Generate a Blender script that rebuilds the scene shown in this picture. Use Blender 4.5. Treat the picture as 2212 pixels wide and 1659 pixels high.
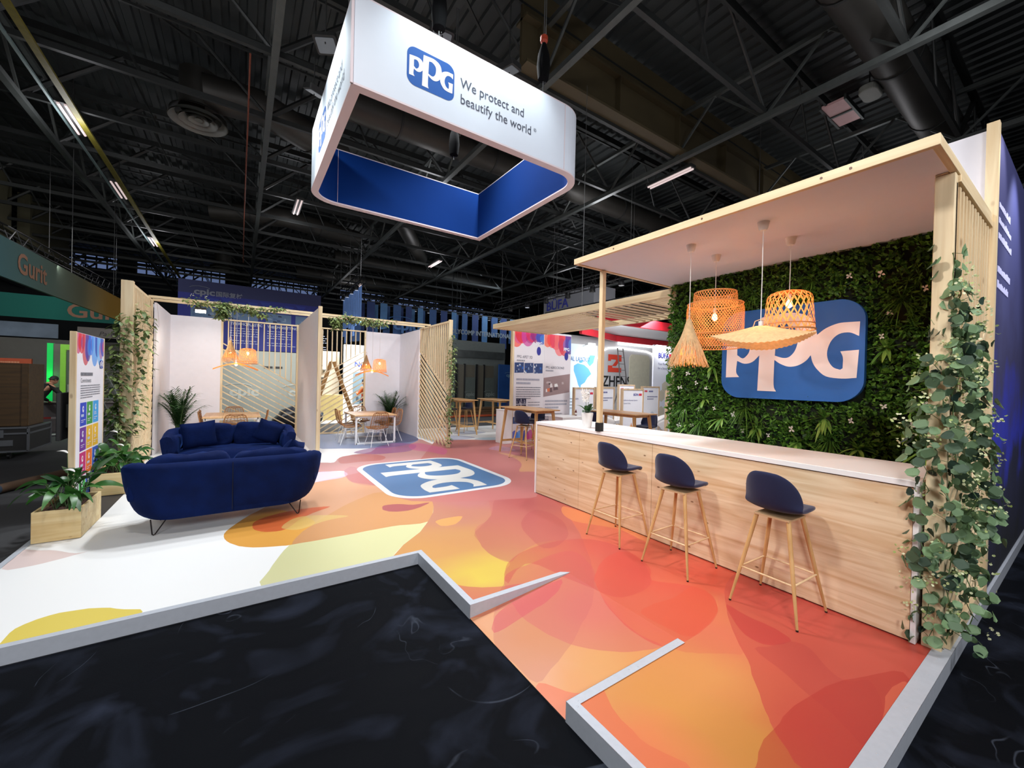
import bpy, bmesh, math, random
from math import pi, sin, cos, sqrt
from mathutils import Vector as V, Matrix, noise, geometry
for o in list(bpy.data.objects): bpy.data.objects.remove(o)
SC = bpy.context.scene
COL = SC.collection
random.seed(7)
# ------------------------------------------------------------------ camera
CAM_H = 1.78
pitch, roll, yaw = -0.0065, 0.0235, 0.5935
fwd = V((sin(yaw)*cos(pitch), cos(yaw)*cos(pitch), sin(pitch)))
rgt0 = V((cos(yaw), -sin(yaw), 0)); up0 = rgt0.cross(fwd)
rgt = cos(roll)*rgt0 + sin(roll)*up0
up = -sin(roll)*rgt0 + cos(roll)*up0
cd = bpy.data.cameras.new('camera'); cam = bpy.data.objects.new('camera', cd); COL.objects.link(cam)
mw = Matrix((rgt, up, -fwd)).transposed().to_4x4(); mw.translation = V((0, 0, CAM_H)); cam.matrix_world = mw
cd.sensor_width = 36; cd.lens = 36*868/2212; cd.clip_start = .05; cd.clip_end = 200
SC.camera = cam
# ------------------------------------------------------------------ exposure and world
SC.view_settings.view_transform = 'Standard'; SC.view_settings.look = 'None'
SC.view_settings.gamma = 1; SC.view_settings.use_curve_mapping = False
SC.view_settings.exposure = 0.0
w = bpy.data.worlds.new('hall_air'); SC.world = w; w.use_nodes = True
w.node_tree.nodes['Background'].inputs[0].default_value = (.62, .66, .75, 1)
w.node_tree.nodes['Background'].inputs[1].default_value = .17
# ------------------------------------------------------------------ lamps of the hall and the stand, with added fill lights
def light(kind, name, loc, energy, col=(1, 1, 1), size=.3, target=None, angle=None, blend=.5, size_y=None):
    d = bpy.data.lights.new(name, kind); d.energy = energy; d.color = col
    if kind == 'AREA':
        d.size = size
        if size_y: d.shape = 'RECTANGLE'; d.size_y = size_y
    elif kind == 'SPOT':
        d.shadow_soft_size = size; d.spot_size = angle; d.spot_blend = blend
    else: d.shadow_soft_size = size
    o = bpy.data.objects.new(name, d); COL.objects.link(o); o.location = loc
    if target is not None:
        o.rotation_euler = (V(target)-V(loc)).to_track_quat('-Z', 'Y').to_euler()
    return o
HALL = 72
FLOODS = [((1.07, 7.35, 7.2), (-.6, 4.6, 0)), ((1.1, 8.8, 7.2), (0, 11.5, 0)), ((2.6, 6.1, 7.2), (2.2, 2.2, 0)), ((3.9, 6.1, 7.2), (5.0, 6.5, 0))]
for p, t in FLOODS: light('SPOT', 'flood_or_fill_light', p, 820, (.93, .97, 1), .22, t, 2.1, .7)
light('SPOT', 'flood_or_fill_light', (2.2, 9.6, 7.2), 520, (.95, .97, 1), .22, (2.6, 12, 0), 1.8, .8)
light('SPOT', 'flood_or_fill_light', (7.2, 7.6, 7.0), 650, (.95, .98, 1), .22, (7, 9.5, 0), 2.2, .8)
light('SPOT', 'flood_or_fill_light', (-.6, 2.2, 7.0), 420, (1, .98, .95), .4, (0, 5.2, 0), 1.5, .8)  # added soft fill from the camera side, no fixture
light('SPOT', 'flood_or_fill_light', (1.2, .2, 7.0), 520, (1, .96, .92), .4, (4.2, 2.2, .9), 1.3, .8)  # added camera-side fill towards the bar, no fixture
light('SPOT', 'flood_or_fill_light', (-.6, 2.4, 5.2), 620, (1, .97, .95), .25, (5.4, 2.1, 1.7), .95, .7)  # added unseen flood, brightens the green wall under the canopy
light('SPOT', 'flood_or_fill_light', (-.9, 6.6, 5.4), 380, (1, .98, .96), .25, (5.4, 3.0, 1.5), .8, .7)  # added unseen flood, lifts the lower left of the green wall
light('AREA', 'aisle_fill_light', (-2.6, -2.5, 4.2), 330, (.95, .97, 1), 1.6, (.6, 5.5, .3))  # added fill behind the camera, brightens faces turned towards it
light('AREA', 'aisle_fill_light', (4.2, -2.8, 4.8), 170, (.97, .97, 1), 1.6, (4.8, .6, 1.4))  # added fill out of view, brightens the bar's slatted screen and garland
# small wash lamps that light the two visible faces of the hanging sign
for x in (1.75, 2.75): light('SPOT', 'sign_wash_light', (x, 3.55, 5.85), 42, (.85, .97, 1), .05, (x-.05, 4.1, 5.3), 1.7, .7)
for y in (5.0, 6.4): light('SPOT', 'sign_wash_light', (.25, y, 5.8), 80, (.85, .97, 1), .05, (.83, y, 5.25), 1.7, .7)
light('SPOT', 'sign_wash_light', (1.0, 1.8, 6.6), 70, (.9, .95, 1), .2, (2.3, 4.1, 5.0), .9, .9)
# neighbouring stands
light('AREA', 'stand_light', (4.2, 17.8, 4.2), 420, (.96, .98, 1), 2.0, (4.2, 19.0, 0))
light('AREA', 'stand_light', (.6, 16.2, 2.6), 34, (1, 1, .95), 2.0, (.6, 18, 1.4))
light('AREA', 'stand_light', (12.6, 10.2, 3.9), 250, (1, 1, 1), 2.5, (14, 12.5, .8))
light('AREA', 'stand_light', (10.0, 6.2, 3.6), 90, (1, 1, 1), 1.5, (10.6, 8.5, .8))
light('AREA', 'stand_light', (-5.5, 16, 5.6), 170, (1, 1, 1), 3, (-6.5, 22, .5))
light('AREA', 'stand_light', (14, 21.5, 7), 130, (.8, .9, 1), 4, (12, 24, 4))
# ------------------------------------------------------------------ helpers
def lin(c):
    return tuple((x/255/12.92 if x/255 <= .04045 else ((x/255+.055)/1.055)**2.4) for x in c[:3])
def tag(o, label=None, cat=None, group=None, kind=None):
    if label: o['label'] = label
    if cat: o['category'] = cat
    if group: o['group'] = group
    if kind: o['kind'] = kind
    return o
def thing(name, label, cat, loc=(0, 0, 0), rz=0, group=None):
    o = bpy.data.objects.new(name, None); COL.objects.link(o); o.location = loc; o.rotation_euler = (0, 0, rz)
    o.empty_display_size = .1
    return tag(o, label, cat, group)
def dup(root, loc=None, rz=None, label=None, parent=None):
    r = root.copy(); COL.objects.link(r)
    if parent is not None: r.parent = parent
    if loc is not None: r.location = loc
    if rz is not None: r.rotation_euler = (root.rotation_euler[0], root.rotation_euler[1], rz)
    if label: r['label'] = label
    for ch in KIDS.get(root.name, []): dup(ch, parent=r)
    return r
KIDS = {}
class MB:
    def __init__(s): s.v = []; s.f = []; s.m = []; s.c = []; s.M = None; s.col = None; s.uc = False
    def addv(s, pts):
        b = len(s.v)
        if s.M is not None: pts = [s.M @ V(p) for p in pts]
        s.v += [tuple(p) for p in pts]; return b
    def face(s, idx, m=0, c=None):
        s.f.append(tuple(idx)); s.m.append(m); s.c.append(c or s.col)
    def poly(s, pts, m=0, c=None):
        b = s.addv(pts); s.face(range(b, b+len(pts)), m, c)
    def hexa(s, p, m=0, c=None):
        b = s.addv(p)
        for q in ((0, 3, 2, 1), (4, 5, 6, 7), (0, 1, 5, 4), (1, 2, 6, 5), (2, 3, 7, 6), (3, 0, 4, 7)): s.face([b+i for i in q], m, c)
    def box(s, x0, x1, y0, y1, z0, z1, m=0, c=None):
        s.hexa([(x0, y0, z0), (x1, y0, z0), (x1, y1, z0), (x0, y1, z0), (x0, y0, z1), (x1, y0, z1), (x1, y1, z1), (x0, y1, z1)], m, c)
    def beam(s, a, b, w, h, m=0, upv=(0, 0, 1), c=None):
        a = V(a); b = V(b); d = (b-a).normalized(); u = V(upv)
        if abs(d.dot(u)) > .98: u = V((1, 0, 0))
        r = d.cross(u).normalized(); u = r.cross(d).normalized(); r = r*w/2; u = u*h/2
        s.hexa([a-r-u, a+r-u, b+r-u, b-r-u, a-r+u, a+r+u, b+r+u, b-r+u], m, c)
    def tube(s, pts, r, n=8, m=0, closed=False, caps=True, c=None):
        pts = [V(p) for p in pts]; N = len(pts)
        rs = r if isinstance(r, (list, tuple)) else [r]*N
        prev = None; rings = []
        for i, p in enumerate(pts):
            if closed: d = pts[(i+1) % N]-pts[i-1]
            else: d = pts[min(i+1, N-1)]-pts[max(i-1, 0)]
            d = d.normalized() if d.length > 1e-9 else V((0, 0, 1))
            if prev is None:
                u = V((0, 0, 1)) if abs(d.z) < .9 else V((1, 0, 0))
                x = d.cross(u).normalized()
            else:
                x = prev-d*prev.dot(d); x = x.normalized() if x.length > 1e-6 else prev
            prev = x; y = d.cross(x)
            rings.append(s.addv([p+(x*cos(2*pi*k/n)+y*sin(2*pi*k/n))*rs[i] for k in range(n)]))
        for i in range(N if closed else N-1):
            a = rings[i]; b = rings[(i+1) % N]
            for k in range(n): s.face((a+k, a+(k+1) % n, b+(k+1) % n, b+k), m, c)
        if caps and not closed:
            s.face([rings[0]+k for k in range(n)][::-1], m, c); s.face([rings[-1]+k for k in range(n)], m, c)
    def lathe(s, prof, n=24, ctr=(0, 0, 0), m=0, c=None, caps=True):
        cx, cy, cz = ctr; rings = [s.addv([(cx+r*cos(2*pi*k/n), cy+r*sin(2*pi*k/n), cz+z) for k in range(n)]) for r, z in prof]
        for a, b in zip(rings, rings[1:]):
            for k in range(n): s.face((a+k, a+(k+1) % n, b+(k+1) % n, b+k), m, c)
        if caps:
            s.face([rings[0]+k for k in range(n)][::-1], m, c); s.face([rings[-1]+k for k in range(n)], m, c)
    def grid(s, fn, nu, nv, m=0, cu=False, c=None):
        b = s.addv([fn(i/(nu if cu else nu-1), j/(nv-1)) for i in range(nu) for j in range(nv)])
        for i in range(nu if cu else nu-1):
            for j in range(nv-1):
                i2 = (i+1) % nu
                s.face((b+i*nv+j, b+i2*nv+j, b+i2*nv+j+1, b+i*nv+j+1), m, c)
    def prism(s, p2, z0, z1, m=0, ax='z', c=None):
        def P(a, b, z): return (a, b, z) if ax == 'z' else ((a, z, b) if ax == 'y' else (z, a, b))
        n = len(p2); b = s.addv([P(x, y, z0) for x, y in p2]+[P(x, y, z1) for x, y in p2])
        s.face([b+i for i in range(n)][::-1], m, c); s.face([b+n+i for i in range(n)], m, c)
        for i in range(n): s.face((b+i, b+(i+1) % n, b+n+(i+1) % n, b+n+i), m, c)
    def text(s, body, size, M, m=0, c=None, ext=0, align='LEFT', sx=1, bold=0):
        cu = bpy.data.curves.new('t', 'FONT'); cu.body = body; cu.size = size; cu.align_x = align; cu.extrude = ext; cu.offset = bold
        cu.resolution_u = 3
        o = bpy.data.objects.new('t', cu); me = o.to_mesh()
        M = M @ Matrix.Diagonal((sx, 1, 1, 1))
        b = s.addv([M @ v.co for v in me.vertices])
        for p in me.polygons: s.face([b+i for i in p.vertices], m, c)
        o.to_mesh_clear(); bpy.data.objects.remove(o); bpy.data.curves.remove(cu)
    def build(s, name, mats, parent=None, smooth=False, bevel=0, world=True, fix=False, segs=2, ang=40):
        me = bpy.data.meshes.new(name)
        off = parent.location if (parent is not None and world and parent.parent is None) else V((0, 0, 0))
        if parent is not None and world and parent.parent is not None:
            off = parent.location+parent.parent.location
        me.from_pydata([(x-off[0], y-off[1], z-off[2]) for x, y, z in s.v], [], s.f)
        if not isinstance(mats, (list, tuple)): mats = [mats]
        for x in mats: me.materials.append(x)
        for i, p in enumerate(me.polygons): p.material_index = s.m[i]
        if any(c is not None for c in s.c):
            at = me.color_attributes.new('Col', 'FLOAT_COLOR', 'CORNER'); buf = []
            for i, p in enumerate(me.polygons):
                c = s.c[i] or (.5, .5, .5)
                for k in range(len(p.vertices)):
                    cc = c[k] if isinstance(c[0], (tuple, list)) else c
                    buf += [cc[0], cc[1], cc[2], 1]
            at.data.foreach_set('color', buf)
        if fix:
            bm = bmesh.new(); bm.from_mesh(me); bmesh.ops.recalc_face_normals(bm, faces=bm.faces); bm.to_mesh(me); bm.free()
        if smooth:
            me.shade_smooth()
            if smooth != 'all': me.set_sharp_from_angle(angle=math.radians(ang))
        me.update()
        o = bpy.data.objects.new(name, me); COL.objects.link(o)
        if parent is not None:
            o.parent = parent; KIDS.setdefault(parent.name, []).append(o)
        if bevel:
            b = o.modifiers.new('bevel', 'BEVEL'); b.width = bevel; b.segments = segs; b.limit_method = 'ANGLE'
            b.angle_limit = math.radians(35)
        return o
def struct(o): o['kind'] = 'structure'; return o
# ------------------------------------------------------------------ materials
MATS = {}
def nodes(name):
    m = bpy.data.materials.new(name); m.use_nodes = True; nt = m.node_tree
    return m, nt, nt.nodes['Principled BSDF']
def mat(name, col, rough=.6, metal=0, var=.06, scale=8, bump=0, bscale=60, emit=None, es=0, sheen=0, trans=0, alpha=1, attr=False, spec=None, coat=0):
    if name in MATS: return MATS[name]
    m, nt, p = nodes(name); L = nt.links
    c = lin(col) if max(col) > 1.001 else tuple(col)
    p.inputs['Roughness'].default_value = rough; p.inputs['Metallic'].default_value = metal
    if spec is not None: p.inputs['Specular IOR Level'].default_value = spec
    if coat: p.inputs['Coat Weight'].default_value = coat; p.inputs['Coat Roughness'].default_value = .15
    tc = nt.nodes.new('ShaderNodeTexCoord')
    nz = nt.nodes.new('ShaderNodeTexNoise'); nz.inputs['Scale'].default_value = scale; nz.inputs['Detail'].default_value = 4
    L.new(tc.outputs['Object'], nz.inputs['Vector'])
    mr = nt.nodes.new('ShaderNodeMapRange'); mr.inputs[3].default_value = 1-var*2; mr.inputs[4].default_value = 1+var*2
    L.new(nz.outputs[0], mr.inputs[0])
    mx = nt.nodes.new('ShaderNodeVectorMath'); mx.operation = 'SCALE'
    if attr:
        a = nt.nodes.new('ShaderNodeAttribute'); a.attribute_name = 'Col'; L.new(a.outputs['Color'], mx.inputs[0])
    else: mx.inputs[0].default_value = c
    L.new(mr.outputs[0], mx.inputs['Scale']); L.new(mx.outputs[0], p.inputs['Base Color'])
    if bump:
        n2 = nt.nodes.new('ShaderNodeTexNoise'); n2.inputs['Scale'].default_value = bscale; n2.inputs['Detail'].default_value = 3
        L.new(tc.outputs['Object'], n2.inputs['Vector'])
        b = nt.nodes.new('ShaderNodeBump'); b.inputs['Strength'].default_value = bump; b.inputs['Distance'].default_value = .01
        L.new(n2.outputs[0], b.inputs['Height']); L.new(b.outputs[0], p.inputs['Normal'])
    if emit: p.inputs['Emission Color'].default_value = (*emit, 1); p.inputs['Emission Strength'].default_value = es
    if sheen:
        p.inputs['Sheen Weight'].default_value = sheen; p.inputs['Sheen Roughness'].default_value = .35
    if trans:
        tr = nt.nodes.new('ShaderNodeBsdfTranslucent'); ms = nt.nodes.new('ShaderNodeMixShader'); ms.inputs[0].default_value = trans
        L.new(mx.outputs[0], tr.inputs[0]); L.new(p.outputs[0], ms.inputs[1]); L.new(tr.outputs[0], ms.inputs[2])
        L.new(ms.outputs[0], nt.nodes['Material Output'].inputs[0])
    MATS[name] = m; return m
def wood(name, axis, c1, c2, rough=.55, knots=.5, fine=1.0, kscale=3.2):
    if name in MATS: return MATS[name]
    m, nt, p = nodes(name); L = nt.links; N = nt.nodes
    tc = N.new('ShaderNodeTexCoord'); mp = N.new('ShaderNodeMapping')
    sc = [9*fine]*3; sc['xyz'.index(axis)] = .55*fine; mp.inputs['Scale'].default_value = sc
    L.new(tc.outputs['Object'], mp.inputs[0])
    n1 = N.new('ShaderNodeTexNoise'); n1.inputs['Scale'].default_value = 1.6; n1.inputs['Detail'].default_value = 6; n1.inputs['Distortion'].default_value = .8
    L.new(mp.outputs[0], n1.inputs['Vector'])
    r = N.new('ShaderNodeValToRGB'); r.color_ramp.elements[0].color = (*lin(c2), 1); r.color_ramp.elements[1].color = (*lin(c1), 1)
    r.color_ramp.elements[0].position = .3; r.color_ramp.elements[1].position = .62
    L.new(n1.outputs[0], r.inputs[0])
    k = N.new('ShaderNodeTexVoronoi'); k.inputs['Scale'].default_value = kscale
    mp2 = N.new('ShaderNodeMapping'); s2 = [1.6]*3; s2['xyz'.index(axis)] = .75; mp2.inputs['Scale'].default_value = s2
    L.new(tc.outputs['Object'], mp2.inputs[0]); L.new(mp2.outputs[0], k.inputs['Vector'])
    kr = N.new('ShaderNodeMapRange'); kr.inputs[1].default_value = .045; kr.inputs[2].default_value = .10; kr.inputs[3].default_value = knots; kr.inputs[4].default_value = 0
    L.new(k.outputs['Distance'], kr.inputs[0])
    mx = N.new('ShaderNodeMix'); mx.data_type = 'RGBA'; mx.inputs['B'].default_value = (*lin((118, 78, 46)), 1)
    L.new(kr.outputs[0], mx.inputs['Factor']); L.new(r.outputs[0], mx.inputs['A']); L.new(mx.outputs['Result'], p.inputs['Base Color'])
    p.inputs['Roughness'].default_value = rough
    MATS[name] = m; return m
PINE = ((226, 206, 168), (206, 178, 136))
pine = {a: wood('pine_'+a, a, *PINE) for a in 'xyz'}
white_board = mat('white_board', (226, 222, 226), .7, var=.02)
white_gloss = mat('white_laminate', (236, 232, 230), .35, var=.01)
steel = mat('brushed_aluminium', (180, 185, 194), .45, .12, var=.04, scale=30)
dark_steel = mat('dark_steel', (40, 41, 40), .6, .2, var=.15)
black = mat('black_plastic', (18, 18, 20), .45)
prnt = mat('printed_vinyl', (1, 1, 1), .42, var=.0, attr=True)
prnt_m = mat('printed_fabric', (1, 1, 1), .75, var=.0, attr=True)
whitemetal = mat('white_metal', (235, 235, 235), .4)
# ------------------------------------------------------------------ flat printed graphics
def ccw(p):
    a = sum(p[i-1][0]*p[i][1]-p[i][0]*p[i-1][1] for i in range(len(p)))
    return list(p) if a > 0 else list(p)[::-1]
def arrange(domain, layers, step=None, colfn=None):
    """planar arrangement of translucent colour shapes -> list of (tri points, corner colours)"""
    vs = []; fs = []
    def addp(p):
        b = len(vs); p = ccw(p); vs.extend([V(q) for q in p]); fs.append(list(range(b, b+len(p))))
    addp(domain)
    for c, a, p in layers: addp(p)
    if step:
        xs = [p[0] for p in domain]; ys = [p[1] for p in domain]
        x = min(xs)+step*.37
        while x < max(xs):
            y = min(ys)+step*.41
            while y < max(ys): vs.append(V((x, y))); y += step
            x += step
    r = geometry.delaunay_2d_cdt(vs, [], fs, 0, 1e-5, True)
    rv, rf, of = r[0], r[2], r[5]
    out = []
    for f, o in zip(rf, of):
        if 0 not in o: continue
        ls = sorted(set(i for i in o if i > 0))
        cc = []
        for i in f:
            p = rv[i]; base = colfn(p) if colfn else (0.8, 0.8, 0.8)
            c = (.78, .78, .775)
            for k in ls:
                lc, la, _ = layers[k-1]
                src = base if lc[0] < 0 else lc
                c = tuple(c[q]*(1-la)+src[q]*la for q in range(3))
            cc.append(c)
        out.append(([rv[i] for i in f], cc))
    return out
def rrect(x0, x1, y0, y1, r, n=6):
    out = []
    for cx, cy, a in ((x1-r, y0+r, -pi/2), (x1-r, y1-r, 0), (x0+r, y1-r, pi/2), (x0+r, y0+r, pi)):
        for i in range(n+1): t = a+pi/2*i/n; out.append((cx+r*cos(t), cy+r*sin(t)))
    return out
def ell(cx, cy, rx, ry, n=20, rot=0):
    return [(cx+rx*cos(t)*cos(rot)-ry*sin(t)*sin(rot), cy+rx*cos(t)*sin(rot)+ry*sin(t)*cos(rot)) for t in [2*pi*i/n for i in range(n)]]
def print_on(mb, F, w, h, layers, base=(.8, .8, .8), m=0):
    """F maps (u,v) metres to a 3-D point; layers = (rgb255, alpha, pts)"""
    L2 = [((lin(c), a, p)) for c, a, p in layers]
    L2.insert(0, (base, 1, [(-1, -1), (w+1, -1), (w+1, h+1), (-1, h+1)]))
    for tri, cc in arrange([(0, 0), (w, 0), (w, h), (0, h)], L2):
        b = mb.addv([F(p[0], p[1]) for p in tri]); mb.face((b, b+1, b+2), m, cc)
def polycut(pts, holes):
    """triangulated outline with holes"""
    vs = []; fs = []
    for p in [pts]+holes: b = len(vs); p = ccw(p); vs.extend([V(q) for q in p]); fs.append(list(range(b, b+len(p))))
    r = geometry.delaunay_2d_cdt(vs, [], fs, 0, 1e-6, True)
    return [[r[0][i] for i in f] for f, o in zip(r[2], r[5]) if 0 in o and not any(k > 0 for k in o)]
LG=[[[0.046,0.5553],[0.0739,0.5588],[0.1024,0.5624],[0.1298,0.5658],[0.1547,0.5682],[0.1766,0.5699],[0.1964,0.5711],[0.2144,0.5713],[0.2311,0.5702],[0.2463,0.5677],[0.2599,0.564],[0.2721,0.5592],[0.2829,0.5538],[0.2917,0.5474],[0.2988,0.5401],[0.3052,0.5324],[0.312,0.5248],[0.3202,0.5057],[0.3276,0.6732],[0.347,0.6752],[0.3657,0.6772],[0.386,0.6792],[0.4101,0.6811],[0.4405,0.6838],[0.4753,0.6871],[0.5106,0.6891],[0.5426,0.688],[0.5708,0.6832],[0.5973,0.6757],[0.6212,0.6662],[0.6422,0.6552],[0.6596,0.6431],[0.674,0.6297],[0.686,0.6142],[0.6963,0.5961],[0.7041,0.5744],[0.7094,0.5497],[0.7138,0.5238],[0.7187,0.4985],[0.7317,0.5098],[0.7445,0.5213],[0.7578,0.5324],[0.7727,0.5423],[0.7898,0.5512],[0.8086,0.5594],[0.8278,0.5662],[0.846,0.5712],[0.8631,0.5737],[0.8796,0.5743],[0.8957,0.5738],[0.9114,0.5734],[0.9265,0.5732],[0.9411,0.5727],[0.9554,0.572],[0.9699,0.5715],[0.9667,0.4697],[0.9535,0.4779],[0.9404,0.4866],[0.9271,0.4942],[0.9132,0.4991],[0.8982,0.501],[0.8824,0.5009],[0.8668,0.4984],[0.8526,0.4933],[0.8397,0.4854],[0.8276,0.4748],[0.8167,0.462],[0.8073,0.4477],[0.7993,0.431],[0.7925,0.412],[0.7874,0.3923],[0.7842,0.3738],[0.7831,0.3567],[0.7839,0.3401],[0.7864,0.3241],[0.7903,0.3088],[0.7961,0.2936],[0.8035,0.2787],[0.8121,0.2653],[0.8213,0.2543],[0.831,0.2469],[0.8417,0.2421],[0.8527,0.2384],[0.8636,0.2342],[0.8783,0.2448],[0.8786,0.2647],[0.8792,0.2851],[0.8794,0.3045],[0.8782,0.3215],[0.8753,0.3351],[0.8712,0.3464],[0.8666,0.3566],[0.8622,0.3673],[0.9681,0.3734],[0.9588,0.1764],[0.9379,0.1745],[0.9172,0.1722],[0.8962,0.1706],[0.8745,0.1707],[0.8509,0.1722],[0.8261,0.1749],[0.8022,0.1793],[0.7813,0.1862],[0.764,0.1966],[0.7492,0.2098],[0.7364,0.2241],[0.725,0.2381],[0.7151,0.2514],[0.707,0.265],[0.7002,0.2786],[0.6944,0.2922],[0.6899,0.3059],[0.6868,0.3196],[0.6842,0.3333],[0.6813,0.347],[0.6741,0.3363],[0.6673,0.3255],[0.6598,0.3149],[0.6505,0.3049],[0.639,0.2952],[0.6259,0.2856],[0.6117,0.2772],[0.5973,0.2706],[0.5822,0.2659],[0.5665,0.2628],[0.5505,0.2615],[0.5348,0.2623],[0.5191,0.266],[0.5031,0.2721],[0.4878,0.2795],[0.4739,0.2869],[0.4619,0.2944],[0.4513,0.3025],[0.4412,0.3109],[0.4309,0.3191],[0.4303,0.2656],[0.4294,0.2098],[0.4291,0.1586],[0.4303,0.1187],[0.4336,0.0947],[0.4385,0.0819],[0.444,0.0737],[0.4492,0.0632],[0.3071,0.0653],[0.3158,0.3602],[0.3028,0.3461],[0.2899,0.3315],[0.2768,0.318],[0.2628,0.3075],[0.2476,0.3003],[0.2315,0.2955],[0.2152,0.2932],[0.1991,0.2934],[0.1834,0.2971],[0.1678,0.3039],[0.1523,0.3119],[0.1367,0.3194],[0.1344,0.2942],[0.1315,0.2682],[0.1297,0.2438],[0.1305,0.2234],[0.1348,0.2086],[0.1416,0.1978],[0.1494,0.1886],[0.1568,0.1786],[0.0421,0.1756]],[[0.1352,0.4967],[0.1469,0.5008],[0.1588,0.5055],[0.1704,0.5091],[0.1814,0.5103],[0.192,0.5085],[0.2024,0.5046],[0.212,0.499],[0.2201,0.4918],[0.2267,0.4827],[0.2322,0.4717],[0.2363,0.4597],[0.239,0.4476],[0.24,0.4351],[0.2395,0.4217],[0.2377,0.4087],[0.235,0.3969],[0.2314,0.3866],[0.2266,0.3774],[0.2209,0.369],[0.2145,0.3614],[0.2073,0.3538],[0.1993,0.3464],[0.1905,0.3411],[0.181,0.3396],[0.1705,0.3435],[0.159,0.3515],[0.1472,0.3611],[0.1356,0.3698]],[[0.4428,0.5957],[0.4572,0.5995],[0.4716,0.604],[0.4859,0.6072],[0.5,0.6074],[0.5142,0.6039],[0.5284,0.5978],[0.5419,0.5898],[0.554,0.5809],[0.5649,0.5714],[0.5747,0.5609],[0.583,0.5488],[0.5892,0.5345],[0.5928,0.5171],[0.5943,0.4971],[0.5942,0.4764],[0.5928,0.4568],[0.5903,0.438],[0.5863,0.4194],[0.5811,0.4018],[0.5748,0.386],[0.567,0.3719],[0.5577,0.3591],[0.5477,0.3483],[0.5374,0.3401],[0.5272,0.3349],[0.5167,0.3323],[0.5055,0.3318],[0.4932,0.3328],[0.4793,0.336],[0.4643,0.3414],[0.4488,0.3476],[0.4336,0.3534]]]
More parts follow.
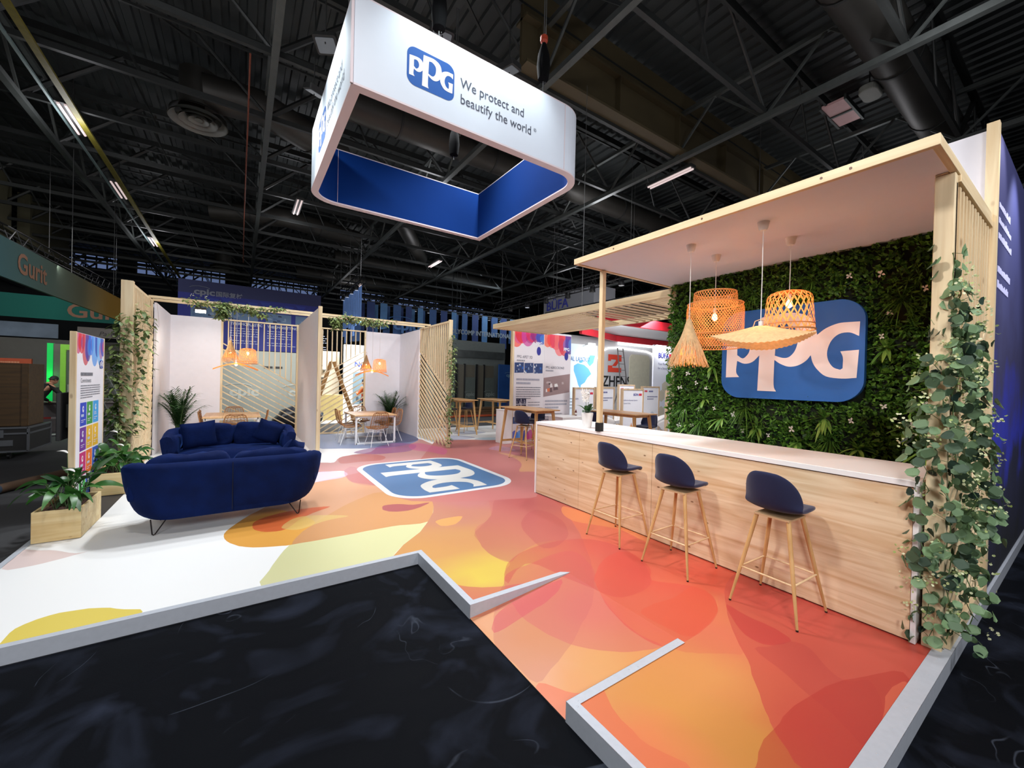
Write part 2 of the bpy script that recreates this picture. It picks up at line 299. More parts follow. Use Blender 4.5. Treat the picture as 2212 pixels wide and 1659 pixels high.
FS=[((226,224,165),1,[0.17,3.97,0.16,4.06,0.2,4.15,0.24,4.25,0.27,4.35,0.31,4.46,0.35,4.57,0.39,4.67,0.44,4.77,0.49,4.87,0.53,4.97,0.57,5.06,0.62,5.15,0.66,5.22,0.71,5.29,0.78,5.38,0.9,5.53,1.06,5.72,1.2,5.88,1.31,5.99,1.41,6.08,1.51,6.16,1.62,6.25,1.73,6.33,1.86,6.32,2.03,6.16,2.22,5.91,2.34,5.69,2.36,5.52,2.32,5.38,2.27,5.26,2.24,5.17,2.2,5.1,2.16,5.02,2.1,4.93,2.04,4.83,1.97,4.73,1.9,4.64,1.84,4.54,1.76,4.45,1.67,4.36,1.56,4.27,1.47,4.19,1.4,4.11,1.34,4.04,1.28,3.96,1.23,3.85,1.18,3.73,1.09,3.65,0.92,3.62,0.71,3.62,0.52,3.66,0.37,3.74,0.25,3.86]),
((236,205,200),0.8,[-1.74,5.48,-1.77,5.63,-1.79,5.83,-1.78,5.96,-1.74,5.97,-1.68,5.92,-1.62,5.87,-1.58,5.85,-1.54,5.83,-1.5,5.8,-1.44,5.74,-1.37,5.66,-1.31,5.61,-1.26,5.6,-1.23,5.62,-1.25,5.59,-1.31,5.56,-1.37,5.52,-1.43,5.49,-1.49,5.46,-1.55,5.44,-1.62,5.43,-1.69,5.43]),
((240,215,80),1,[-1.41,3.94,-1.39,3.95,-1.35,3.92,-1.31,3.91,-1.29,3.93,-1.28,3.96,-1.27,4,-1.27,4.05,-1.27,4.12,-1.26,4.17,-1.23,4.21,-1.18,4.25,-1.13,4.27,-1.08,4.28,-1.02,4.27,-0.97,4.26,-0.92,4.25,-0.88,4.23,-0.84,4.21,-0.79,4.18,-0.75,4.14,-0.7,4.1,-0.65,4.07,-0.6,4.04,-0.58,3.99,-0.59,3.92,-0.63,3.83,-0.7,3.76,-0.8,3.71,-0.92,3.68,-1.04,3.66,-1.14,3.65,-1.24,3.65,-1.32,3.68,-1.37,3.76,-1.4,3.87]),
((222,145,80),0.88,[-0.12,5.32,-0.13,5.4,-0.13,5.49,-0.11,5.58,-0.07,5.69,-0.02,5.8,0.04,5.93,0.11,6.06,0.2,6.19,0.3,6.35,0.41,6.55,0.54,6.77,0.66,6.97,0.77,7.14,0.88,7.29,1.01,7.42,1.19,7.52,1.4,7.61,1.57,7.68,1.67,7.73,1.75,7.77,1.86,7.84,2.06,8.02,2.29,8.24,2.52,8.31,2.75,8.16,2.96,7.87,3.08,7.52,3.03,7.12,2.89,6.66,2.73,6.24,2.58,5.87,2.42,5.54,2.27,5.26,2.16,5.03,2.07,4.85,1.97,4.73,1.86,4.71,1.74,4.74,1.63,4.78,1.53,4.79,1.43,4.79,1.33,4.79,1.22,4.79,1.1,4.78,0.98,4.78,0.87,4.78,0.77,4.78,0.67,4.78,0.57,4.79,0.47,4.79,0.38,4.81,0.29,4.84,0.21,4.87,0.13,4.91,0.07,4.96,0.01,5.02,-0.03,5.09,-0.07,5.16,-0.1,5.24]),
((246,172,20),0.85,[-0.12,5.32,-0.13,5.4,-0.13,5.49,-0.11,5.58,-0.07,5.69,-0.01,5.82,0.04,5.93,0.09,6.02,0.13,6.1,0.18,6.16,0.23,6.24,0.27,6.3,0.34,6.29,0.45,6.15,0.58,5.93,0.68,5.73,0.74,5.59,0.77,5.48,0.78,5.38,0.74,5.3,0.68,5.23,0.62,5.15,0.57,5.05,0.52,4.95,0.49,4.87,0.48,4.82,0.47,4.79,0.42,4.79,0.38,4.81,0.31,4.83,0.21,4.87,0.13,4.91,0.07,4.96,0.01,5.02,-0.03,5.09,-0.07,5.16,-0.1,5.24]),
((226,92,30),0.9,[0.14,5.6,0.14,5.66,0.15,5.73,0.18,5.79,0.23,5.85,0.29,5.9,0.37,5.94,0.46,5.98,0.57,6.01,0.68,6.02,0.82,6.02,0.97,5.99,1.05,5.96,1.01,5.91,0.9,5.84,0.8,5.77,0.74,5.71,0.68,5.65,0.63,5.59,0.59,5.52,0.55,5.44,0.51,5.38,0.48,5.34,0.45,5.31,0.41,5.29,0.36,5.29,0.31,5.31,0.26,5.33,0.22,5.37,0.19,5.41,0.16,5.46,0.15,5.5,0.14,5.55]),
((232,200,110),0.6,[0.43,5.43,0.45,5.49,0.49,5.56,0.53,5.62,0.57,5.66,0.62,5.69,0.68,5.7,0.74,5.69,0.81,5.67,0.89,5.63,1,5.57,1.12,5.49,1.18,5.43,1.14,5.41,1.05,5.41,0.96,5.4,0.89,5.38,0.82,5.35,0.77,5.32,0.74,5.3,0.72,5.28,0.7,5.27,0.66,5.25,0.61,5.23,0.56,5.23,0.52,5.25,0.48,5.29,0.45,5.33,0.43,5.36,0.42,5.39]),
((-1,0,0),1,[1.28,3.96,1.47,4.19,1.76,4.45,1.97,4.73,2.16,5.02,2.27,5.26,2.34,5.47,2.34,5.69,2.46,7,4.82,11.1,7.95,9.65,7.23,3.2,4.75,0.38,3.72,0.08,2.43,0.17,1.34,0.88,1.31,1.85,1.29,3.6]),
((214,116,78),0.85,[1.55,3.31,1.56,3.28,1.57,3.2,1.59,3.13,1.62,3.09,1.66,3.05,1.7,3.02,1.75,2.98,1.81,2.95,1.87,2.92,1.92,2.9,1.97,2.89,2.01,2.88,2.07,2.86,2.13,2.84,2.14,2.81,2.09,2.78,2,2.75,1.89,2.73,1.76,2.73,1.63,2.74,1.53,2.78,1.51,2.85,1.52,2.94,1.54,3.03,1.54,3.14,1.54,3.25]),
((205,105,100),0.42,[2.85,4.66,2.8,4.57,2.79,4.55,2.77,4.53,2.72,4.48,2.67,4.43,2.61,4.38,2.55,4.34,2.48,4.31,2.42,4.27,2.38,4.23,2.34,4.19,2.31,4.13,2.28,4.06,2.25,3.97,2.22,3.89,2.2,3.81,2.17,3.72,2.16,3.64,2.15,3.56,2.15,3.49,2.16,3.42,2.17,3.35,2.19,3.29,2.22,3.26,2.27,3.27,2.32,3.31,2.4,3.36,2.51,3.41,2.63,3.46,2.74,3.49,2.82,3.49,2.89,3.47,2.97,3.45,3.06,3.4,3.16,3.34,3.25,3.34,3.33,3.42,3.42,3.56,3.5,3.71,3.59,3.87,3.68,4.05,3.77,4.25,3.87,4.47,3.97,4.72,4.05,4.98,4.12,5.31,4.16,5.65,4.11,5.85,3.89,5.81,3.57,5.62,3.29,5.4,3.1,5.15,2.96,4.87]),
((184,78,80),0.34,[4.11,5.85,4.17,5.74,4.13,5.48,4.08,5.23,4.04,5.03,3.98,4.83,3.91,4.63,3.83,4.41,3.73,4.2,3.64,3.99,3.55,3.81,3.45,3.64,3.36,3.48,3.26,3.32,3.16,3.18,3.07,3.05,3,2.95,2.94,2.87,2.87,2.79,2.79,2.7,2.71,2.6,2.63,2.52,2.56,2.45,2.49,2.39,2.43,2.34,2.38,2.3,2.34,2.28,2.29,2.25,2.24,2.22,2.18,2.2,2.13,2.17,2.08,2.14,2.04,2.12,1.99,2.09,1.94,2.07,1.88,2.05,1.83,2.03,1.78,2.01,1.74,2,1.7,1.99,1.65,1.97,1.6,1.95,1.56,1.96,1.54,2.01,1.54,2.09,1.54,2.17,1.53,2.25,1.53,2.33,1.53,2.4,1.55,2.46,1.58,2.51,1.62,2.56,1.65,2.62,1.69,2.69,1.74,2.75,1.81,2.81,1.88,2.88,1.95,2.94,2,3,2.04,3.06,2.08,3.12,2.13,3.17,2.19,3.21,2.22,3.26,2.21,3.31,2.18,3.36,2.16,3.42,2.15,3.49,2.15,3.56,2.16,3.64,2.17,3.72,2.2,3.81,2.22,3.89,2.23,3.96,2.25,4.04,2.31,4.13,2.44,4.24,2.6,4.37,2.77,4.53,2.91,4.72,3.05,4.94,3.23,5.16,3.53,5.43,3.87,5.71]),
((212,88,84),0.55,[2.01,3.03,1.96,2.96,1.92,2.88,1.89,2.82,1.89,2.79,1.9,2.75,1.89,2.69,1.87,2.62,1.86,2.54,1.86,2.47,1.87,2.4,1.88,2.33,1.89,2.26,1.91,2.2,1.93,2.14,1.95,2.08,1.98,2.03,2.02,1.97,2.07,1.91,2.12,1.86,2.17,1.81,2.21,1.78,2.26,1.75,2.3,1.73,2.35,1.7,2.4,1.68,2.43,1.68,2.43,1.72,2.41,1.79,2.4,1.86,2.41,1.93,2.42,2.01,2.44,2.09,2.46,2.16,2.49,2.23,2.52,2.3,2.55,2.36,2.58,2.43,2.62,2.49,2.68,2.56,2.76,2.63,2.82,2.71,2.87,2.79,2.9,2.88,2.93,2.96,2.95,3.03,2.95,3.09,2.93,3.14,2.88,3.17,2.8,3.18,2.71,3.18,2.61,3.17,2.49,3.15,2.39,3.13,2.31,3.12,2.24,3.12,2.17,3.11,2.11,3.09,2.06,3.07]),
((202,58,60),0.5,[2.01,3.03,2.04,3.08,2.09,3.14,2.14,3.2,2.19,3.25,2.25,3.29,2.32,3.33,2.4,3.37,2.5,3.4,2.6,3.42,2.7,3.43,2.81,3.44,2.91,3.43,3.01,3.42,3.11,3.39,3.2,3.36,3.28,3.31,3.34,3.26,3.39,3.19,3.43,3.11,3.45,3.01,3.46,2.91,3.45,2.81,3.42,2.71,3.38,2.61,3.33,2.52,3.27,2.44,3.21,2.37,3.15,2.31,3.1,2.27,3.04,2.24,2.97,2.22,2.91,2.21,2.84,2.21,2.78,2.21,2.72,2.22,2.67,2.23,2.64,2.25,2.61,2.28,2.59,2.33,2.57,2.39,2.56,2.47,2.54,2.55,2.52,2.64,2.49,2.75,2.47,2.85,2.45,2.96,2.43,3.06,2.39,3.13,2.33,3.15,2.26,3.12,2.19,3.09,2.11,3.03,2.03,2.96,1.98,2.92,1.98,2.98]),
((184,60,72),0.4,[2.89,4,2.96,4.11,3.05,4.2,3.14,4.28,3.23,4.35,3.32,4.4,3.4,4.42,3.45,4.4,3.49,4.35,3.51,4.28,3.52,4.17,3.5,4.04,3.47,3.91,3.4,3.77,3.31,3.63,3.22,3.51,3.12,3.43,3.01,3.37,2.92,3.33,2.84,3.31,2.77,3.32,2.72,3.35,2.71,3.42,2.73,3.52,2.76,3.63,2.79,3.75,2.83,3.88]),
((222,66,50),0.66,[2.74,2.62,2.68,2.57,2.65,2.52,2.61,2.47,2.57,2.4,2.53,2.33,2.49,2.26,2.46,2.19,2.44,2.12,2.42,2.05,2.4,1.98,2.39,1.91,2.39,1.85,2.39,1.79,2.4,1.73,2.42,1.68,2.44,1.65,2.47,1.63,2.51,1.62,2.56,1.61,2.63,1.61,2.7,1.61,2.77,1.61,2.85,1.62,2.93,1.63,3,1.64,3.07,1.66,3.13,1.68,3.17,1.7,3.19,1.71,3.22,1.73,3.26,1.76,3.3,1.79,3.33,1.82,3.35,1.85,3.36,1.88,3.37,1.91,3.37,1.95,3.36,1.99,3.35,2.03,3.33,2.06,3.3,2.09,3.27,2.13,3.22,2.18,3.16,2.24,3.13,2.29,3.17,2.34,3.24,2.38,3.3,2.43,3.34,2.48,3.37,2.54,3.4,2.6,3.42,2.67,3.44,2.73,3.44,2.79,3.41,2.83,3.36,2.86,3.3,2.87,3.22,2.86,3.13,2.84,3.03,2.8,2.93,2.75,2.83,2.68]),
((226,74,36),0.5,[2.61,2,2.66,2.03,2.73,2.03,2.81,2.03,2.88,2.02,2.95,2.01,3.03,2,3.14,2.01,3.26,2.03,3.35,2.03,3.39,2,3.39,1.96,3.38,1.91,3.34,1.85,3.28,1.78,3.22,1.73,3.16,1.69,3.09,1.67,3.02,1.65,2.94,1.63,2.85,1.62,2.77,1.61,2.72,1.61,2.68,1.62,2.65,1.64,2.63,1.67,2.63,1.72,2.62,1.77,2.61,1.85,2.6,1.93]),
((222,100,70),0.45,[2.43,1.68,2.43,1.65,2.45,1.61,2.47,1.57,2.49,1.54,2.52,1.52,2.55,1.49,2.6,1.46,2.66,1.42,2.71,1.39,2.75,1.36,2.78,1.33,2.82,1.33,2.87,1.36,2.93,1.41,2.99,1.47,3.05,1.52,3.12,1.58,3.2,1.63,3.3,1.69,3.41,1.76,3.47,1.8,3.45,1.81,3.39,1.81,3.33,1.79,3.28,1.76,3.23,1.73,3.17,1.7,3.11,1.68,3.04,1.66,2.96,1.64,2.87,1.63,2.78,1.62,2.7,1.61,2.63,1.61,2.56,1.61,2.51,1.62,2.47,1.64,2.44,1.67]),
((214,62,80),0.6,[2.45,2.75,2.42,2.7,2.38,2.68,2.36,2.66,2.34,2.65,2.31,2.63,2.26,2.61,2.19,2.59,2.13,2.57,2.07,2.56,2.02,2.56,1.96,2.55,1.89,2.54,1.82,2.53,1.75,2.52,1.68,2.51,1.62,2.51,1.59,2.52,1.6,2.57,1.65,2.63,1.7,2.68,1.76,2.71,1.83,2.73,1.91,2.74,2,2.75,2.1,2.76,2.19,2.77,2.29,2.77,2.39,2.76]),
((232,112,62),0.85,[1.54,1.94,1.57,1.95,1.6,1.92,1.62,1.88,1.64,1.84,1.66,1.8,1.69,1.76,1.73,1.73,1.77,1.71,1.79,1.67,1.78,1.61,1.75,1.55,1.72,1.49,1.71,1.45,1.7,1.41,1.7,1.37,1.7,1.33,1.69,1.28,1.7,1.23,1.73,1.16,1.77,1.08,1.76,1.04,1.67,1.06,1.53,1.13,1.43,1.21,1.38,1.32,1.36,1.45,1.37,1.58,1.41,1.72,1.48,1.85]),
((208,72,55),0.8,[3.65,1.89,3.51,1.83,3.39,1.76,3.28,1.69,3.18,1.63,3.1,1.57,3.02,1.51,2.95,1.45,2.88,1.39,2.83,1.34,2.8,1.31,2.77,1.28,2.72,1.24,2.65,1.2,2.59,1.15,2.53,1.1,2.47,1.06,2.42,1.02,2.39,0.99,2.36,0.97,2.34,0.95,2.31,0.92,2.28,0.88,2.26,0.85,2.23,0.82,2.21,0.8,2.21,0.76,2.21,0.7,2.23,0.63,2.36,0.58,2.66,0.57,3.07,0.57,3.43,0.57,3.71,0.53,3.95,0.48,4.1,0.47,4.11,0.53,4.04,0.64,3.98,0.75,3.99,0.86,4.01,0.98,4.04,1.11,4.06,1.26,4.08,1.43,4.11,1.58,4.16,1.73,4.22,1.86,4.2,1.95,4.06,1.97,3.84,1.94]),
((200,30,42),0.6,[3.32,1.71,3.28,1.69,3.22,1.64,3.16,1.58,3.11,1.53,3.06,1.47,3.03,1.42,3.02,1.37,3.02,1.33,3.03,1.3,3.05,1.28,3.07,1.26,3.1,1.25,3.14,1.23,3.19,1.22,3.23,1.21,3.25,1.22,3.27,1.24,3.28,1.27,3.29,1.3,3.3,1.34,3.3,1.38,3.3,1.43,3.29,1.48,3.29,1.53,3.3,1.6,3.32,1.67]),
((190,50,50),0.42,[2.93,1.31,2.9,1.27,2.88,1.21,2.86,1.14,2.83,1.07,2.79,1,2.76,0.93,2.74,0.88,2.73,0.84,2.71,0.8,2.66,0.73,2.61,0.66,2.61,0.61,2.7,0.61,2.85,0.63,2.97,0.66,3.04,0.68,3.09,0.7,3.13,0.72,3.17,0.74,3.21,0.77,3.22,0.79,3.19,0.81,3.13,0.83,3.09,0.86,3.09,0.9,3.11,0.94,3.14,0.98,3.18,1.02,3.23,1.07,3.26,1.11,3.27,1.15,3.26,1.18,3.23,1.21,3.18,1.23,3.12,1.25,3.06,1.26,3.01,1.28,2.97,1.31]),
((190,34,28),0.6,[1.93,0.86,1.92,0.89,1.97,0.89,2.03,0.89,2.07,0.9,2.12,0.92,2.17,0.93,2.22,0.94,2.28,0.94,2.34,0.94,2.4,0.94,2.46,0.95,2.52,0.95,2.6,0.95,2.68,0.94,2.76,0.93,2.84,0.92,2.93,0.91,3.01,0.89,3.09,0.87,3.16,0.84,3.24,0.81,3.35,0.77,3.46,0.73,3.5,0.69,3.45,0.65,3.35,0.62,3.18,0.59,2.93,0.57,2.62,0.56,2.36,0.58,2.17,0.66,2.02,0.77]),
((236,108,70),0.55,[2.99,0.66,3.04,0.67,3.09,0.68,3.13,0.69,3.18,0.69,3.22,0.69,3.27,0.69,3.32,0.68,3.38,0.67,3.4,0.66,3.39,0.64,3.34,0.61,3.26,0.6,3.11,0.6,2.92,0.62,2.8,0.63,2.82,0.64,2.91,0.65]),
((238,135,70),0.8,[3.88,4.35,3.82,4.32,3.74,4.24,3.67,4.14,3.62,4.04,3.59,3.93,3.58,3.82,3.62,3.72,3.69,3.62,3.75,3.53,3.8,3.45,3.85,3.36,3.88,3.27,3.86,3.13,3.83,2.97,3.83,2.89,3.92,2.93,4.04,3.05,4.11,3.22,4.09,3.47,4.01,3.76,3.95,4.01,3.93,4.18,3.91,4.29]),
((178,72,92),0.85,[1.64,5.55,1.65,5.59,1.67,5.62,1.7,5.64,1.75,5.64,1.81,5.63,1.87,5.61,1.93,5.57,1.99,5.51,2.05,5.47,2.14,5.46,2.24,5.47,2.29,5.46,2.26,5.42,2.18,5.37,2.1,5.32,2.03,5.29,1.97,5.27,1.9,5.26,1.83,5.27,1.76,5.29,1.71,5.32,1.67,5.35,1.65,5.39,1.63,5.43,1.62,5.47,1.63,5.51]),
((240,168,88),0.95,[2.04,4.65,2.05,4.68,2.07,4.7,2.09,4.71,2.12,4.72,2.15,4.73,2.2,4.73,2.28,4.73,2.38,4.72,2.43,4.69,2.4,4.64,2.33,4.56,2.27,4.51,2.23,4.48,2.19,4.47,2.15,4.47,2.11,4.47,2.08,4.49,2.05,4.51,2.04,4.55,2.04,4.61]),
((205,120,115),0.85,[1.2,9.11,1.27,9.17,1.36,9.13,1.44,9.09,1.51,9.05,1.57,9,1.64,9.01,1.7,9.14,1.76,9.33,1.84,9.49,1.93,9.59,2.04,9.65,2.16,9.72,2.3,9.76,2.46,9.79,2.63,9.92,2.8,10.23,2.98,10.64,3.15,10.96,3.3,11.1,3.44,11.15,3.62,11.2,3.89,11.33,4.19,11.46,4.4,11.47,4.46,11.26,4.43,10.93,4.41,10.59,4.41,10.27,4.41,9.95,4.44,9.7,4.52,9.58,4.64,9.53,4.74,9.49,4.82,9.41,4.89,9.33,4.97,9.34,5.07,9.5,5.18,9.75,5.3,9.94,5.46,10.04,5.63,10.1,5.77,10.07,5.89,9.93,5.98,9.71,5.98,9.5,5.82,9.33,5.57,9.17,5.4,9.03,5.39,8.92,5.45,8.82,5.5,8.68,5.52,8.47,5.54,8.22,5.54,7.94,5.57,7.67,5.59,7.37,5.46,6.97,5.05,6.36,4.5,5.65,4.04,5.13,3.83,4.93,3.71,4.91,3.5,4.99,3.05,5.13,2.5,5.37,2.09,5.65,1.93,6.01,1.91,6.41,1.88,6.74,1.78,6.92,1.68,7.03,1.6,7.16,1.58,7.35,1.59,7.55,1.6,7.73,1.62,7.87,1.65,7.99,1.65,8.08,1.59,8.13,1.5,8.16,1.4,8.18,1.3,8.19,1.2,8.19,1.14,8.28,1.13,8.53,1.15,8.87]),
((222,200,225),0.8,[1.13,8.22,1.29,8.23,1.5,8.14,1.64,8.03,1.67,7.91,1.65,7.76,1.59,7.64,1.51,7.57,1.4,7.53,1.29,7.51,1.17,7.47,1.05,7.44,0.98,7.5,0.98,7.72,1.04,8.02]),
((104,132,184),0.85,[1.96,13.69,2.22,13.73,2.54,13.45,2.93,13.26,3.47,13.45,4.07,13.73,4.5,13.73,4.62,13.16,4.57,12.3,4.45,11.58,4.28,11.15,4.05,10.86,3.82,10.64,3.61,10.48,3.41,10.4,3.22,10.35,3.06,10.34,2.92,10.36,2.76,10.41,2.55,10.48,2.32,10.58,2.1,10.7,1.89,10.76,1.7,10.83,1.6,11.14,1.63,11.94,1.76,12.98]),
((70,70,112),0.7,[3.58,12.97,3.9,13.41,4.28,13.72,4.54,13.71,4.6,13.15,4.54,12.28,4.45,11.58,4.33,11.25,4.18,11.1,4.02,11.01,3.86,10.96,3.7,10.98,3.55,11,3.39,10.95,3.24,10.9,3.18,11.06,3.24,11.6,3.38,12.35]),
((160,80,150),0.7,[2.24,9.97,2.32,10.11,2.48,10.26,2.64,10.38,2.75,10.44,2.85,10.48,2.98,10.55,3.16,10.72,3.36,10.91,3.55,11,3.73,10.91,3.89,10.7,3.96,10.47,3.88,10.2,3.71,9.89,3.53,9.66,3.37,9.56,3.19,9.54,3.03,9.54,2.88,9.53,2.74,9.54,2.6,9.59,2.45,9.69,2.3,9.83]),
((200,85,75),0.6,[1.84,9.49,1.92,9.6,2.03,9.65,2.15,9.68,2.28,9.69,2.43,9.67,2.55,9.61,2.65,9.49,2.72,9.33,2.75,9.18,2.72,9.03,2.64,8.89,2.54,8.8,2.42,8.78,2.27,8.81,2.13,8.83,1.98,8.81,1.83,8.78,1.74,8.83,1.73,9.02,1.77,9.28]),
((226,70,150),0.55,[3.76,10.45,3.87,10.61,4,10.71,4.12,10.73,4.2,10.61,4.26,10.4,4.31,10.19,4.36,10,4.39,9.82,4.41,9.65,4.41,9.51,4.38,9.39,4.33,9.26,4.24,9.07,4.12,8.88,4.02,8.79,3.97,8.89,3.93,9.1,3.88,9.3,3.78,9.43,3.67,9.55,3.61,9.71,3.62,9.95,3.68,10.23]),
((226,160,110),0.85,[5.34,8.48,5.4,8.41,5.48,8.19,5.54,7.94,5.59,7.69,5.61,7.41,5.57,7.13,5.41,6.84,5.17,6.56,4.98,6.37,4.87,6.32,4.81,6.35,4.75,6.4,4.68,6.42,4.61,6.44,4.61,6.51,4.72,6.65,4.9,6.84,5.05,7.04,5.16,7.25,5.24,7.47,5.3,7.7,5.32,8,5.32,8.31]),
((192,90,115),0.3,[1.62,7.93,1.65,8.08,1.69,8.19,1.73,8.27,1.79,8.37,1.85,8.45,1.91,8.36,1.95,7.95,1.99,7.37,2.01,6.93,2.02,6.75,2.01,6.69,1.98,6.69,1.91,6.71,1.81,6.78,1.72,6.87,1.66,6.97,1.61,7.1,1.58,7.26,1.58,7.47,1.59,7.72]),
((150,160,195),0.6,[5.83,12.04,5.94,12.19,6.13,12.36,6.32,12.49,6.48,12.54,6.64,12.55,6.78,12.51,6.89,12.4,6.98,12.25,7.03,12.12,7.05,12.03,7.03,11.97,6.96,11.91,6.83,11.85,6.65,11.79,6.47,11.76,6.31,11.76,6.16,11.79,6.03,11.83,5.92,11.88,5.84,11.95]),
((160,170,210),0.6,[5.47,11.68,5.61,11.74,5.76,11.71,5.89,11.64,5.99,11.51,6.06,11.34,6.11,11.19,6.13,11.1,6.11,11.05,6.05,10.99,5.92,10.91,5.75,10.84,5.58,10.79,5.39,10.77,5.2,10.79,5.1,10.88,5.16,11.13,5.31,11.45]),
((150,190,210),0.6,[5.9,10.72,6.01,10.8,6.18,10.88,6.34,10.91,6.48,10.87,6.61,10.78,6.71,10.68,6.76,10.56,6.78,10.43,6.75,10.33,6.66,10.29,6.52,10.28,6.38,10.29,6.24,10.33,6.11,10.4,6,10.47,5.93,10.55,5.88,10.64]),
((205,150,175),0.6,[5.4,9.03,5.52,9.17,5.71,9.29,5.87,9.33,5.95,9.22,5.99,9.02,6,8.84,5.99,8.7,5.94,8.57,5.88,8.5,5.79,8.49,5.67,8.53,5.57,8.61,5.48,8.73,5.4,8.89])]
FF=[(1.97,4.04,(220,150,85)),(1.75,3.12,(232,205,55)),(2.29,4.73,(206,138,108)),(2.78,5.23,(204,125,120)),(2.02,3.16,(228,196,60)),(1.65,3.94,(222,158,78)),(1.56,2.93,(218,120,80)),(2.01,4.07,(215,155,90)),(2.42,4.73,(205,130,105)),(3.34,5.48,(190,100,100)),(4.0,5.55,(150,80,80)),(3.69,4.72,(190,80,75)),(3.42,2.98,(228,95,70)),(3.72,3.64,(225,105,70)),(3.31,2.49,(225,90,60)),(3.63,2.05,(226,75,45)),(2.35,2.28,(228,125,90)),(1.76,2.29,(228,150,75)),(1.94,1.79,(228,158,78)),(1.61,2.22,(228,158,95)),(1.56,2.67,(228,160,110)),(1.66,1.96,(230,160,110)),(1.75,1.81,(228,150,70)),(1.92,1.48,(226,146,60)),(2.93,1.53,(228,118,75)),(2.39,1.33,(228,148,70)),(2.03,1.38,(226,148,58)),(2.1,0.99,(212,138,48)),(3.1,1.6,(232,128,70)),(3.72,1.21,(200,75,65)),(3.28,0.9,(210,85,65)),(2.5,0.73,(208,72,45)),(3.65,1.51,(200,60,60)),(1.7,1.24,(236,128,66)),(4.78,8.32,(196,110,115)),(4.21,5.73,(196,105,100)),(4.63,7.06,(190,112,115)),(3.92,9.0,(200,120,120))]
def logo(mb, F, m=0, c=None, plate=None, pm=0, lift=.002):
    """letters mark in unit-wide frame; F(u,v,lift)"""
    for t in polycut(LG[0], LG[1:]): mb.poly([F(p[0], p[1], lift) for p in t], m, c)
    if plate is not None:
        mb.poly([F(u, v, 0) for u, v in rrect(0, 1, 0, .745, .17, 10)], pm, plate)
BLUE = lin((26, 84, 160)); LET = lin((232, 226, 226))
# ================================================================== hall floor, ceiling, steelwork
carpet = mat('hall_carpet', (20, 22, 30), .75, var=.25, scale=3, bump=.4, bscale=220)
# plastic-covered carpet in front: scuffed film
def film():
    m, nt, p = nodes('scuffed_dark_film'); L = nt.links; N = nt.nodes
    tc = N.new('ShaderNodeTexCoord'); n = N.new('ShaderNodeTexNoise'); n.inputs['Scale'].default_value = 1.1; n.inputs['Detail'].default_value = 8; n.inputs['Distortion'].default_value = 2.2
    L.new(tc.outputs['Object'], n.inputs['Vector'])
    r = N.new('ShaderNodeValToRGB'); r.color_ramp.elements[0].color = (*lin((7, 9, 14)), 1); r.color_ramp.elements[1].color = (*lin((38, 43, 56)), 1)
    r.color_ramp.elements[0].position = .5; r.color_ramp.elements[1].position = .85
    L.new(n.outputs[0], r.inputs[0])
    n3 = N.new('ShaderNodeTexNoise'); n3.inputs['Scale'].default_value = .55; n3.inputs['Detail'].default_value = 2; n3.inputs['Distortion'].default_value = 3.2; L.new(tc.outputs['Object'], n3.inputs['Vector'])
    s1 = N.new('ShaderNodeMath'); s1.operation = 'SUBTRACT'; s1.inputs[1].default_value = .5; L.new(n3.outputs[0], s1.inputs[0])
    s2 = N.new('ShaderNodeMath'); s2.operation = 'ABSOLUTE'; L.new(s1.outputs[0], s2.inputs[0])
    s3 = N.new('ShaderNodeMapRange'); s3.inputs[1].default_value = 0; s3.inputs[2].default_value = .006; s3.inputs[3].default_value = .28; s3.inputs[4].default_value = 0; L.new(s2.outputs[0], s3.inputs[0])
    n4 = N.new('ShaderNodeTexNoise'); n4.inputs['Scale'].default_value = 2.4; n4.inputs['Detail'].default_value = 5; L.new(tc.outputs['Object'], n4.inputs['Vector'])
    s4 = N.new('ShaderNodeMapRange'); s4.inputs[1].default_value = .5; s4.inputs[2].default_value = .62; L.new(n4.outputs[0], s4.inputs[0])
    s5 = N.new('ShaderNodeMath'); s5.operation = 'MULTIPLY'; L.new(s3.outputs[0], s5.inputs[0]); L.new(s4.outputs[0], s5.inputs[1])
    mxs = N.new('ShaderNodeMix'); mxs.data_type = 'RGBA'; mxs.inputs['B'].default_value = (*lin((96, 104, 120)), 1)
    L.new(s5.outputs[0], mxs.inputs['Factor']); L.new(r.outputs[0], mxs.inputs['A']); L.new(mxs.outputs['Result'], p.inputs['Base Color'])
    n2 = N.new('ShaderNodeTexNoise'); n2.inputs['Scale'].default_value = 160; L.new(tc.outputs['Object'], n2.inputs['Vector'])
    b = N.new('ShaderNodeBump'); b.inputs['Strength'].default_value = .25; b.inputs['Distance'].default_value = .004
    L.new(n2.outputs[0], b.inputs['Height']); L.new(b.outputs[0], p.inputs['Normal'])
    rr = N.new('ShaderNodeMapRange'); rr.inputs[3].default_value = .6; rr.inputs[4].default_value = .9; L.new(n.outputs[0], rr.inputs[0]); L.new(rr.outputs[0], p.inputs['Roughness'])
    p.inputs["Specular IOR Level"].default_value = .06
    return m
film_m = film()
hallfloor = mat('hall_concrete', (58, 58, 60), .7, var=.12, scale=1.5)
FZ = -.11
mb = MB(); mb.poly([(-40, -20, FZ-.004), (60, -20, FZ-.004), (60, 60, FZ-.004), (-40, 60, FZ-.004)])
struct(mb.build('floor', hallfloor))
mb = MB(); mb.poly([(-2.6, -3, FZ), (9, -3, FZ), (9, .556, FZ), (1.53, .556, FZ), (1.53, 3.9, FZ), (-2.6, 3.9, FZ)])
struct(mb.build('floor', film_m))
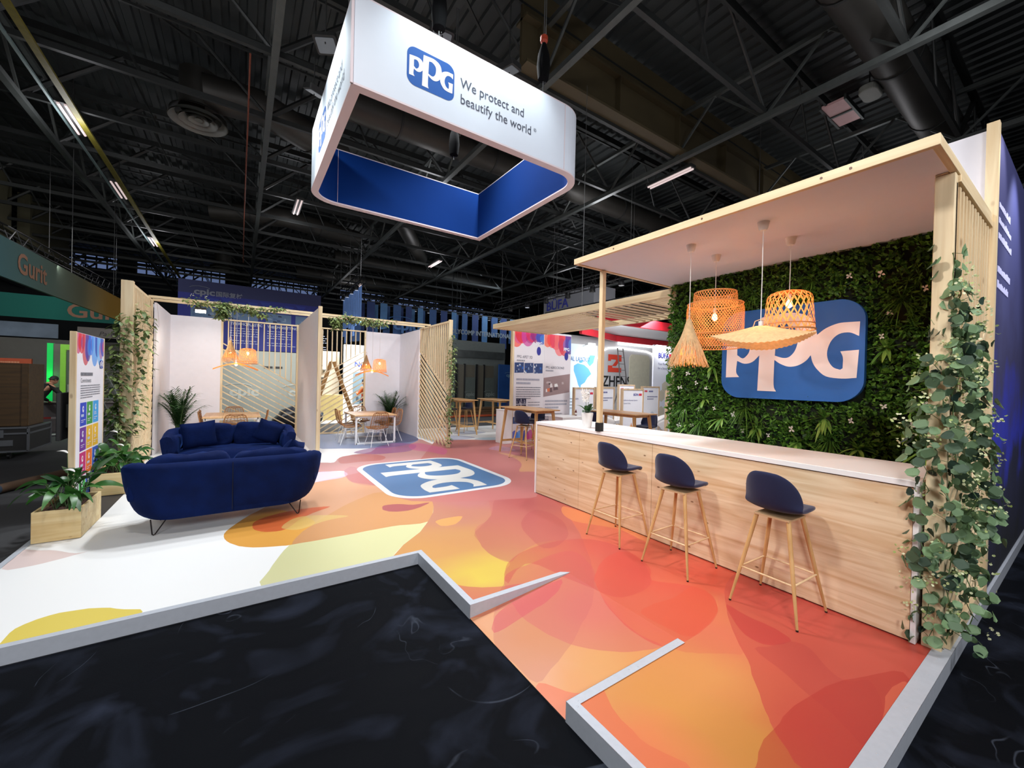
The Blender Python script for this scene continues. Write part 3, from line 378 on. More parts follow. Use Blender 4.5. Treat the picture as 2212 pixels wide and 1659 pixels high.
# printed platform
RX0, RX1, RY0, RY1 = 1.53, 2.57, 1.655, 2.785
PX0, PX1, PY0, PY1 = -1.80, 9.4, .556, 13.75
dom = [(PX0, 3.91), (RX0, 3.91), (RX0, RY1), (RX1, RY1), (RX1, RY0), (RX0, RY0), (RX0, PY0), (PX1, PY0), (PX1, PY1), (PX0, PY1)]
rdom = [(RX0, RY0), (RX1, RY0), (RX1, RY1), (RX0, RY1)]
def tone(c):
    g = .3*c[0]+.55*c[1]+.15*c[2]; return tuple((k*.92+g*.08)*.75 for k in c)
LAY = [((c if c[0] < 0 else tone(lin(c))), a, [(p[i], p[i+1]) for i in range(0, len(p), 2)]) for c, a, p in FS]
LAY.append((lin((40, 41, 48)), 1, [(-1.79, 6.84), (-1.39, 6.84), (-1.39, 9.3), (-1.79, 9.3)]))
FFL = [(x, y, tone(lin(c))) for x, y, c in FF]
def field(p):
    s = [0, 0, 0]; W = 0
    for x, y, c in FFL:
        w = 1/((p[0]-x)**2+(p[1]-y)**2+.004)**1.6; W += w
        for k in range(3): s[k] += c[k]*w
    return tuple(k/W for k in s)
mb = MB()
for tri, cc in arrange(dom, LAY, .22, field):
    b = mb.addv([(p[0], p[1], 0) for p in tri]); mb.face((b, b+1, b+2), 0, cc)
# floor mark, white bordered
mb.poly([(p[0], p[1], .0012) for p in rrect(1.88, 4.12, 5.70, 8.52, .52, 12)], 0, lin((206, 206, 208)))
mb.poly([(p[0], p[1], .0020) for p in rrect(1.98, 4.02, 5.80, 8.42, .44, 12)], 0, lin((74, 108, 148)))
for t in polycut(LG[0], LG[1:]): mb.poly([(2.03+v*2.6, 8.40-u*2.58, .003) for u, v in t], 0, lin((196, 194, 190)))
fl = struct(mb.build('floor', prnt))
mb = MB()
for tri, cc in arrange(rdom, LAY, .15, field):
    b = mb.addv([(p[0], p[1], -.1+.1*(p[0]-RX0)/(RX1-RX0)) for p in tri]); mb.face((b, b+1, b+2), 0, cc)
struct(mb.build('floor', prnt))
# platform body under the print
mb = MB(); mb.box(PX0, RX0-.002, 3.912, PY1, FZ, -.003); mb.box(RX0, RX1, RY1+.004, PY1, FZ, -.003); mb.box(RX0+.002, RX1, PY0, RY0-.004, FZ, -.003); mb.box(RX1, PX1, PY0, PY1, FZ, -.003)
struct(mb.build('trim_1', mat('platform_side', (60, 60, 66), .7)))
# aluminium edge profiles, each run with its own angle and screws
def edge(n, top, side, screws):
    mb = MB()
    for q in top: mb.poly(q)
    for q in side: mb.poly(q)
    for (x, y) in screws:
        mb.lathe([(.006, 0), (.006, .002), (.003, .003)], 8, (x, y, .004), 0)
    struct(mb.build('trim_%d' % n, steel))
w = .055
T = .005
edge(2, [[(PX0, 3.91, T), (RX0, 3.91, T), (RX0+w, 3.91+w, T), (PX0, 3.91+w, T)]], [[(PX0, 3.909, FZ), (RX0, 3.909, FZ), (RX0, 3.909, T), (PX0, 3.909, T)]], [(-1.2+.55*i, 3.93+.012*(i % 2)) for i in range(5)]+[(RX0-.03, 3.93)])
edge(3, [[(RX0, 3.91, T), (RX0+w, 3.91+w, T), (RX0+w, RY1+w, T), (RX0, RY1, T)]], [[(RX0-.001, 3.91, FZ), (RX0-.001, RY1, FZ), (RX0-.001, RY1, T), (RX0-.001, 3.91, T)]], [(RX0+.027, 3.86), (RX0+.027, 3.4), (RX0+.027, 3.3), (RX0+.027, 2.84)])
edge(4, [[(RX0, RY1, T), (RX1+.02, RY1, T), (RX1-.06, RY1+w, T), (RX0+w, RY1+w, T)]], [[(RX0, RY1-.001, -.1), (RX1, RY1-.001, -.0), (RX1, RY1-.001, T), (RX0, RY1-.001, T)]], [(RX0+.05, RY1+.03), (2.05, RY1+.027), (2.13, RY1+.027)])
edge(5, [[(RX0, RY0, T), (RX0+w, RY0-w, T), (RX1, RY0-w, T), (RX1, RY0, T)]], [[(RX0, RY0+.001, -.1), (RX1, RY0+.001, 0), (RX1, RY0+.001, T), (RX0, RY0+.001, T)]], [(RX0+.06, RY0-.03), (2.03, RY0-.02), (2.1, RY0-.035), (2.53, RY0-.03)])
edge(6, [[(RX0, RY0, T), (RX0, PY0, T), (RX0+w, PY0, T), (RX0+w, RY0-w, T)]], [[(RX0-.001, RY0, FZ), (RX0-.001, PY0, FZ), (RX0-.001, PY0, T), (RX0-.001, RY0, T)]], [(RX0+.03, RY0-.06)])
edge(7, [[(RX0, PY0, T), (PX1, PY0, T), (PX1, PY0+.09, T), (RX0, PY0+.09, T)]], [[(RX0, PY0-.001, FZ), (PX1, PY0-.001, FZ), (PX1, PY0-.001, T), (RX0, PY0-.001, T)]], [(2.6+.02*(i % 2)+.25*i, PY0+.04) for i in range(6)])
edge(8, [[(PX0, 3.91+w, T), (PX0+.05, 3.91+w, T), (PX0+.05, 9.4, T), (PX0, 9.4, T)]], [[(PX0-.001, 3.91, FZ), (PX0-.001, 13.7, FZ), (PX0-.001, 13.7, T), (PX0-.001, 3.91, T)]], [(PX0+.025, 5.9)])
# ceiling: ribbed roof sheet
sheet = mat('roof_sheet', (52, 56, 56), .55, .3, var=.25, scale=.4)
mb = MB(); x = -34; pts = []
while x < 48:
    pts += [(x, 10.0), (x+.17, 10.0), (x+.20, 10.06), (x+.31, 10.06)]; x += .34
b = mb.addv([(x, y, z) for x, z in pts for y in (-14, 60)])
for i in range(len(pts)-1): mb.face((b+2*i, b+2*i+1, b+2*i+3, b+2*i+2))
struct(mb.build('ceiling', sheet))
lattice = mat('lattice_steel', (74, 78, 76), .5, .3, var=.12)
lattice_d = mat('lattice_steel_dark', (44, 46, 45), .5, .3, var=.12)
TN = [9]
def trim(mb, m): struct(mb.build('trim_%d' % TN[0], m)); TN[0] += 1
for k in range(-3, 7):     # trusses running away from the viewer
    x = .45+4.73*k; mb = MB()
    mb.beam((x, -3, 8.0), (x, 50, 8.0), .13, .12); mb.beam((x, -3, 9.2), (x, 50, 9.2), .1, .1)
    for j in range(0, 22):
        y = -.2+2.37*j
        mb.beam((x, y, 8.0), (x, y+1.18, 9.2), .05, .05); mb.beam((x, y+1.18, 9.2), (x, y+2.37, 8.0), .05, .05)
    trim(mb, lattice)
for j in range(0, 18):
    y = -.2+2.37*j; mb = MB()
    mb.beam((-25, y, 8.12), (38, y, 8.12), .09, .12); mb.beam((-25, y, 9.75), (38, y, 9.75), .1, .18)
    mb.beam((-25, y-.14, 9.45), (38, y-.14, 9.45), .05, .05)
    for i in range(-6, 9):
        x = .45+4.73*i
        mb.tube([(x, y, 8.12), (x+1.7, y, 9.7)], .06, 6); mb.tube([(x+1.7, y, 9.7), (x+2.4, y, 8.15)], .025, 6); mb.tube([(x+4.73, y, 8.12), (x+3.1, y, 9.7)], .035, 6)
        mb.beam((x+2.4, y, 9.65), (x+2.4+1.6, y+1.2, 9.65), .05, .05)
    trim(mb, lattice_d)
# brown deep girder and the one to the left
brown = mat('brown_girder', (74, 64, 42), .6, .1, var=.15, scale=1)
mb = MB(); mb.box(4.6, 40, 6.75, 6.82, 8.2, 9.9); mb.box(4.6, 40, 6.55, 7.02, 8.14, 8.2); mb.box(4.6, 40, 6.6, 6.97, 9.1, 9.16)
x = 5
while x < 20: mb.box(x, x+.03, 6.6, 6.98, 8.2, 9.1); x += 2.36
trim(mb, brown)
mb = MB()
for y0 in (14.2, 21, 28): mb.box(-8.6, -8.2, y0, y0+5.2, 7.0, 9.9)
mb.beam((-7.9, 10, 7.4), (-7.9, 45, 7.4), .3, .12); trim(mb, mat('khaki_panel', (88, 84, 62), .7, var=.1))
mb = MB(); mb.beam((-3.34, -2, 7.9), (-3.34, 48, 7.9), .12, .05); trim(mb, mat('yellow_tray', (112, 104, 30), .6, var=.2))
mb = MB(); mb.beam((-3.75, -2, 8.05), (-3.75, 48, 8.05), .05, .05); trim(mb, mat('pale_conduit', (120, 140, 140), .5))
# far clerestory windows
glow = mat('daylight_strip', (60, 70, 110), .5, emit=lin((150, 175, 235)), es=.3, var=0)
for n, (x0, x1) in enumerate(((-13, -7.5), (-6.5, -1.2), (0.4, 5.6), (7.5, 11.6), (13, 17.5), (18.5, 23))):
    mb = MB()
    mb.box(x0, x1, 40.2, 40.3, 10.35, 11.5, 0)
    x = x0
    while x < x1+.01: mb.box(x-.04, x+.04, 40.1, 40.2, 10.3, 11.55, 1); x += .55
    mb.box(x0, x1, 40.1, 40.2, 10.85, 10.92, 1)
    for o in (mb.build('window_%d' % (n+1), [glow, lattice_d]),):
        struct(o); o.location = (0, 0, -1.2)
mb = MB(); mb.box(-34, 48, 46, 46.3, FZ, 10); struct(mb.build('wall_back', mat('far_wall', (50, 52, 52), .8, var=.2, scale=.5)))
mb = MB(); mb.box(-34.3, -34, -14, 46, FZ, 10); struct(mb.build('wall_left', mat('far_wall', (50, 52, 52), .8)))
mb = MB(); mb.box(48, 48.3, -14, 46, FZ, 10); struct(mb.build('wall_right', mat('far_wall', (50, 52, 52), .8)))
# ================================================================== stand walls
def slats(mb, F, w, h, bl, br, pitch=.11, sw=.04, d=.045, up=True):
    """F(u,v,e): vertical slats above a slanting boundary (bl at u=0, br at u=w), slats parallel to it below"""
    k = (br-bl)/w; n = int(w/pitch)
    for i in range(n+1):
        u = min(i*pitch, w-sw); v0 = bl+k*(u+sw/2)
        q = [(u, v0), (u+sw, v0+k*sw), (u+sw, h), (u, h)]
        mb.hexa([F(*q[0], 0), F(*q[1], 0), F(*q[1], d), F(*q[0], d), F(*q[3], 0), F(*q[2], 0), F(*q[2], d), F(*q[3], d)])
    dv = pitch*sqrt(1+k*k); sv = sw*sqrt(1+k*k)
    top = max(bl, br); v = min(bl, br)
    off = 0
    while True:
        lo = [bl-off, br-off]
        if max(lo) < sv: break
        # clip to v>=0
        u0, u1 = 0, w
        a, c = lo
        if a < sv: u0 = (sv-a)/k if k > 0 else 0
        if c < sv: u1 = (sv-a)/k if k < 0 else w
        if u1 > u0+.02:
            va = a+k*u0; vb = a+k*u1
            mb.hexa([F(u0, va-sv, 0), F(u1, vb-sv, 0), F(u1, vb-sv, d), F(u0, va-sv, d), F(u0, va, 0), F(u1, vb, 0), F(u1, vb, d), F(u0, va, d)])
        off += dv
def screen(label, loc, F, w, h, bl, br, posts, pitch=.11, sw=.04, d=.045, mslat='z', mpost='z', lights=None, cat='slatted screen'):
    t = thing('slatted_screen', label, cat, loc)
    mb = MB(); slats(mb, F, w, h-.04, bl, br, pitch, sw, d); mb.build('slats', pine[mslat], t)
    for a in posts:
        mb = MB(); mb.box(*a); mb.build('post', pine[mpost], t, bevel=.004)
    return t
def rail(t, *a, ax='x'):
    mb = MB(); mb.box(*a); mb.build('rail', pine[ax], t, bevel=.003)
# left slatted wall x=-1.6
t = screen('tall pine slatted screen at the far left, ivy hanging down its front post', (-1.6, 10.5, 0), lambda u, v, e: (-1.62+e, 9.52+u, v), 1.95, 3.33, 1.0, 2.95,
           [(-1.72, -1.56, 9.42, 9.52, 0, 3.36)], .115, .05)
rail(t, -1.66, -1.58, 9.5, 11.5, 3.29, 3.34, ax='y')
mb = MB(); mb.box(-1.66, -1.62, 9.52, 13.6, 0, 3.3); struct(mb.build('wall_left', white_board))
mb = MB(); mb.box(-1.57, -1.53, 11.5, 13.6, 0, 3.3); struct(mb.build('wall_left', white_board))
# middle slatted wall x=4.53
t = screen('pine slatted screen between the right meeting room and the high tables', (4.55, 10.7, 0), lambda u, v, e: (4.53+e, 9.7+u, v), 2.1, 3.33, 1.42, 2.68,
           [(4.50, 4.60, 9.66, 9.72, 0, 3.36)], .13, .066, .018)
rail(t, 4.52, 4.6, 9.7, 11.85, 3.29, 3.34, ax='y')
mb = MB(); mb.box(4.5, 4.56, 11.8, 13.6, 0, 3.3); struct(mb.build('wall_right', white_board))
# bar side slatted wall y=.6
t = screen('tall pine slatted screen closing the bar at the right edge', (4.7, .62, 0), lambda u, v, e: (4.02+u, .60+e, v), 1.85, 3.25, 1.42, 2.68,
           [], .115, .042, .024)
mb = MB(); mb.box(3.98, 4.06, .60, .70, 0, 3.269); mb.box(3.98, 4.06, .632, .70, 3.269, 3.2825); mb.build('post', pine['z'], t, bevel=.005)
rail(t, 4.062, 5.41, .585, .66, 3.22, 3.268, ax='x'); rail(t, 4.062, 5.41, .57, .66, .006, .09, ax='x')
mb = MB(); mb.box(4.02, 5.88, .626, .645, 0, 3.25); mb.build('backing_panel', wood('tan_pine', 'z', (206, 174, 136), (188, 152, 112), knots=.8), t)
# divider between rooms x=1.48
t = thing('dividing_wall', 'white dividing wall with a pine edge between the two meeting rooms', 'dividing wall', (1.45, 11.8, 0))
mb = MB(); mb.box(1.41, 1.46, 9.92, 13.6, 0, 3.32); mb.build('panel', white_board, t)
mb = MB(); mb.box(1.41, 1.49, 9.86, 9.92, 0, 3.36); mb.build('post', pine['z'], t, bevel=.004)
mb = MB(); mb.box(1.46, 1.49, 9.92, 13.6, 0, 3.32); mb.build('panel', white_board, t)
# back panels
mb = MB(); mb.box(-1.53, -.47, 13.58, 13.64, 0, 3.3); struct(mb.build('wall_back', white_board))
mb = MB(); mb.box(3.37, 4.5, 13.58, 13.64, 0, 3.3); struct(mb.build('wall_back', white_board))
t = screen('pine lattice of thin slats closing the back of the left meeting room', (.5, 13.6, 0), lambda u, v, e: (-.46+u, 13.6+e, v), 1.87, 3.3, 2.68, 1.5,
           [(-.47, -.42, 13.57, 13.64, 0, 3.32), (1.36, 1.41, 13.57, 13.64, 0, 3.32)], .14, .028, cat='lattice screen')
rail(t, -.47, 1.41, 13.58, 13.63, 3.27, 3.31)
t = screen('pine lattice of thin slats closing the back of the right meeting room', (2.4, 13.6, 0), lambda u, v, e: (1.5+u, 13.6+e, v), 1.87, 3.3, 1.5, 2.68,
           [(1.49, 1.53, 13.57, 13.64, 0, 3.32), (3.32, 3.37, 13.57, 13.64, 0, 3.32)], .14, .028, cat='lattice screen')
rail(t, 1.49, 3.37, 13.58, 13.63, 3.27, 3.31); rail(t, 1.49, 3.37, 13.58, 13.63, 0.01, .05)
# overhead twin battens
for y, lb in ((11.05, 'front one of the two pine battens spanning above the meeting rooms'), (11.5, 'rear one of the two pine battens spanning above the meeting rooms')):
    mb = MB(); mb.box(-1.6, 4.55, y-.02, y+.02, 3.33, 3.38); tag(mb.build('ceiling_batten', pine['x']), lb, 'batten')
# storage block behind the bar, blue lit wall on its far side
mb = MB(); mb.box(5.5, 9.3, .642, 3.72, 0, 4.12); struct(mb.build('wall_right', white_board))
mb = MB(); mb.box(5.42, 5.50, .565, .64, 0, 4.15); struct(mb.build('trim_%d' % TN[0], pine['z'])); TN[0] += 1
mb = MB(); mb.box(5.42, 5.50, 3.66, 3.72, 0, 3.35); struct(mb.build('trim_%d' % TN[0], pine['z'])); TN[0] += 1
# blue fabric print wall
def bluewall():
    m, nt, p = nodes('blue_glow_print'); L = nt.links; N = nt.nodes
    tc = N.new('ShaderNodeTexCoord'); sp = N.new('ShaderNodeSeparateXYZ'); L.new(tc.outputs['Object'], sp.inputs[0])
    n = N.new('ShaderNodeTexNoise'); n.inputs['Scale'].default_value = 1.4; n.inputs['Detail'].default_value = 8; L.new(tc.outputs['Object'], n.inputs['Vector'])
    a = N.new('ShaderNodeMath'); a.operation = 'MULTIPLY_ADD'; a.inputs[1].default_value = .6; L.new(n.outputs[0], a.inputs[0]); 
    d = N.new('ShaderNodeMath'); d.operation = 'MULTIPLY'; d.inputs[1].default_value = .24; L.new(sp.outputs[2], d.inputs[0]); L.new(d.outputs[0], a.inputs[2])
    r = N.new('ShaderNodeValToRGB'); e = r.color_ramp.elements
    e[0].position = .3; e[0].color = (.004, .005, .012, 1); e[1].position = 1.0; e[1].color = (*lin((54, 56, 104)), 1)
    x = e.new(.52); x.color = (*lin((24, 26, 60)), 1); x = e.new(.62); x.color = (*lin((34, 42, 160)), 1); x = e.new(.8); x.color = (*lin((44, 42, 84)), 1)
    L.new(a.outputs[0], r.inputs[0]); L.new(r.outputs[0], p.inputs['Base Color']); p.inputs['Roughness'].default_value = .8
    L.new(r.outputs[0], p.inputs['Emission Color']); p.inputs['Emission Strength'].default_value = .10  # faint glow put into the print; the fabric itself is lit from above
    return m
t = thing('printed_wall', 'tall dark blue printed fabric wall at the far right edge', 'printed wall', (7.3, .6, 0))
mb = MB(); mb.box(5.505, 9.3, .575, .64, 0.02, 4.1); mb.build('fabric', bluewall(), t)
mb = MB()
for i in range(5):
    z = 3.45-.14*i-(.16 if i > 2 else 0); u = 5.62
    for k in range(9):
        wl = random.uniform(.04, .1); mb.box(u, u+wl, .571, .574, z, z+random.uniform(.04, .07)); u += wl+.02
mb.build('lettering', mat('pale_print', (190, 190, 225), .7, emit=(.5, .5, .8), es=.25), t)
light('SPOT', 'wall_wash_light', (6.6, .0, 4.4), 170, (.8, .85, 1), .05, (6.6, .57, 3.0), 1.2, .8)
light('SPOT', 'wall_wash_light', (5.7, .2, 4.4), 50, (1, .97, .9), .05, (5.7, .57, 3.6), 1.1, .8)
# ================================================================== hanging sign
SX0, SX1, SY0, SY1, SZ0, SZ1 = .83, 3.95, 4.1, 7.15, 4.6, 5.47
def outline(ins, n=10):
    r = .42-ins; a0, a1, b0, b1 = SX0+ins, SX1-ins, SY0+ins, SY1-ins; out = [(a0, b0)]
    for i in range(n+1): t = -pi/2+pi/2*i/n; out.append((a1-r+r*cos(t), b0+r+r*sin(t)))
    out.append((a1, b1))
    for i in range(n+1): t = pi/2+pi/2*i/n; out.append((a0+r+r*cos(t), b1-r+r*sin(t)))
    return out
t = thing('hanging_sign', 'white square-ring hanging sign with blue inside, hung over the stand', 'hanging sign', (2.4, 5.6, SZ0))
o1, o2 = outline(0), outline(.10); n = len(o1)
signw = mat('sign_fabric', (208, 214, 224), .7, var=.01); signb = mat('sign_blue_lining', (5, 46, 110), .9, var=.06, scale=1.5, spec=.1)
mb = MB()
for i in range(n):
    a, b = o1[i], o1[(i+1) % n]; mb.poly([(*a, SZ0+.02), (*b, SZ0+.02), (*b, SZ1), (*a, SZ1)])
mb.build('outer_fabric', signw, t, smooth=True, ang=50)
mb = MB()
for i in range(n):
    a, b = o2[i], o2[(i+1) % n]; mb.poly([(*b, SZ0+.02), (*a, SZ0+.02), (*a, SZ1), (*b, SZ1)])
mb.build('blue_lining', signb, t, smooth=True, ang=50)
mb = MB()
for z0, z1 in ((SZ0, SZ0+.02), (SZ1, SZ1+.015)):
    for i in range(n):
        j = (i+1) % n; a, b, c, d = o1[i], o1[j], o2[j], o2[i]
        mb.hexa([(*a, z0), (*b, z0), (*c, z0), (*d, z0), (*a, z1), (*b, z1), (*c, z1), (*d, z1)])
mb.box(SX0-.012, SX0+.012, SY0-.012, SY0+.012, SZ0, SZ1+.01)
for x in (SX1-.44,): mb.box(x, x+.012, SY0-.004, SY0, SZ0+.02, SZ1)
mb.box(SX0+.42, SX0+.425, SY1-.105, SY1-.1, SZ0+.02, SZ1)
mb.build('frame', mat('sign_profile', (214, 200, 204), .5, var=.01), t, fix=True)
def Fy(u, v, l): return (1.366+u*.535, SY0-.003-l, 4.838+v*.535)
def Fx(u, v, l): return (SX0-.003-l, 6.08-u*.55, 4.80+v*.55)
for F, nm in ((Fy, 'right'), (Fx, 'left')):
    mb = MB(); logo(mb, F, 0, LET, BLUE, 0, .002); lg = mb.build('logo', prnt_m, t)
dk = mat('dark_grey_print', (62, 66, 82), .7, var=0)
RX = Matrix.Rotation(pi/2, 4, 'X')
mb = MB(); mb.text('We protect and', .155, Matrix.Translation((1.975, SY0-.005, 5.045)) @ RX, 0, sx=.865); mb.build('slogan_line', dk, t)
mb = MB(); mb.text('beautify the world', .155, Matrix.Translation((1.975, SY0-.005, 4.87)) @ RX, 0, sx=.865)
mb.text('®', .06, Matrix.Translation((3.0, SY0-.005, 4.93)) @ RX)
mb.build('slogan', dk, t)
MX = Matrix.Translation((SX0-.005, 5.42, 5.02)) @ Matrix.Rotation(-pi/2, 4, 'Z') @ RX
mb = MB(); mb.text('We protect and', .155, MX, 0, sx=.865); mb.text('beautify the world', .155, Matrix.Translation((0, 0, -.175)) @ MX, 0, sx=.865); mb.build('slogan', dk, t)
# chain hoists carrying it
orange = mat('orange_hook', (150, 50, 25), .5)
chainm = mat('chain', (120, 120, 120), .4, .8)
def hoist(x, y, ztop, zbag, lb):
    h = thing('chain_hoist', lb, 'chain hoist', (x, y, zbag), group='chain hoists carrying the hanging sign')
    mb = MB(); mb.tube([(x, y, SZ1), (x, y, ztop)], .008, 5); mb.tube([(x+.03, y, zbag), (x+.03, y, ztop)], .006, 5); mb.build('chain', chainm, h)
    mb = MB(); mb.lathe([(.0, 0), (.07, .03), (.09, .2), (.075, .36), (.03, .5)], 10, (x, y, zbag)); mb.build('chain_bag', mat('black_bag', (6, 6, 7), .95, spec=.1), h, smooth=True)
    mb = MB(); mb.lathe([(.02, -.06), (.05, -.03), (.05, .03), (.02, .06)], 10, (x, y, zbag+.56)); mb.build('hook_block', orange, h, smooth=True)
hoist(3.25, 4.25, 8.0, 5.75, 'black chain bag and orange hook above the right half of the hanging sign')
hoist(1.75, 4.2, 8.0, 5.62, 'chain hoist at the top near edge of the hanging sign, above its logo')
hoist(2.9, 6.2, 8.0, 5.52, 'black chain bag seen through the open ring of the hanging sign')
hoist(1.05, 5.4, 8.0, 5.55, 'chain hoist above the left side of the hanging sign')
# floodlights by the sign
lens = mat('flood_lens', (80, 84, 86), .4, emit=(.8, .9, 1), es=.06)
def flood(p, tg, lb):
    h = thing('floodlight', lb, 'floodlight', p)
    q = (V(tg)-V(p)).to_track_quat('-Z', 'Y').to_matrix().to_4x4(); M = Matrix.Translation(V(p)+(V(tg)-V(p)).normalized()*-.12) @ q
    mb = MB(); mb.M = M; mb.prism(rrect(-.19, .19, -.15, .15, .03, 3), .0, .10); o = mb.build('housing', dark_steel, h, bevel=.004)
    mb = MB(); mb.M = M; mb.prism(rrect(-.15, .15, -.115, .115, .02, 3), -.012, -.002); mb.build('lens', lens, h)
    mb = MB(); mb.tube([V(p)+V((0, 0, .1)), (p[0], p[1], 9.98)], .012, 6); mb.build('bracket', dark_steel, h)
for (p, tg), lb in zip(FLOODS, ('upper floodlight left of the hanging sign', 'lower floodlight left of the hanging sign', 'floodlight above the logo of the hanging sign', 'floodlight above the slogan of the hanging sign')): flood(p, tg, lb)
# ================================================================== bar
t = thing('bar_counter', 'long pine-fronted bar counter with a white top', 'bar counter', (4.4, 2.9, 0))
mb = MB(); mb.box(3.94, 4.85, .72, 5.13, 1.10, 1.145); mb.build('counter_top', white_gloss, t, bevel=.003)
mb = MB(); mb.box(3.94, 4.85, 5.10, 5.13, .004, 1.10); mb.build('side_panel', white_gloss, t, bevel=.002)
mb = MB(); mb.box(3.94, 4.85, .72, .75, .004, 1.10); mb.build('side_panel', white_gloss, t, bevel=.002)
barp = wood('bar_pine', 'y', (228, 202, 168), (200, 162, 120), knots=.9, kscale=5.5)
for y0, y1 in ((4.135, 5.095), (2.93, 4.13), (.755, 2.925)):
    mb = MB(); mb.box(3.953, 3.97, y0, y1, .012, 1.092); mb.build('front_panel', barp, t)
mb = MB(); mb.box(3.965, 4.8, .76, 5.09, .006, 1.09); mb.build('carcass', mat('carcass', (60, 50, 42), .8), t)
# canopy
t = thing('bar_canopy', 'flat canopy with a pine edge and white underside over the bar', 'canopy', (4.4, 2.1, 3.28))
def chamfer_grain(): pass
for a, ax in (((3.465, 3.505, .59, 3.80, 3.27, 3.34), 'y'), ((3.505, 5.44, .59, .63, 3.27, 3.34), 'x'), ((3.505, 5.44, 3.76, 3.80, 3.27, 3.34), 'x')):
    mb = MB(); mb.box(*a); mb.build('edge_board', pine[ax], t, bevel=.003)
for by in (3.15, 2.10, 1.19, 1.02): mb = MB(); mb.tube([(3.4615, by, 3.306), (3.468, by, 3.306)], .009, 10); mb.build('bolt', mat('bolt_brown', (110, 78, 60), .5), t)
mb = MB(); mb.box(3.505, 5.44, .63, 3.76, 3.283, 3.32); mb.build('soffit', mat('soffit_white', (216, 216, 228), .8, var=.01), t)
t = thing('canopy_post', 'slim square pine post rising from the counter top to the canopy', 'post', (3.99, 3.80, 1.145))
mb = MB(); mb.box(3.93, 3.99, 3.74, 3.80, 1.145, 3.27)
t.location = (3.96, 3.77, 1.145); mb.build('shaft', pine['z'], t, bevel=.003)
mb = MB(); mb.box(3.922, 3.998, 3.732, 3.808, 1.145, 1.26); mb.build('black_sleeve', black, t)
# orchid
t = thing('potted_orchid', 'white orchid in a white pot on the counter beside the post', 'orchid', (4.12, 4.16, 1.145))
mb = MB(); mb.lathe([(.055, 0), (.06, .005), (.085, .2), (.082, .215), (.074, .215), (.07, .17), (0.001, .17)], 28, (4.12, 4.16, 1.145), caps=False); mb.build('pot', mat('white_ceramic', (232, 232, 232), .25), t, smooth=True)
leafd = mat('orchid_leaf', (34, 74, 34), .35, var=.15)
mb = MB()
def blade(mb, base, d, L, wd, droop, fold=.25, n=8, m=0, tw=0, c=None):
    """a pointed, folded leaf"""
    d = V(d).normalized(); side = d.cross(V((0, 0, 1)))
    side = side.normalized() if side.length > .05 else V((1, 0, 0))
    if tw: side = Matrix.Rotation(tw, 3, d) @ side
    nb = V(base); pts = []
    for i in range(n+1):
        s = i/n; wv = wd*sin(pi*min(1, s*.92+.06))**.8*(1-s*.25)
        p = V(base)+d*L*s+V((0, 0, -droop*s*s*L)); nrm = side.cross(d)
        pts.append((p-side*wv/2+nrm*abs(fold)*wv*.5, p, p+side*wv/2+nrm*abs(fold)*wv*.5))
    b = mb.addv([q for r in pts for q in r])
    for i in range(n):
        for k in (0, 1): mb.face((b+3*i+k, b+3*i+k+1, b+3*i+k+4, b+3*i+k+3), m, c)
for k, (a, el, L) in enumerate(((0.2, .9, .24), (2.2, 1.0, .26), (3.6, .7, .2), (4.6, 1.2, .28), (5.4, .8, .22), (1.2, 1.3, .2))):
    blade(mb, (4.12, 4.16, 1.34), (cos(a)*cos(el), sin(a)*cos(el), sin(el)), L*1.25, .09, .5)
mb.build('leaves', leafd, t, smooth='all')
stm = mat('plant_stem', (70, 96, 50), .6); petal = mat('white_petal', (240, 236, 232), .6, var=.02, trans=.25)
mbs = MB(); mbf = MB()
for s, (dx, dy) in enumerate(((.03, .10), (-.03, -.05))):
    pts = [(4.12+dx*q*q, 4.16+dy*q, 1.34+.42*q-.10*q**4) for q in [i/10 for i in range(11)]]
    mbs.tube(pts, .004, 5)
    for q in pts[5:]:
        for a in range(5):
            th = a*2*pi/5+q[2]*9; mbf.poly([(q[0]-.02, q[1], q[2]), (q[0]-.03, q[1]+.03*cos(th-.5), q[2]+.03*sin(th-.5)), (q[0]-.025, q[1]+.055*cos(th), q[2]+.055*sin(th)), (q[0]-.03, q[1]+.03*cos(th+.5), q[2]+.03*sin(th+.5))])
mbs.build('stem', stm, t); mbf.build('blossoms', petal, t)
# ================================================================== green wall
t = thing('green_wall', 'wall of artificial foliage with white flowers behind the bar', 'green wall', (5.44, 2.2, .3))
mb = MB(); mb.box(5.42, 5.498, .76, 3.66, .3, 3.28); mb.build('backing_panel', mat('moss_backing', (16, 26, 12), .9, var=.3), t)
def leafmat(name, a, b, rough=.5, trans=.25):
    m, nt, p = nodes(name); L = nt.links; N = nt.nodes
    g = N.new('ShaderNodeNewGeometry'); r = N.new('ShaderNodeValToRGB')
    r.color_ramp.elements[0].color = (*lin(a), 1); r.color_ramp.elements[1].color = (*lin(b), 1)
    L.new(g.outputs['Random Per Island'], r.inputs[0]); L.new(r.outputs[0], p.inputs['Base Color']); p.inputs['Roughness'].default_value = rough
    tr = N.new('ShaderNodeBsdfTranslucent'); ms = N.new('ShaderNodeMixShader'); ms.inputs[0].default_value = trans
    L.new(r.outputs[0], tr.inputs[0]); L.new(p.outputs[0], ms.inputs[1]); L.new(tr.outputs[0], ms.inputs[2]); L.new(ms.outputs[0], N['Material Output'].inputs[0])
    return m
gw = leafmat('wall_foliage', (26, 64, 20), (112, 164, 62)); gw2 = leafmat('wall_foliage_light', (60, 116, 38), (150, 190, 92))
rnd = random.Random(3)
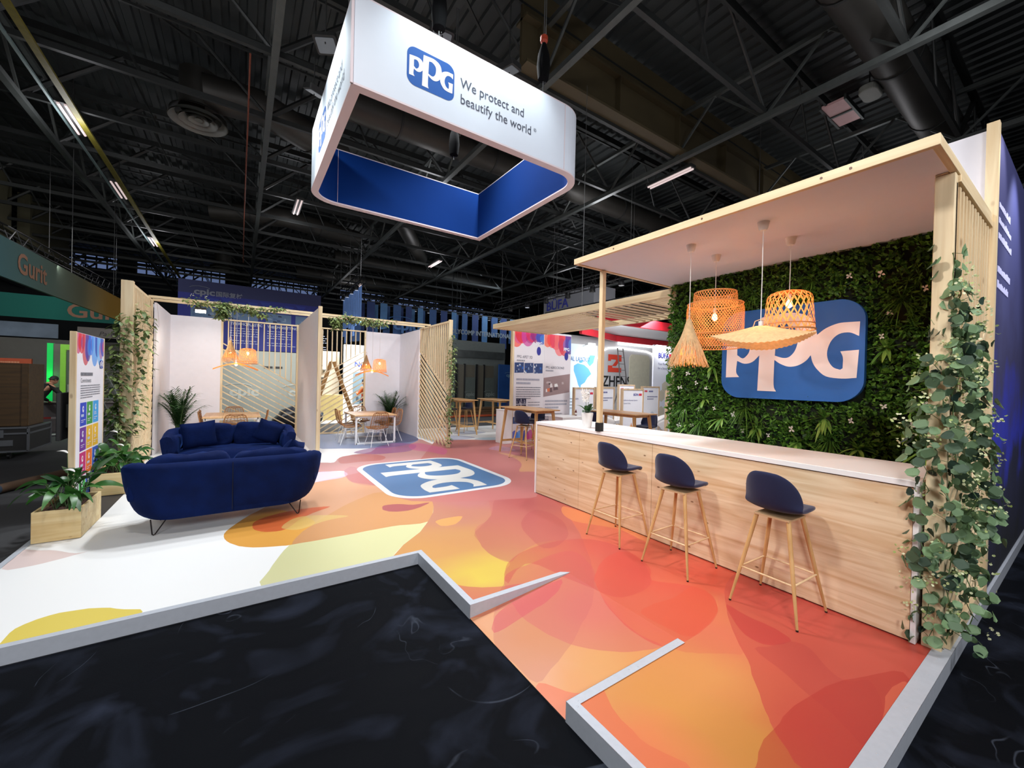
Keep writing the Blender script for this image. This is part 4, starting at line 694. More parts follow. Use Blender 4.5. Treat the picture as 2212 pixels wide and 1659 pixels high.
def tuft(mb, p, nrm, n, L, wd, spread=1.0):
    nrm = V(nrm)
    for k in range(n):
        d = (nrm*rnd.uniform(.25, 1)+V((rnd.uniform(-1, 1), rnd.uniform(-1, 1), rnd.uniform(-1, 1)))*spread).normalized()
        s = d.cross(V((rnd.uniform(-1, 1), rnd.uniform(-1, 1), rnd.uniform(-1, 1)))).normalized()*wd*rnd.uniform(.7, 1.2)/2
        l = L*rnd.uniform(.6, 1.2); q = V(p); up_ = s.cross(d)*.25
        mb.poly([q, q+d*l*.45-s+up_, q+d*l, q+d*l*.45+s+up_])
mb = MB()
for i in range(8200):
    y = rnd.uniform(.66, 3.74); z = rnd.uniform(.32, 3.29)
    if 1.42 < y < 2.84 and 1.67 < z < 2.70: continue
    f = noise.noise(V((y*2.3, z*2.3, 1.7))); dep = .05+.05*max(0, f+.3)
    if f > .15: n, L, wd = 4, .07, .022
    elif f > -.15: n, L, wd = 4, .05, .034
    else: n, L, wd = 3, .062, .045
    tuft(mb, (5.42-rnd.uniform(0, dep), y, z), (-1, 0, .15), n, L, wd)
tag(mb.build('foliage', gw, t), kind='stuff')
def rosette(kind, y, z):
    mb = MB()
    if kind == 'grass':
        for k in range(60):
            a = rnd.uniform(0, 2*pi); e = rnd.uniform(.15, 1.2); blade(mb, (5.38, y, z), (-cos(e), sin(e)*cos(a), sin(e)*sin(a)), rnd.uniform(.16, .34), .008, rnd.uniform(.2, .7), n=5)
        mb.build('grass_tuft', gw, t)
    else:
        for k in range(16):
            a = rnd.uniform(0, 2*pi); e = rnd.uniform(.4, 1.25); blade(mb, (5.38, y, z), (-cos(e), sin(e)*cos(a), sin(e)*sin(a)), rnd.uniform(.12, .24), .04, rnd.uniform(0, .5), n=6)
        mb.build('spiky_plant', gw2, t)
for y, z in ((3.05, 2.05), (3.15, 1.6), (2.9, 1.35), (1.75, 1.45), (2.45, 1.28), (1.1, 1.4), (1.25, 2.2), (.95, 1.2), (2.0, 1.15), (3.4, 1.2), (1.45, 1.15), (.9, 1.8)): rosette('rosette', y, z)
for y, z in ((2.6, 1.5), (3.45, 1.45), (1.9, 3.0), (1.15, 2.65), (2.55, 2.95), (3.2, 1.25), (1.7, 1.2), (3.5, 2.6)): rosette('grass', y, z)
for y, z in ((3.02, 2.92), (2.82, 2.95), (3.25, 1.82), (3.1, 1.75), (3.2, 1.45), (3.42, 1.4), (2.98, 1.48), (1.22, 2.55), (1.3, 2.95), (.98, 2.75), (1.55, 2.98), (1.28, 2.32), (2.6, 1.22), (1.25, 1.62), (.95, 1.65), (2.05, 1.3), (3.3, 1.22), (2.72, 1.42), (3.5, 1.75), (3.38, 1.95), (1.05, 1.45), (3.5, 1.2), (2.3, 1.2), (.85, 2.2), (1.5, 1.45)):
    mb = MB(); r = rnd.uniform(.018, .03); x = 5.33
    for k in range(4):
        a = k*pi/2+rnd.uniform(0, 1); mb.poly([(x, y, z), (x-.01, y+r*cos(a-.45), z+r*sin(a-.45)), (x-.004, y+1.5*r*cos(a), z+1.5*r*sin(a)), (x-.01, y+r*cos(a+.45), z+r*sin(a+.45))])
    mb.build('white_flower', petal, t)
t = thing('logo_board', 'blue rounded logo board mounted on the green wall', 'logo board', (5.37, 2.13, 2.18))
def Fw(u, v, l): return (5.285-l, 2.87-u*1.475, 1.64+v*1.475)
mb = MB(); mb.prism([(2.87-u*1.475, 1.64+v*1.475) for u, v in rrect(0, 1, 0, .745, .16, 12)], 5.285, 5.35, ax='x'); mb.build('board', mat('board_blue', (24, 92, 170), .6, var=.03), t, fix=True, bevel=.003)
mb = MB()
for q in polycut(LG[0], LG[1:]): mb.poly([Fw(p[0], p[1], .004) for p in q])
mb.build('letters', mat('board_letters', (236, 226, 226), .6, var=.01), t)
# ================================================================== pendant lamps
cane = mat('cane', (246, 182, 118), .6, var=.12, scale=20, trans=.6)
cane_pale = mat('raffia', (222, 190, 142), .7, var=.15, scale=30, trans=.3)
cane_dark = mat('cane_rim', (206, 150, 92), .6, var=.1)
bulbm = mat('bulb_glass', (255, 200, 140), .3, emit=(1, .60, .25), es=9)
cord = mat('white_cord', (232, 228, 226), .5)
def lamp_base(name, label, group, x, y, ztop, zb, power=6, bulb=True, cup=True):
    t = thing(name, label, 'pendant lamp', (x, y, zb), group=group)
    mb = MB(); mb.tube([(x, y, zb+.05), (x+.004, y, (zb+ztop)/2), (x, y, ztop-.02)], .004, 6); mb.build('cord', cord, t)
    if cup: mb = MB(); mb.lathe([(.026, -.075), (.038, -.06), (.05, 0)], 20, (x, y, ztop)); mb.build('ceiling_cup', cord, t, smooth=True)
    mb = MB(); mb.lathe([(.018, .05), (.018, .0), (.012, -.01)], 14, (x, y, zb)); mb.build('socket', cord, t, smooth=True)
    if bulb:
        mb = MB(); mb.lathe([(.006, -.005), (.02, -.02), (.03, -.05), (.026, -.075), (.006, -.09)], 16, (x, y, zb)); mb.build('bulb', bulbm, t, smooth='all')
        light('POINT', 'bulb_light', (x, y, zb-.13), power*.72, (1, .46, .17), .03)
    return t
def rib(mb, prof, th0, twist, wd, n=14, ctr=(0, 0, 0), m=0):
    """ribbon on a surface of revolution prof(s)->(r,z)"""
    b = []
    for i in range(n+1):
        s = i/n; r, z = prof(s); a = th0+twist*s; dw = wd/2/max(r, .02)
        b += [(ctr[0]+r*cos(a-dw), ctr[1]+r*sin(a-dw), ctr[2]+z), (ctr[0]+r*cos(a+dw), ctr[1]+r*sin(a+dw), ctr[2]+z)]
    o = mb.addv(b)
    for i in range(n): mb.face((o+2*i, o+2*i+1, o+2*i+3, o+2*i+2), m)
def basket(name, label, group, x, y, ztop, z1, z0, R, power, cup=True, n=26):
    t = lamp_base(name, label, group, x, y, ztop, z1-.02-.05, power, cup=cup); h = z1-z0
    def prof(s):
        if s < .3: q = s/.3*pi/2; return (R*.45+R*.43*sin(q), z1-(1-cos(q))*h*.18)
        q = (s-.3)/.7; return (R*.88+R*.12*q, z1-h*.18-q*h*.82)
    mb = MB()
    for k in range(n):
        rib(mb, prof, 2*pi*k/n, 1.0, .011, ctr=(x, y, 0)); rib(mb, prof, 2*pi*k/n, -1.0, .011, ctr=(x, y, 0))
    for k in range(9):
        mb.tube([(x+R*.45*cos(2*pi*i/20)*(k/9+.1), y+R*.45*sin(2*pi*i/20)*(k/9+.1), z1) for i in range(20)], .004, 4, closed=True)
    mb.build('woven_shade', cane, t)
    mb = MB(); mb.tube([(x+R*cos(a), y+R*sin(a), z0) for a in [2*pi*i/40 for i in range(40)]], .008, 6, closed=True); mb.build('rim', cane_dark, t); mb = MB(); mb.tube([(x+prof(.88)[0]*cos(a), y+prof(.88)[0]*sin(a), prof(.88)[1]) for a in [2*pi*i/40 for i in range(40)]], .005, 6, closed=True)
    mb.build('rim', cane_dark, t)
    return t
def tassel(label, group, x, y, ztop, z1, z0, R, power, cup=True, n=340):
    t = lamp_base('fringe_pendant_lamp', label, group, x, y, ztop, z1-.52*(z1-z0), power, cup=cup)
    mb = MB(); h = z1-z0; rr = random.Random(int(x*100+y))
    for k in range(n):
        a = rr.uniform(0, 2*pi); a2 = a+rr.uniform(-.5, .5); e = rr.uniform(.75, 1.03); pts = []
        fl = rr.uniform(.75, 1.15)
        for i in range(5):
            s = i/4*e; r = R*(.12+.95*s**1.15)*(fl if s > .5 else 1); aa = a+(a2-a)*s*s
            pts.append((x+r*cos(aa), y+r*sin(aa), z1-h*s-(.02*rr.random() if s > .9 else 0)))
        mb.tube(pts, .0022, 3, caps=False)
    mb.build('fringe', cane_pale, t)
    mb = MB(); mb.tube([(x+.02*cos(a), y, z1+.04+.05*sin(a)) for a in [2*pi*i/16 for i in range(16)]], .004, 5, closed=True); mb.build('top_loop', cane_pale, t)
    mb = MB(); mb.lathe([(.125*R/.17, .085*h/.4), (.105*R/.17, .16*h/.4)], 24, (x, y, z0), caps=False); mb.build('inner_shade', cane, t, smooth=True)
    return t
BG = 'pendant lamps over the bar'
tassel('fringed raffia pendant lamp, leftmost of the four over the bar', BG, 3.97, 2.52, 3.283, 2.49, 2.0, .175, 5, n=560)
# two-tier drum
x, y = 4.5, 2.54; t = lamp_base('drum_pendant_lamp', 'large two-tier woven drum pendant lamp over the bar', BG, x, y, 3.283, 2.62, 9)
mb = MB()
def cyl(r, za, zb): return lambda s: (r*(1-.06*(abs(2*s-1))**6), za+(zb-za)*s)
for r, za, zb, tw, n in ((.23, 2.85, 2.66, .55, 46), (.30, 2.72, 2.36, .9, 60), (.285, 2.36, 2.22, .35, 60)):
    for k in range(n):
        rib(mb, cyl(r, za, zb), 2*pi*k/n, tw, .0075, 8, (x, y, 0)); rib(mb, cyl(r, za, zb), 2*pi*k/n, -tw, .0065, 8, (x, y, 0))
mb.build('woven_shade', cane, t)
mb = MB()
for r, z in ((.22, 2.85), (.23, 2.70), (.29, 2.72), (.29, 2.365), (.275, 2.22)): mb.tube([(x+r*cos(a), y+r*sin(a), z) for a in [2*pi*i/48 for i in range(48)]], .006, 5, closed=True)
mb.build('rim', cane_dark, t)
# flat raffia
x, y = 3.92, 1.78; t = lamp_base('flat_pendant_lamp', 'wide flat raffia pendant lamp with a wavy brim over the bar', BG, x, y, 3.283, 2.33, 6)
mb = MB()
def brim(u, v):
    a = 2*pi*u; R = .05+.36*v; z = 2.335-.13*v**1.1+(.055*v*v)*cos(2*a+2.4)+.004*sin(a*60)*v
    return (x+R*cos(a), y+R*sin(a), z)
mb.grid(brim, 240, 9, cu=True); mb.build('raffia_shade', cane_pale, t, smooth='all')
mb = MB()
for a in (0.4, 2.5, 4.6): mb.tube([(x+.07*cos(a), y+.07*sin(a), 2.32), (x+.05*cos(a), y+.05*sin(a), 2.38), (x, y, 2.40)], .004, 5)
mb.build('top_loop', cane_pale, t)
basket('basket_pendant_lamp', 'open-weave basket pendant lamp, rightmost of the four over the bar', BG, 4.54, 1.80, 3.283, 2.74, 2.36, .22, 8, n=22)
# lamps in the rooms
def leafed(label, group, x, y, ztop, z, power, rz):
    t = lamp_base('leaf_pendant_lamp', label, group, x, y, ztop, z+.02, power, cup=False)
    mb = MB()
    def F(u, v):
        s = 2*u-1; wv = .155*(abs(sin(pi*(abs(s)*.86+.12)))**.7); q = (2*v-1)
        X = .44*s; Y = wv*q; Z = z+.0-.14*abs(s)**1.6-.03*q*q
        return (x+X*cos(rz)-Y*sin(rz), y+X*sin(rz)+Y*cos(rz), Z)
    mb.grid(F, 40, 9); mb.build('leaf_shade', mat('rattan_leaf', (236, 150, 78), .6, var=.08, scale=30, trans=.5), t, smooth='all'); return t
LGp = 'pendant lamps over the left meeting table'; RGp = 'pendant lamps over the right meeting table'
tassel('fringed raffia pendant lamp over the left meeting table', LGp, -.22, 11.7, 3.33, 2.60, 2.08, .17, 4, False, 200)
basket('basket_pendant_lamp', 'woven basket pendant lamp over the left meeting table', LGp, .13, 11.8, 3.33, 2.43, 2.06, .20, 6, False)
leafed('leaf-shaped rattan pendant lamp over the left meeting table', LGp, -.10, 11.45, 3.33, 2.06, 5, .1)
tassel('fringed raffia pendant lamp over the right meeting table', RGp, 2.92, 11.7, 3.33, 2.42, 1.95, .16, 4, False, 200)
basket('basket_pendant_lamp', 'woven basket pendant lamp over the right meeting table', RGp, 3.32, 11.8, 3.33, 2.33, 1.96, .20, 6, False)
leafed('leaf-shaped rattan pendant lamp over the right meeting table', RGp, 3.02, 11.45, 3.33, 2.0, 5, -.3)
t = thing('clamp_lamp', 'small bright clamp lamp under the batten of the left meeting room', 'clamp lamp', (-.76, 11.2, 3.17))
mb = MB(); mb.box(-.86, -.66, 11.17, 11.23, 3.19, 3.24); mb.tube([(-.76, 11.2, 3.24), (-.76, 11.1, 3.35)], .01, 6); mb.build('housing', dark_steel, t)
mb = MB(); mb.box(-.85, -.67, 11.165, 11.22, 3.13, 3.19); mb.build('lens', mat('clamp_lens', (255, 230, 200), .3, emit=(1, .85, .65), es=30), t)
light('SPOT', 'clamp_light', (-.76, 11.15, 3.10), 90, (1, .9, .78), .08, (-.6, 12.8, .8), 2.2, .6)
# ================================================================== bar stools
navy = mat('navy_felt', (22, 28, 62), .9, var=.06, scale=60, bump=.15, bscale=500, sheen=.25)
oakm = wood('oak_leg', 'z', (206, 164, 108), (184, 138, 82), knots=0)
def stool(label, group):
    t = thing('bar_stool', label, 'bar stool', (0, 0, 0), group=group)
    # side path: (x along front, z), seat to back, with half widths
    P = [(.215, .775, .13, .0), (.20, .80, .175, .0), (.14, .808, .20, .005), (.05, .80, .212, .01), (-.05, .792, .216, .016), (-.13, .795, .218, .03), (-.185, .825, .220, .055), (-.215, .88, .222, .075), (-.235, .95, .215, .075), (-.25, 1.02, .195, .06), (-.262, 1.085, .15, .035), (-.266, 1.12, .085, .015)]
    mb = MB(); nv = 13
    def pt(i, j):
        x, z, wv, cur = P[i]; s = 2*j/(nv-1)-1; e = abs(s)**2.4
        back = max(0, min(1, (i-4)/3))
        return (x+back*cur*1.5*e+(-.0), wv*s, z+(1-back)*cur*1.6*e)
    b = mb.addv([pt(i, j) for i in range(len(P)) for j in range(nv)])
    for i in range(len(P)-1):
        for j in range(nv-1): mb.face((b+i*nv+j, b+(i+1)*nv+j, b+(i+1)*nv+j+1, b+i*nv+j+1))
    o = mb.build('seat_shell', navy, t, smooth='all')
    m1 = o.modifiers.new('s', 'SOLIDIFY'); m1.thickness = .034; m1.offset = -1
    m2 = o.modifiers.new('d', 'SUBSURF'); m2.levels = m2.render_levels = 2
    mb = MB(); mb.box(-.14, .14, -.13, .13, .742, .756); mb.build('seat_plate', mat('plywood', (196, 160, 120), .7), t)
    for sx in (-1, 1):
        for sy in (-1, 1):
            mb = MB(); mb.tube([(sx*.115, sy*.115, .75), (sx*.185, sy*.185, .35), (sx*.247, sy*.247, .012)], [.017, .0145, .009], 12)
            lg = mb.build('leg', oakm, t, smooth=True)
            mb = MB(); mb.lathe([(.009, 0), (.010, .012)], 10, (sx*.247, sy*.247, 0)); mb.build('foot_cap', black, lg)
    mb = MB(); q = .196
    c = [(-q, -q), (q, -q), (q, q), (-q, q)]
    for i in range(4): mb.tube([(*c[i], .295), (*c[(i+1) % 4], .295)], .0075, 8)
    mb.build('footrest', wood('pale_oak', 'x', (222, 192, 150), (206, 172, 128), knots=0), t, smooth=True)
    return t
BS = 'navy stools along the bar'
s0 = stool('navy bar stool nearest the right end of the bar', BS); s0.location = (3.65, 1.475, 0); s0.rotation_euler[2] = -.03
dup(s0, (3.63, 2.35, 0), .02, 'middle one of the three navy bar stools at the bar')
dup(s0, (3.655, 3.155, 0), .0, 'navy bar stool nearest the left end of the bar')
TS = 'navy stools at the high tables'
HT = [(5.8, 7.85), (6.12, 12.3), (7.45, 12.0), (7.2, 6.25)]
for x, y, rz, lb in ((5.52, 7.62, .35, 'navy stool on the near side of the oak high table beside the poster wall'), (6.22, 8.12, 3.5, 'navy stool on the far side of the oak high table beside the poster wall'),
                     (5.74, 12.2, .2, 'navy stool at the left of the high table behind the pine slatted screen'), (6.5, 12.45, 3.3, 'navy stool at the right of the high table behind the pine slatted screen'),
                     (7.62, 11.4, 1.2, 'navy stool with its back to the viewer at the farthest high table'), (8.0, 12.0, 3.0, 'navy stool half hidden behind the poster wall at the farthest high table'),
                     (7.66, 5.86, 3.2, 'navy stool at the high table behind the bar, right of the orchid'), (7.0, 6.75, .3, 'navy stool low behind the bar post, at the high table behind the bar')):
    n = dup(s0, (x, y, 0), rz, lb); n['group'] = TS
def hightable(x, y, label):
    t = thing('high_table', label, 'high table', (0, 0, 0), group='oak high tables')
    mb = MB(); mb.prism(rrect(-.36, .36, -.78, .78, .05, 5), 1.12, 1.145); mb.build('table_top', wood('oak_top', 'y', (206, 160, 108), (188, 138, 86), knots=0, rough=.3), t, fix=True, bevel=.006)
    for sx in (-1, 1):
        for sy in (-1, 1):
            mb = MB(); a = V((sx*.24, sy*.62, 1.12)); b = V((sx*.33, sy*.74, 0)); 
            r0, r1 = .030, .018; mb.hexa([b+V((i*r1, j*r1, 0)) for i, j in ((-1, -1), (1, -1), (1, 1), (-1, 1))]+[a+V((i*r0, j*r0, 0)) for i, j in ((-1, -1), (1, -1), (1, 1), (-1, 1))])
            mb.build('leg', oakm, t, bevel=.005)
    mb = MB(); mb.box(-.24, .24, -.63, -.60, 1.06, 1.12); mb.box(-.24, .24, .60, .63, 1.06, 1.12); mb.box(-.25, -.22, -.62, .62, 1.06, 1.12); mb.box(.22, .25, -.62, .62, 1.06, 1.12); mb.build('apron', oakm, t)
    mb = MB(); mb.box(-.31, .31, -.72, -.69, .26, .31); mb.box(-.31, .31, .69, .72, .26, .31); mb.box(-.02, .02, -.7, .7, .265, .305); mb.build('foot_rail', oakm, t)
    t.location = (x, y, 0); return t
h0 = hightable(*HT[0], 'oak high table in front of the poster wall')
dup(h0, (*HT[1], 0), None, 'oak high table just behind the pine slatted screen'); dup(h0, (*HT[2], 0), None, 'oak high table farthest back, left of the poster wall'); dup(h0, (*HT[3], 0), None, 'oak high table behind the bar, right of the orchid')
# ================================================================== sofas
velvet = mat('blue_velvet', (4, 21, 64), .85, var=.3, scale=5, bump=.8, bscale=11, sheen=.12, spec=.12)
velvet.node_tree.nodes['Principled BSDF'].inputs['Sheen Tint'].default_value = (.08, .25, 1, 1)
hair = mat('hairpin_steel', (28, 20, 22), .4, .5)
def smooth01(t): return t*t*(3-2*t)
def sofa(label, loc, rz):
    """front faces local +Y; backrest along y=-.45; width 2"""
    t = thing('velvet_sofa', label, 'sofa', (0, 0, 0))
    # U-shaped outer shell: path around the back and the arms
    path = []; W, D, R = 1.0, .92, .40
    for i in range(7): path.append((-W, D-.12-i*(D-.12-R)/6+-.46))
    for i in range(1, 13): a = pi+pi/2*i/12; path.append((-W+R+R*cos(a), -.46+R+R*sin(a)))
    for i in range(1, 16): path.append((-W+R+(2*W-2*R)*i/16, -.46))
    for i in range(0, 13): a = -pi/2+pi/2*i/12; path.append((W-R+R*cos(a), -.46+R+R*sin(a)))
    for i in range(1, 7): path.append((W, -.46+R+i*(D-.12-R)/6))
    N = len(path)
    mb = MB(); sec = [(.06, .172, .74), (.02, .176, .79), (.0, .195, .835), (0, .225, .868), (0, .27, .898), (0, .33, .924), (0, .40, .948), (0, .50, .972), (0, .60, .99), (0, .70, 1.002), (0, .75, 1.006), (.02, .785, 1.0), (.07, .80, .99), (.12, .785, .985), (.145, .72, .98), (.15, .42, .97)]
    rows = []
    for k, (x, y) in enumerate(path):
        s = k/(N-1); arm = min(1, max(0, (abs(s-.5)-.30)/.2)); r = []
        drop = .09*smooth01(arm)
        pn = path[min(k+1, N-1)]; pp = path[max(k-1, 0)]; d = V((pn[0]-pp[0], pn[1]-pp[1])).normalized(); nn = V((-d[1], d[0]))
        for ins, z, sc in sec:
            zz = z-(drop if z > .4 else 0)
            X, Y = x*sc+nn[0]*ins, (y-.0)*(.2+.8*sc)+nn[1]*ins
            r.append((X, Y, zz))
        rows.append(mb.addv(r))
    n = len(sec)
    for a, b in zip(rows, rows[1:]):
        for k in range(n-1): mb.face((a+k, b+k, b+k+1, a+k+1))
    for e, rev in ((rows[0], 0), (rows[-1], 1)):
        f = [e+k for k in range(n)]; mb.face(f[::-1] if rev else f)
    mb.build('shell', velvet, t, smooth=True, ang=60)
    mb = MB(); mb.prism([(x*.80, y*.9) for x, y in path]+[(.78, .40), (-.78, .40)], .18, .24); mb.build('base', velvet, t, fix=True, smooth=True)
    def pad(name, x0, x1, y0, y1, z0, z1, r=.06, puff=.03, rot=None, lv=3, par=t):
        mb = MB()
        def F(u, v):
            a = 2*pi*u; ca, sa = cos(a), sin(a); e = .42
            X = (abs(ca)**e)*(1 if ca >= 0 else -1); Y = (abs(sa)**e)*(1 if sa >= 0 else -1)
            ph = -pi/2+pi*v; cp = max(0, cos(ph))**.35; sp = sin(ph); sp = (abs(sp)**.5)*(1 if sp > 0 else -1)
            px, py = (x0+x1)/2+(x1-x0)/2*X*cp, (y0+y1)/2+(y1-y0)/2*Y*cp
            pz = (z0+z1)/2+(z1-z0)/2*sp
            nz = noise.noise(V((px*6+x0, py*6, pz*6)))*.026+noise.noise(V((px*17+x0, py*17, pz*17)))*.006
            return (px+nz, py+nz, pz+nz)
        mb.grid(F, 48, 17, cu=True)
        return mb.build(name, velvet, par, smooth='all')
    pad('seat_cushion', -.86, .86, -.34, .44, .22, .45)
    for i, (a, b) in enumerate(((-.80, .0), (.0, .80))):
        o = pad('back_cushion', a, b, -.36, -.14, .42, .86)
    pad('arm_cushion', -.93, -.76, -.30, .34, .38, .70); pad('arm_cushion', .76, .93, -.30, .34, .38, .70)
    for x in (-.67, .67):
        for y in (-.30, .26):
            mb = MB(); sx = 1 if x > 0 else -1
            mb.tube([(x-.09*sx, y+.05, .19), (x+.02*sx, y, .014), (x+.032*sx, y-.004, .008), (x+.044*sx, y, .016), (x+.055*sx, y-.04, .19)], .0065, 7); mb.build('hairpin_leg', hair, t, smooth=True)
    mb = MB(); mb.box(-.003, .003, -.4635, -.455, .22, .77); mb.build('back_seam', mat('seam', (8, 12, 30), .9), t)
    t.location = loc; t.rotation_euler[2] = rz; return t
sofa('dark blue velvet sofa with its back to the viewer, on black hairpin legs', (-.07, 6.12, 0), .02)
sofa('dark blue velvet sofa facing the viewer, beyond the other sofa', (-.10, 9.15, 0), pi)
def pillow(label, M, w, h, group=None):
    mb = MB(); mb.M = M; n = 14
    for sgn in (1, -1):
        def F(u, v):
            x, y = 2*u-1, 2*v-1; e = (1-x**4)*(1-y**4); sh = 1-.07*(1-abs(x))*abs(y)**3; sh2 = 1-.07*(1-abs(y))*abs(x)**3
            return (w/2*x*sh2*(1+.0), sgn*.085*e**.6+.006*noise.noise(V((x*3, y*3, sgn))), h/2*y*sh)
        mb.grid(F, n, n)
    o = mb.build('throw_pillow', velvet, None, smooth='all'); tag(o, label, 'cushion', group)
def TR(x, y, z, rz=0, rx=0, ry=0): return Matrix.Translation((x, y, z)) @ Matrix.Rotation(rz, 4, 'Z') @ Matrix.Rotation(rx, 4, 'X') @ Matrix.Rotation(ry, 4, 'Y')
pillow('square blue velvet cushion at the left end of the far sofa', TR(-.60, 9.02, .70, .12, .20, -.12), .50, .48)
pillow('square blue velvet cushion standing on one corner at the right of the far sofa', TR(.46, 9.04, .70, -.2, .22, .42), .44, .42)
pillow('blue velvet cushion leaning on the right arm of the near sofa', TR(.58, 6.35, .70, 1.0, .5, .3), .48, .42)
# ================================================================== planters and plants
soil = mat('soil', (70, 44, 34), .95, var=.4, scale=60, bump=1, bscale=90)
pln = wood('planter_pine', 'x', (222, 200, 150), (200, 168, 112), knots=.8, kscale=5)
lily = leafmat('lily_leaf', (24, 62, 26), (60, 112, 44), .35, .15)
def planter(name, label, x0, x1, y0, y1, z0, z1, seed, nl):
    t = thing(name, label, 'planter', ((x0+x1)/2, (y0+y1)/2, z0))
    for a in ((x0, x1, y0, y0+.022, z0, z1), (x0, x1, y1-.022, y1, z0, z1), (x0, x0+.022, y0+.022, y1-.022, z0, z1), (x1-.022, x1, y0+.022, y1-.022, z0, z1)):
        mb = MB(); mb.box(*a); mb.build('side_board', pln, t, bevel=.002)
    mb = MB(); mb.grid(lambda u, v: (x0+.02+(x1-x0-.04)*u, y0+.02+(y1-y0-.04)*v, z1-.035+.012*noise.noise(V((u*6, v*9, seed)))), 16, 24); mb.build('soil', soil, t, smooth='all')
    rr = random.Random(seed); ml = MB(); ms = MB(); mf = MB()
    for k in range(nl):
        bx = rr.uniform(x0+.10, x1-.08); by = rr.uniform(y0+.1, y1-.1); a = rr.uniform(0, 2*pi); e = rr.uniform(.25, 1.35); Ls = rr.uniform(.08, .26)
        out = V((cos(a)*cos(e), sin(a)*cos(e), sin(e)))
        p0 = V((bx, by, z1-.03)); p1 = p0+V((out.x*.4, out.y*.4, 1.0)).normalized()*Ls*.7; p2 = p1+out*Ls*.6
        ms.tube([p0, p1, p2], .0035, 5)
        blade(ml, p2, (out.x, out.y, out.z*.55+.1), rr.uniform(.17, .34), rr.uniform(.08, .135), rr.uniform(.1, 1.1), fold=rr.uniform(.1, .5), n=8, tw=rr.uniform(-.9, .9))
    ml.build('leaves', lily, t, smooth='all'); ms.build('stems', stm, t)
    mb = MB(); mf = MB()
    for (dx, dy, h) in ((-.05, .12, .52), (.06, -.1, .34)):
        q = ((x0+x1)/2+dx, (y0+y1)/2+dy, z1+h); mb.tube([((x0+x1)/2, (y0+y1)/2, z1-.03), ((x0+x1)/2+dx*.7, (y0+y1)/2+dy*.7, z1+h*.6), q], .003, 5)
        blade(mf, q, (-.8, .2, .5), .11, .06, .3, fold=.6)
    mb.build('flower_stalk', stm, t); mf.build('white_flower', petal, t, smooth='all')
    return t
planter('planter_box', 'pine planter box with peace lilies, at the near left corner of the stand', -1.75, -1.39, 6.10, 6.84, .006, .325, 5, 46)
planter('planter_box', 'pine planter box with peace lilies, behind the blue sofa and below the ivy', -1.74, -1.30, 8.0, 8.85, .006, .32, 8, 60)
palm_l = leafmat('palm_leaf', (22, 52, 26), (56, 96, 46), .4, .15)
def palm(label, x, y, h, spread, stems, seed, pot):
    t = thing('potted_palm', label, 'palm', (x, y, 0)); rr = random.Random(seed)
    z0 = .0
    mb = MB(); mb.lathe([(.10, 0), (.11, .01), (.15, pot), (.155, pot+.01), (.14, pot+.01), (.13, pot-.04), (.001, pot-.04)], 28, (x, y, 0), caps=False); mb.build('pot', mat('white_ceramic', (232, 232, 232), .25), t, smooth=True)
    ms = MB(); ml = MB()
    for k in range(stems):
        a = rr.uniform(0, 2*pi); e = rr.uniform(.85, 1.45); L = h*rr.uniform(.75, 1.1); base = V((x+rr.uniform(-.05, .05), y+rr.uniform(-.05, .05), pot-.04))
        pts = []
        for i in range(13):
            s = i/12; r = spread*s**1.9*cos(e)*1.8; pts.append(base+V((cos(a)*r, sin(a)*r, L*(s-.32*s**3*(1.5-e)))))
        ms.tube(pts, [.009-.007*i/12 for i in range(13)], 5)
        for i in range(4, 13):
            d = (pts[i]-pts[i-1]).normalized(); sd = d.cross(V((0, 0, 1))).normalized()
            for sg in (-1, 1):
                for q in (0, .5):
                    p = pts[i-1].lerp(pts[i], q); blade(ml, p, d*.9+sd*sg*.75+V((0, 0, .1)), rr.uniform(.18, .30)*(1.15-.4*abs(i/12-.5)), .022, .45, n=4)
    ms.build('stems', stm, t); ml.build('fronds', palm_l, t, smooth='all'); return t
palm('potted palm in the corner of the left meeting room', -1.15, 11.75, 1.12, .42, 34, 2, .36)
palm('potted palm in a white pot in the corner of the right meeting room', 4.02, 13.0, 1.08, .5, 30, 4, .34)
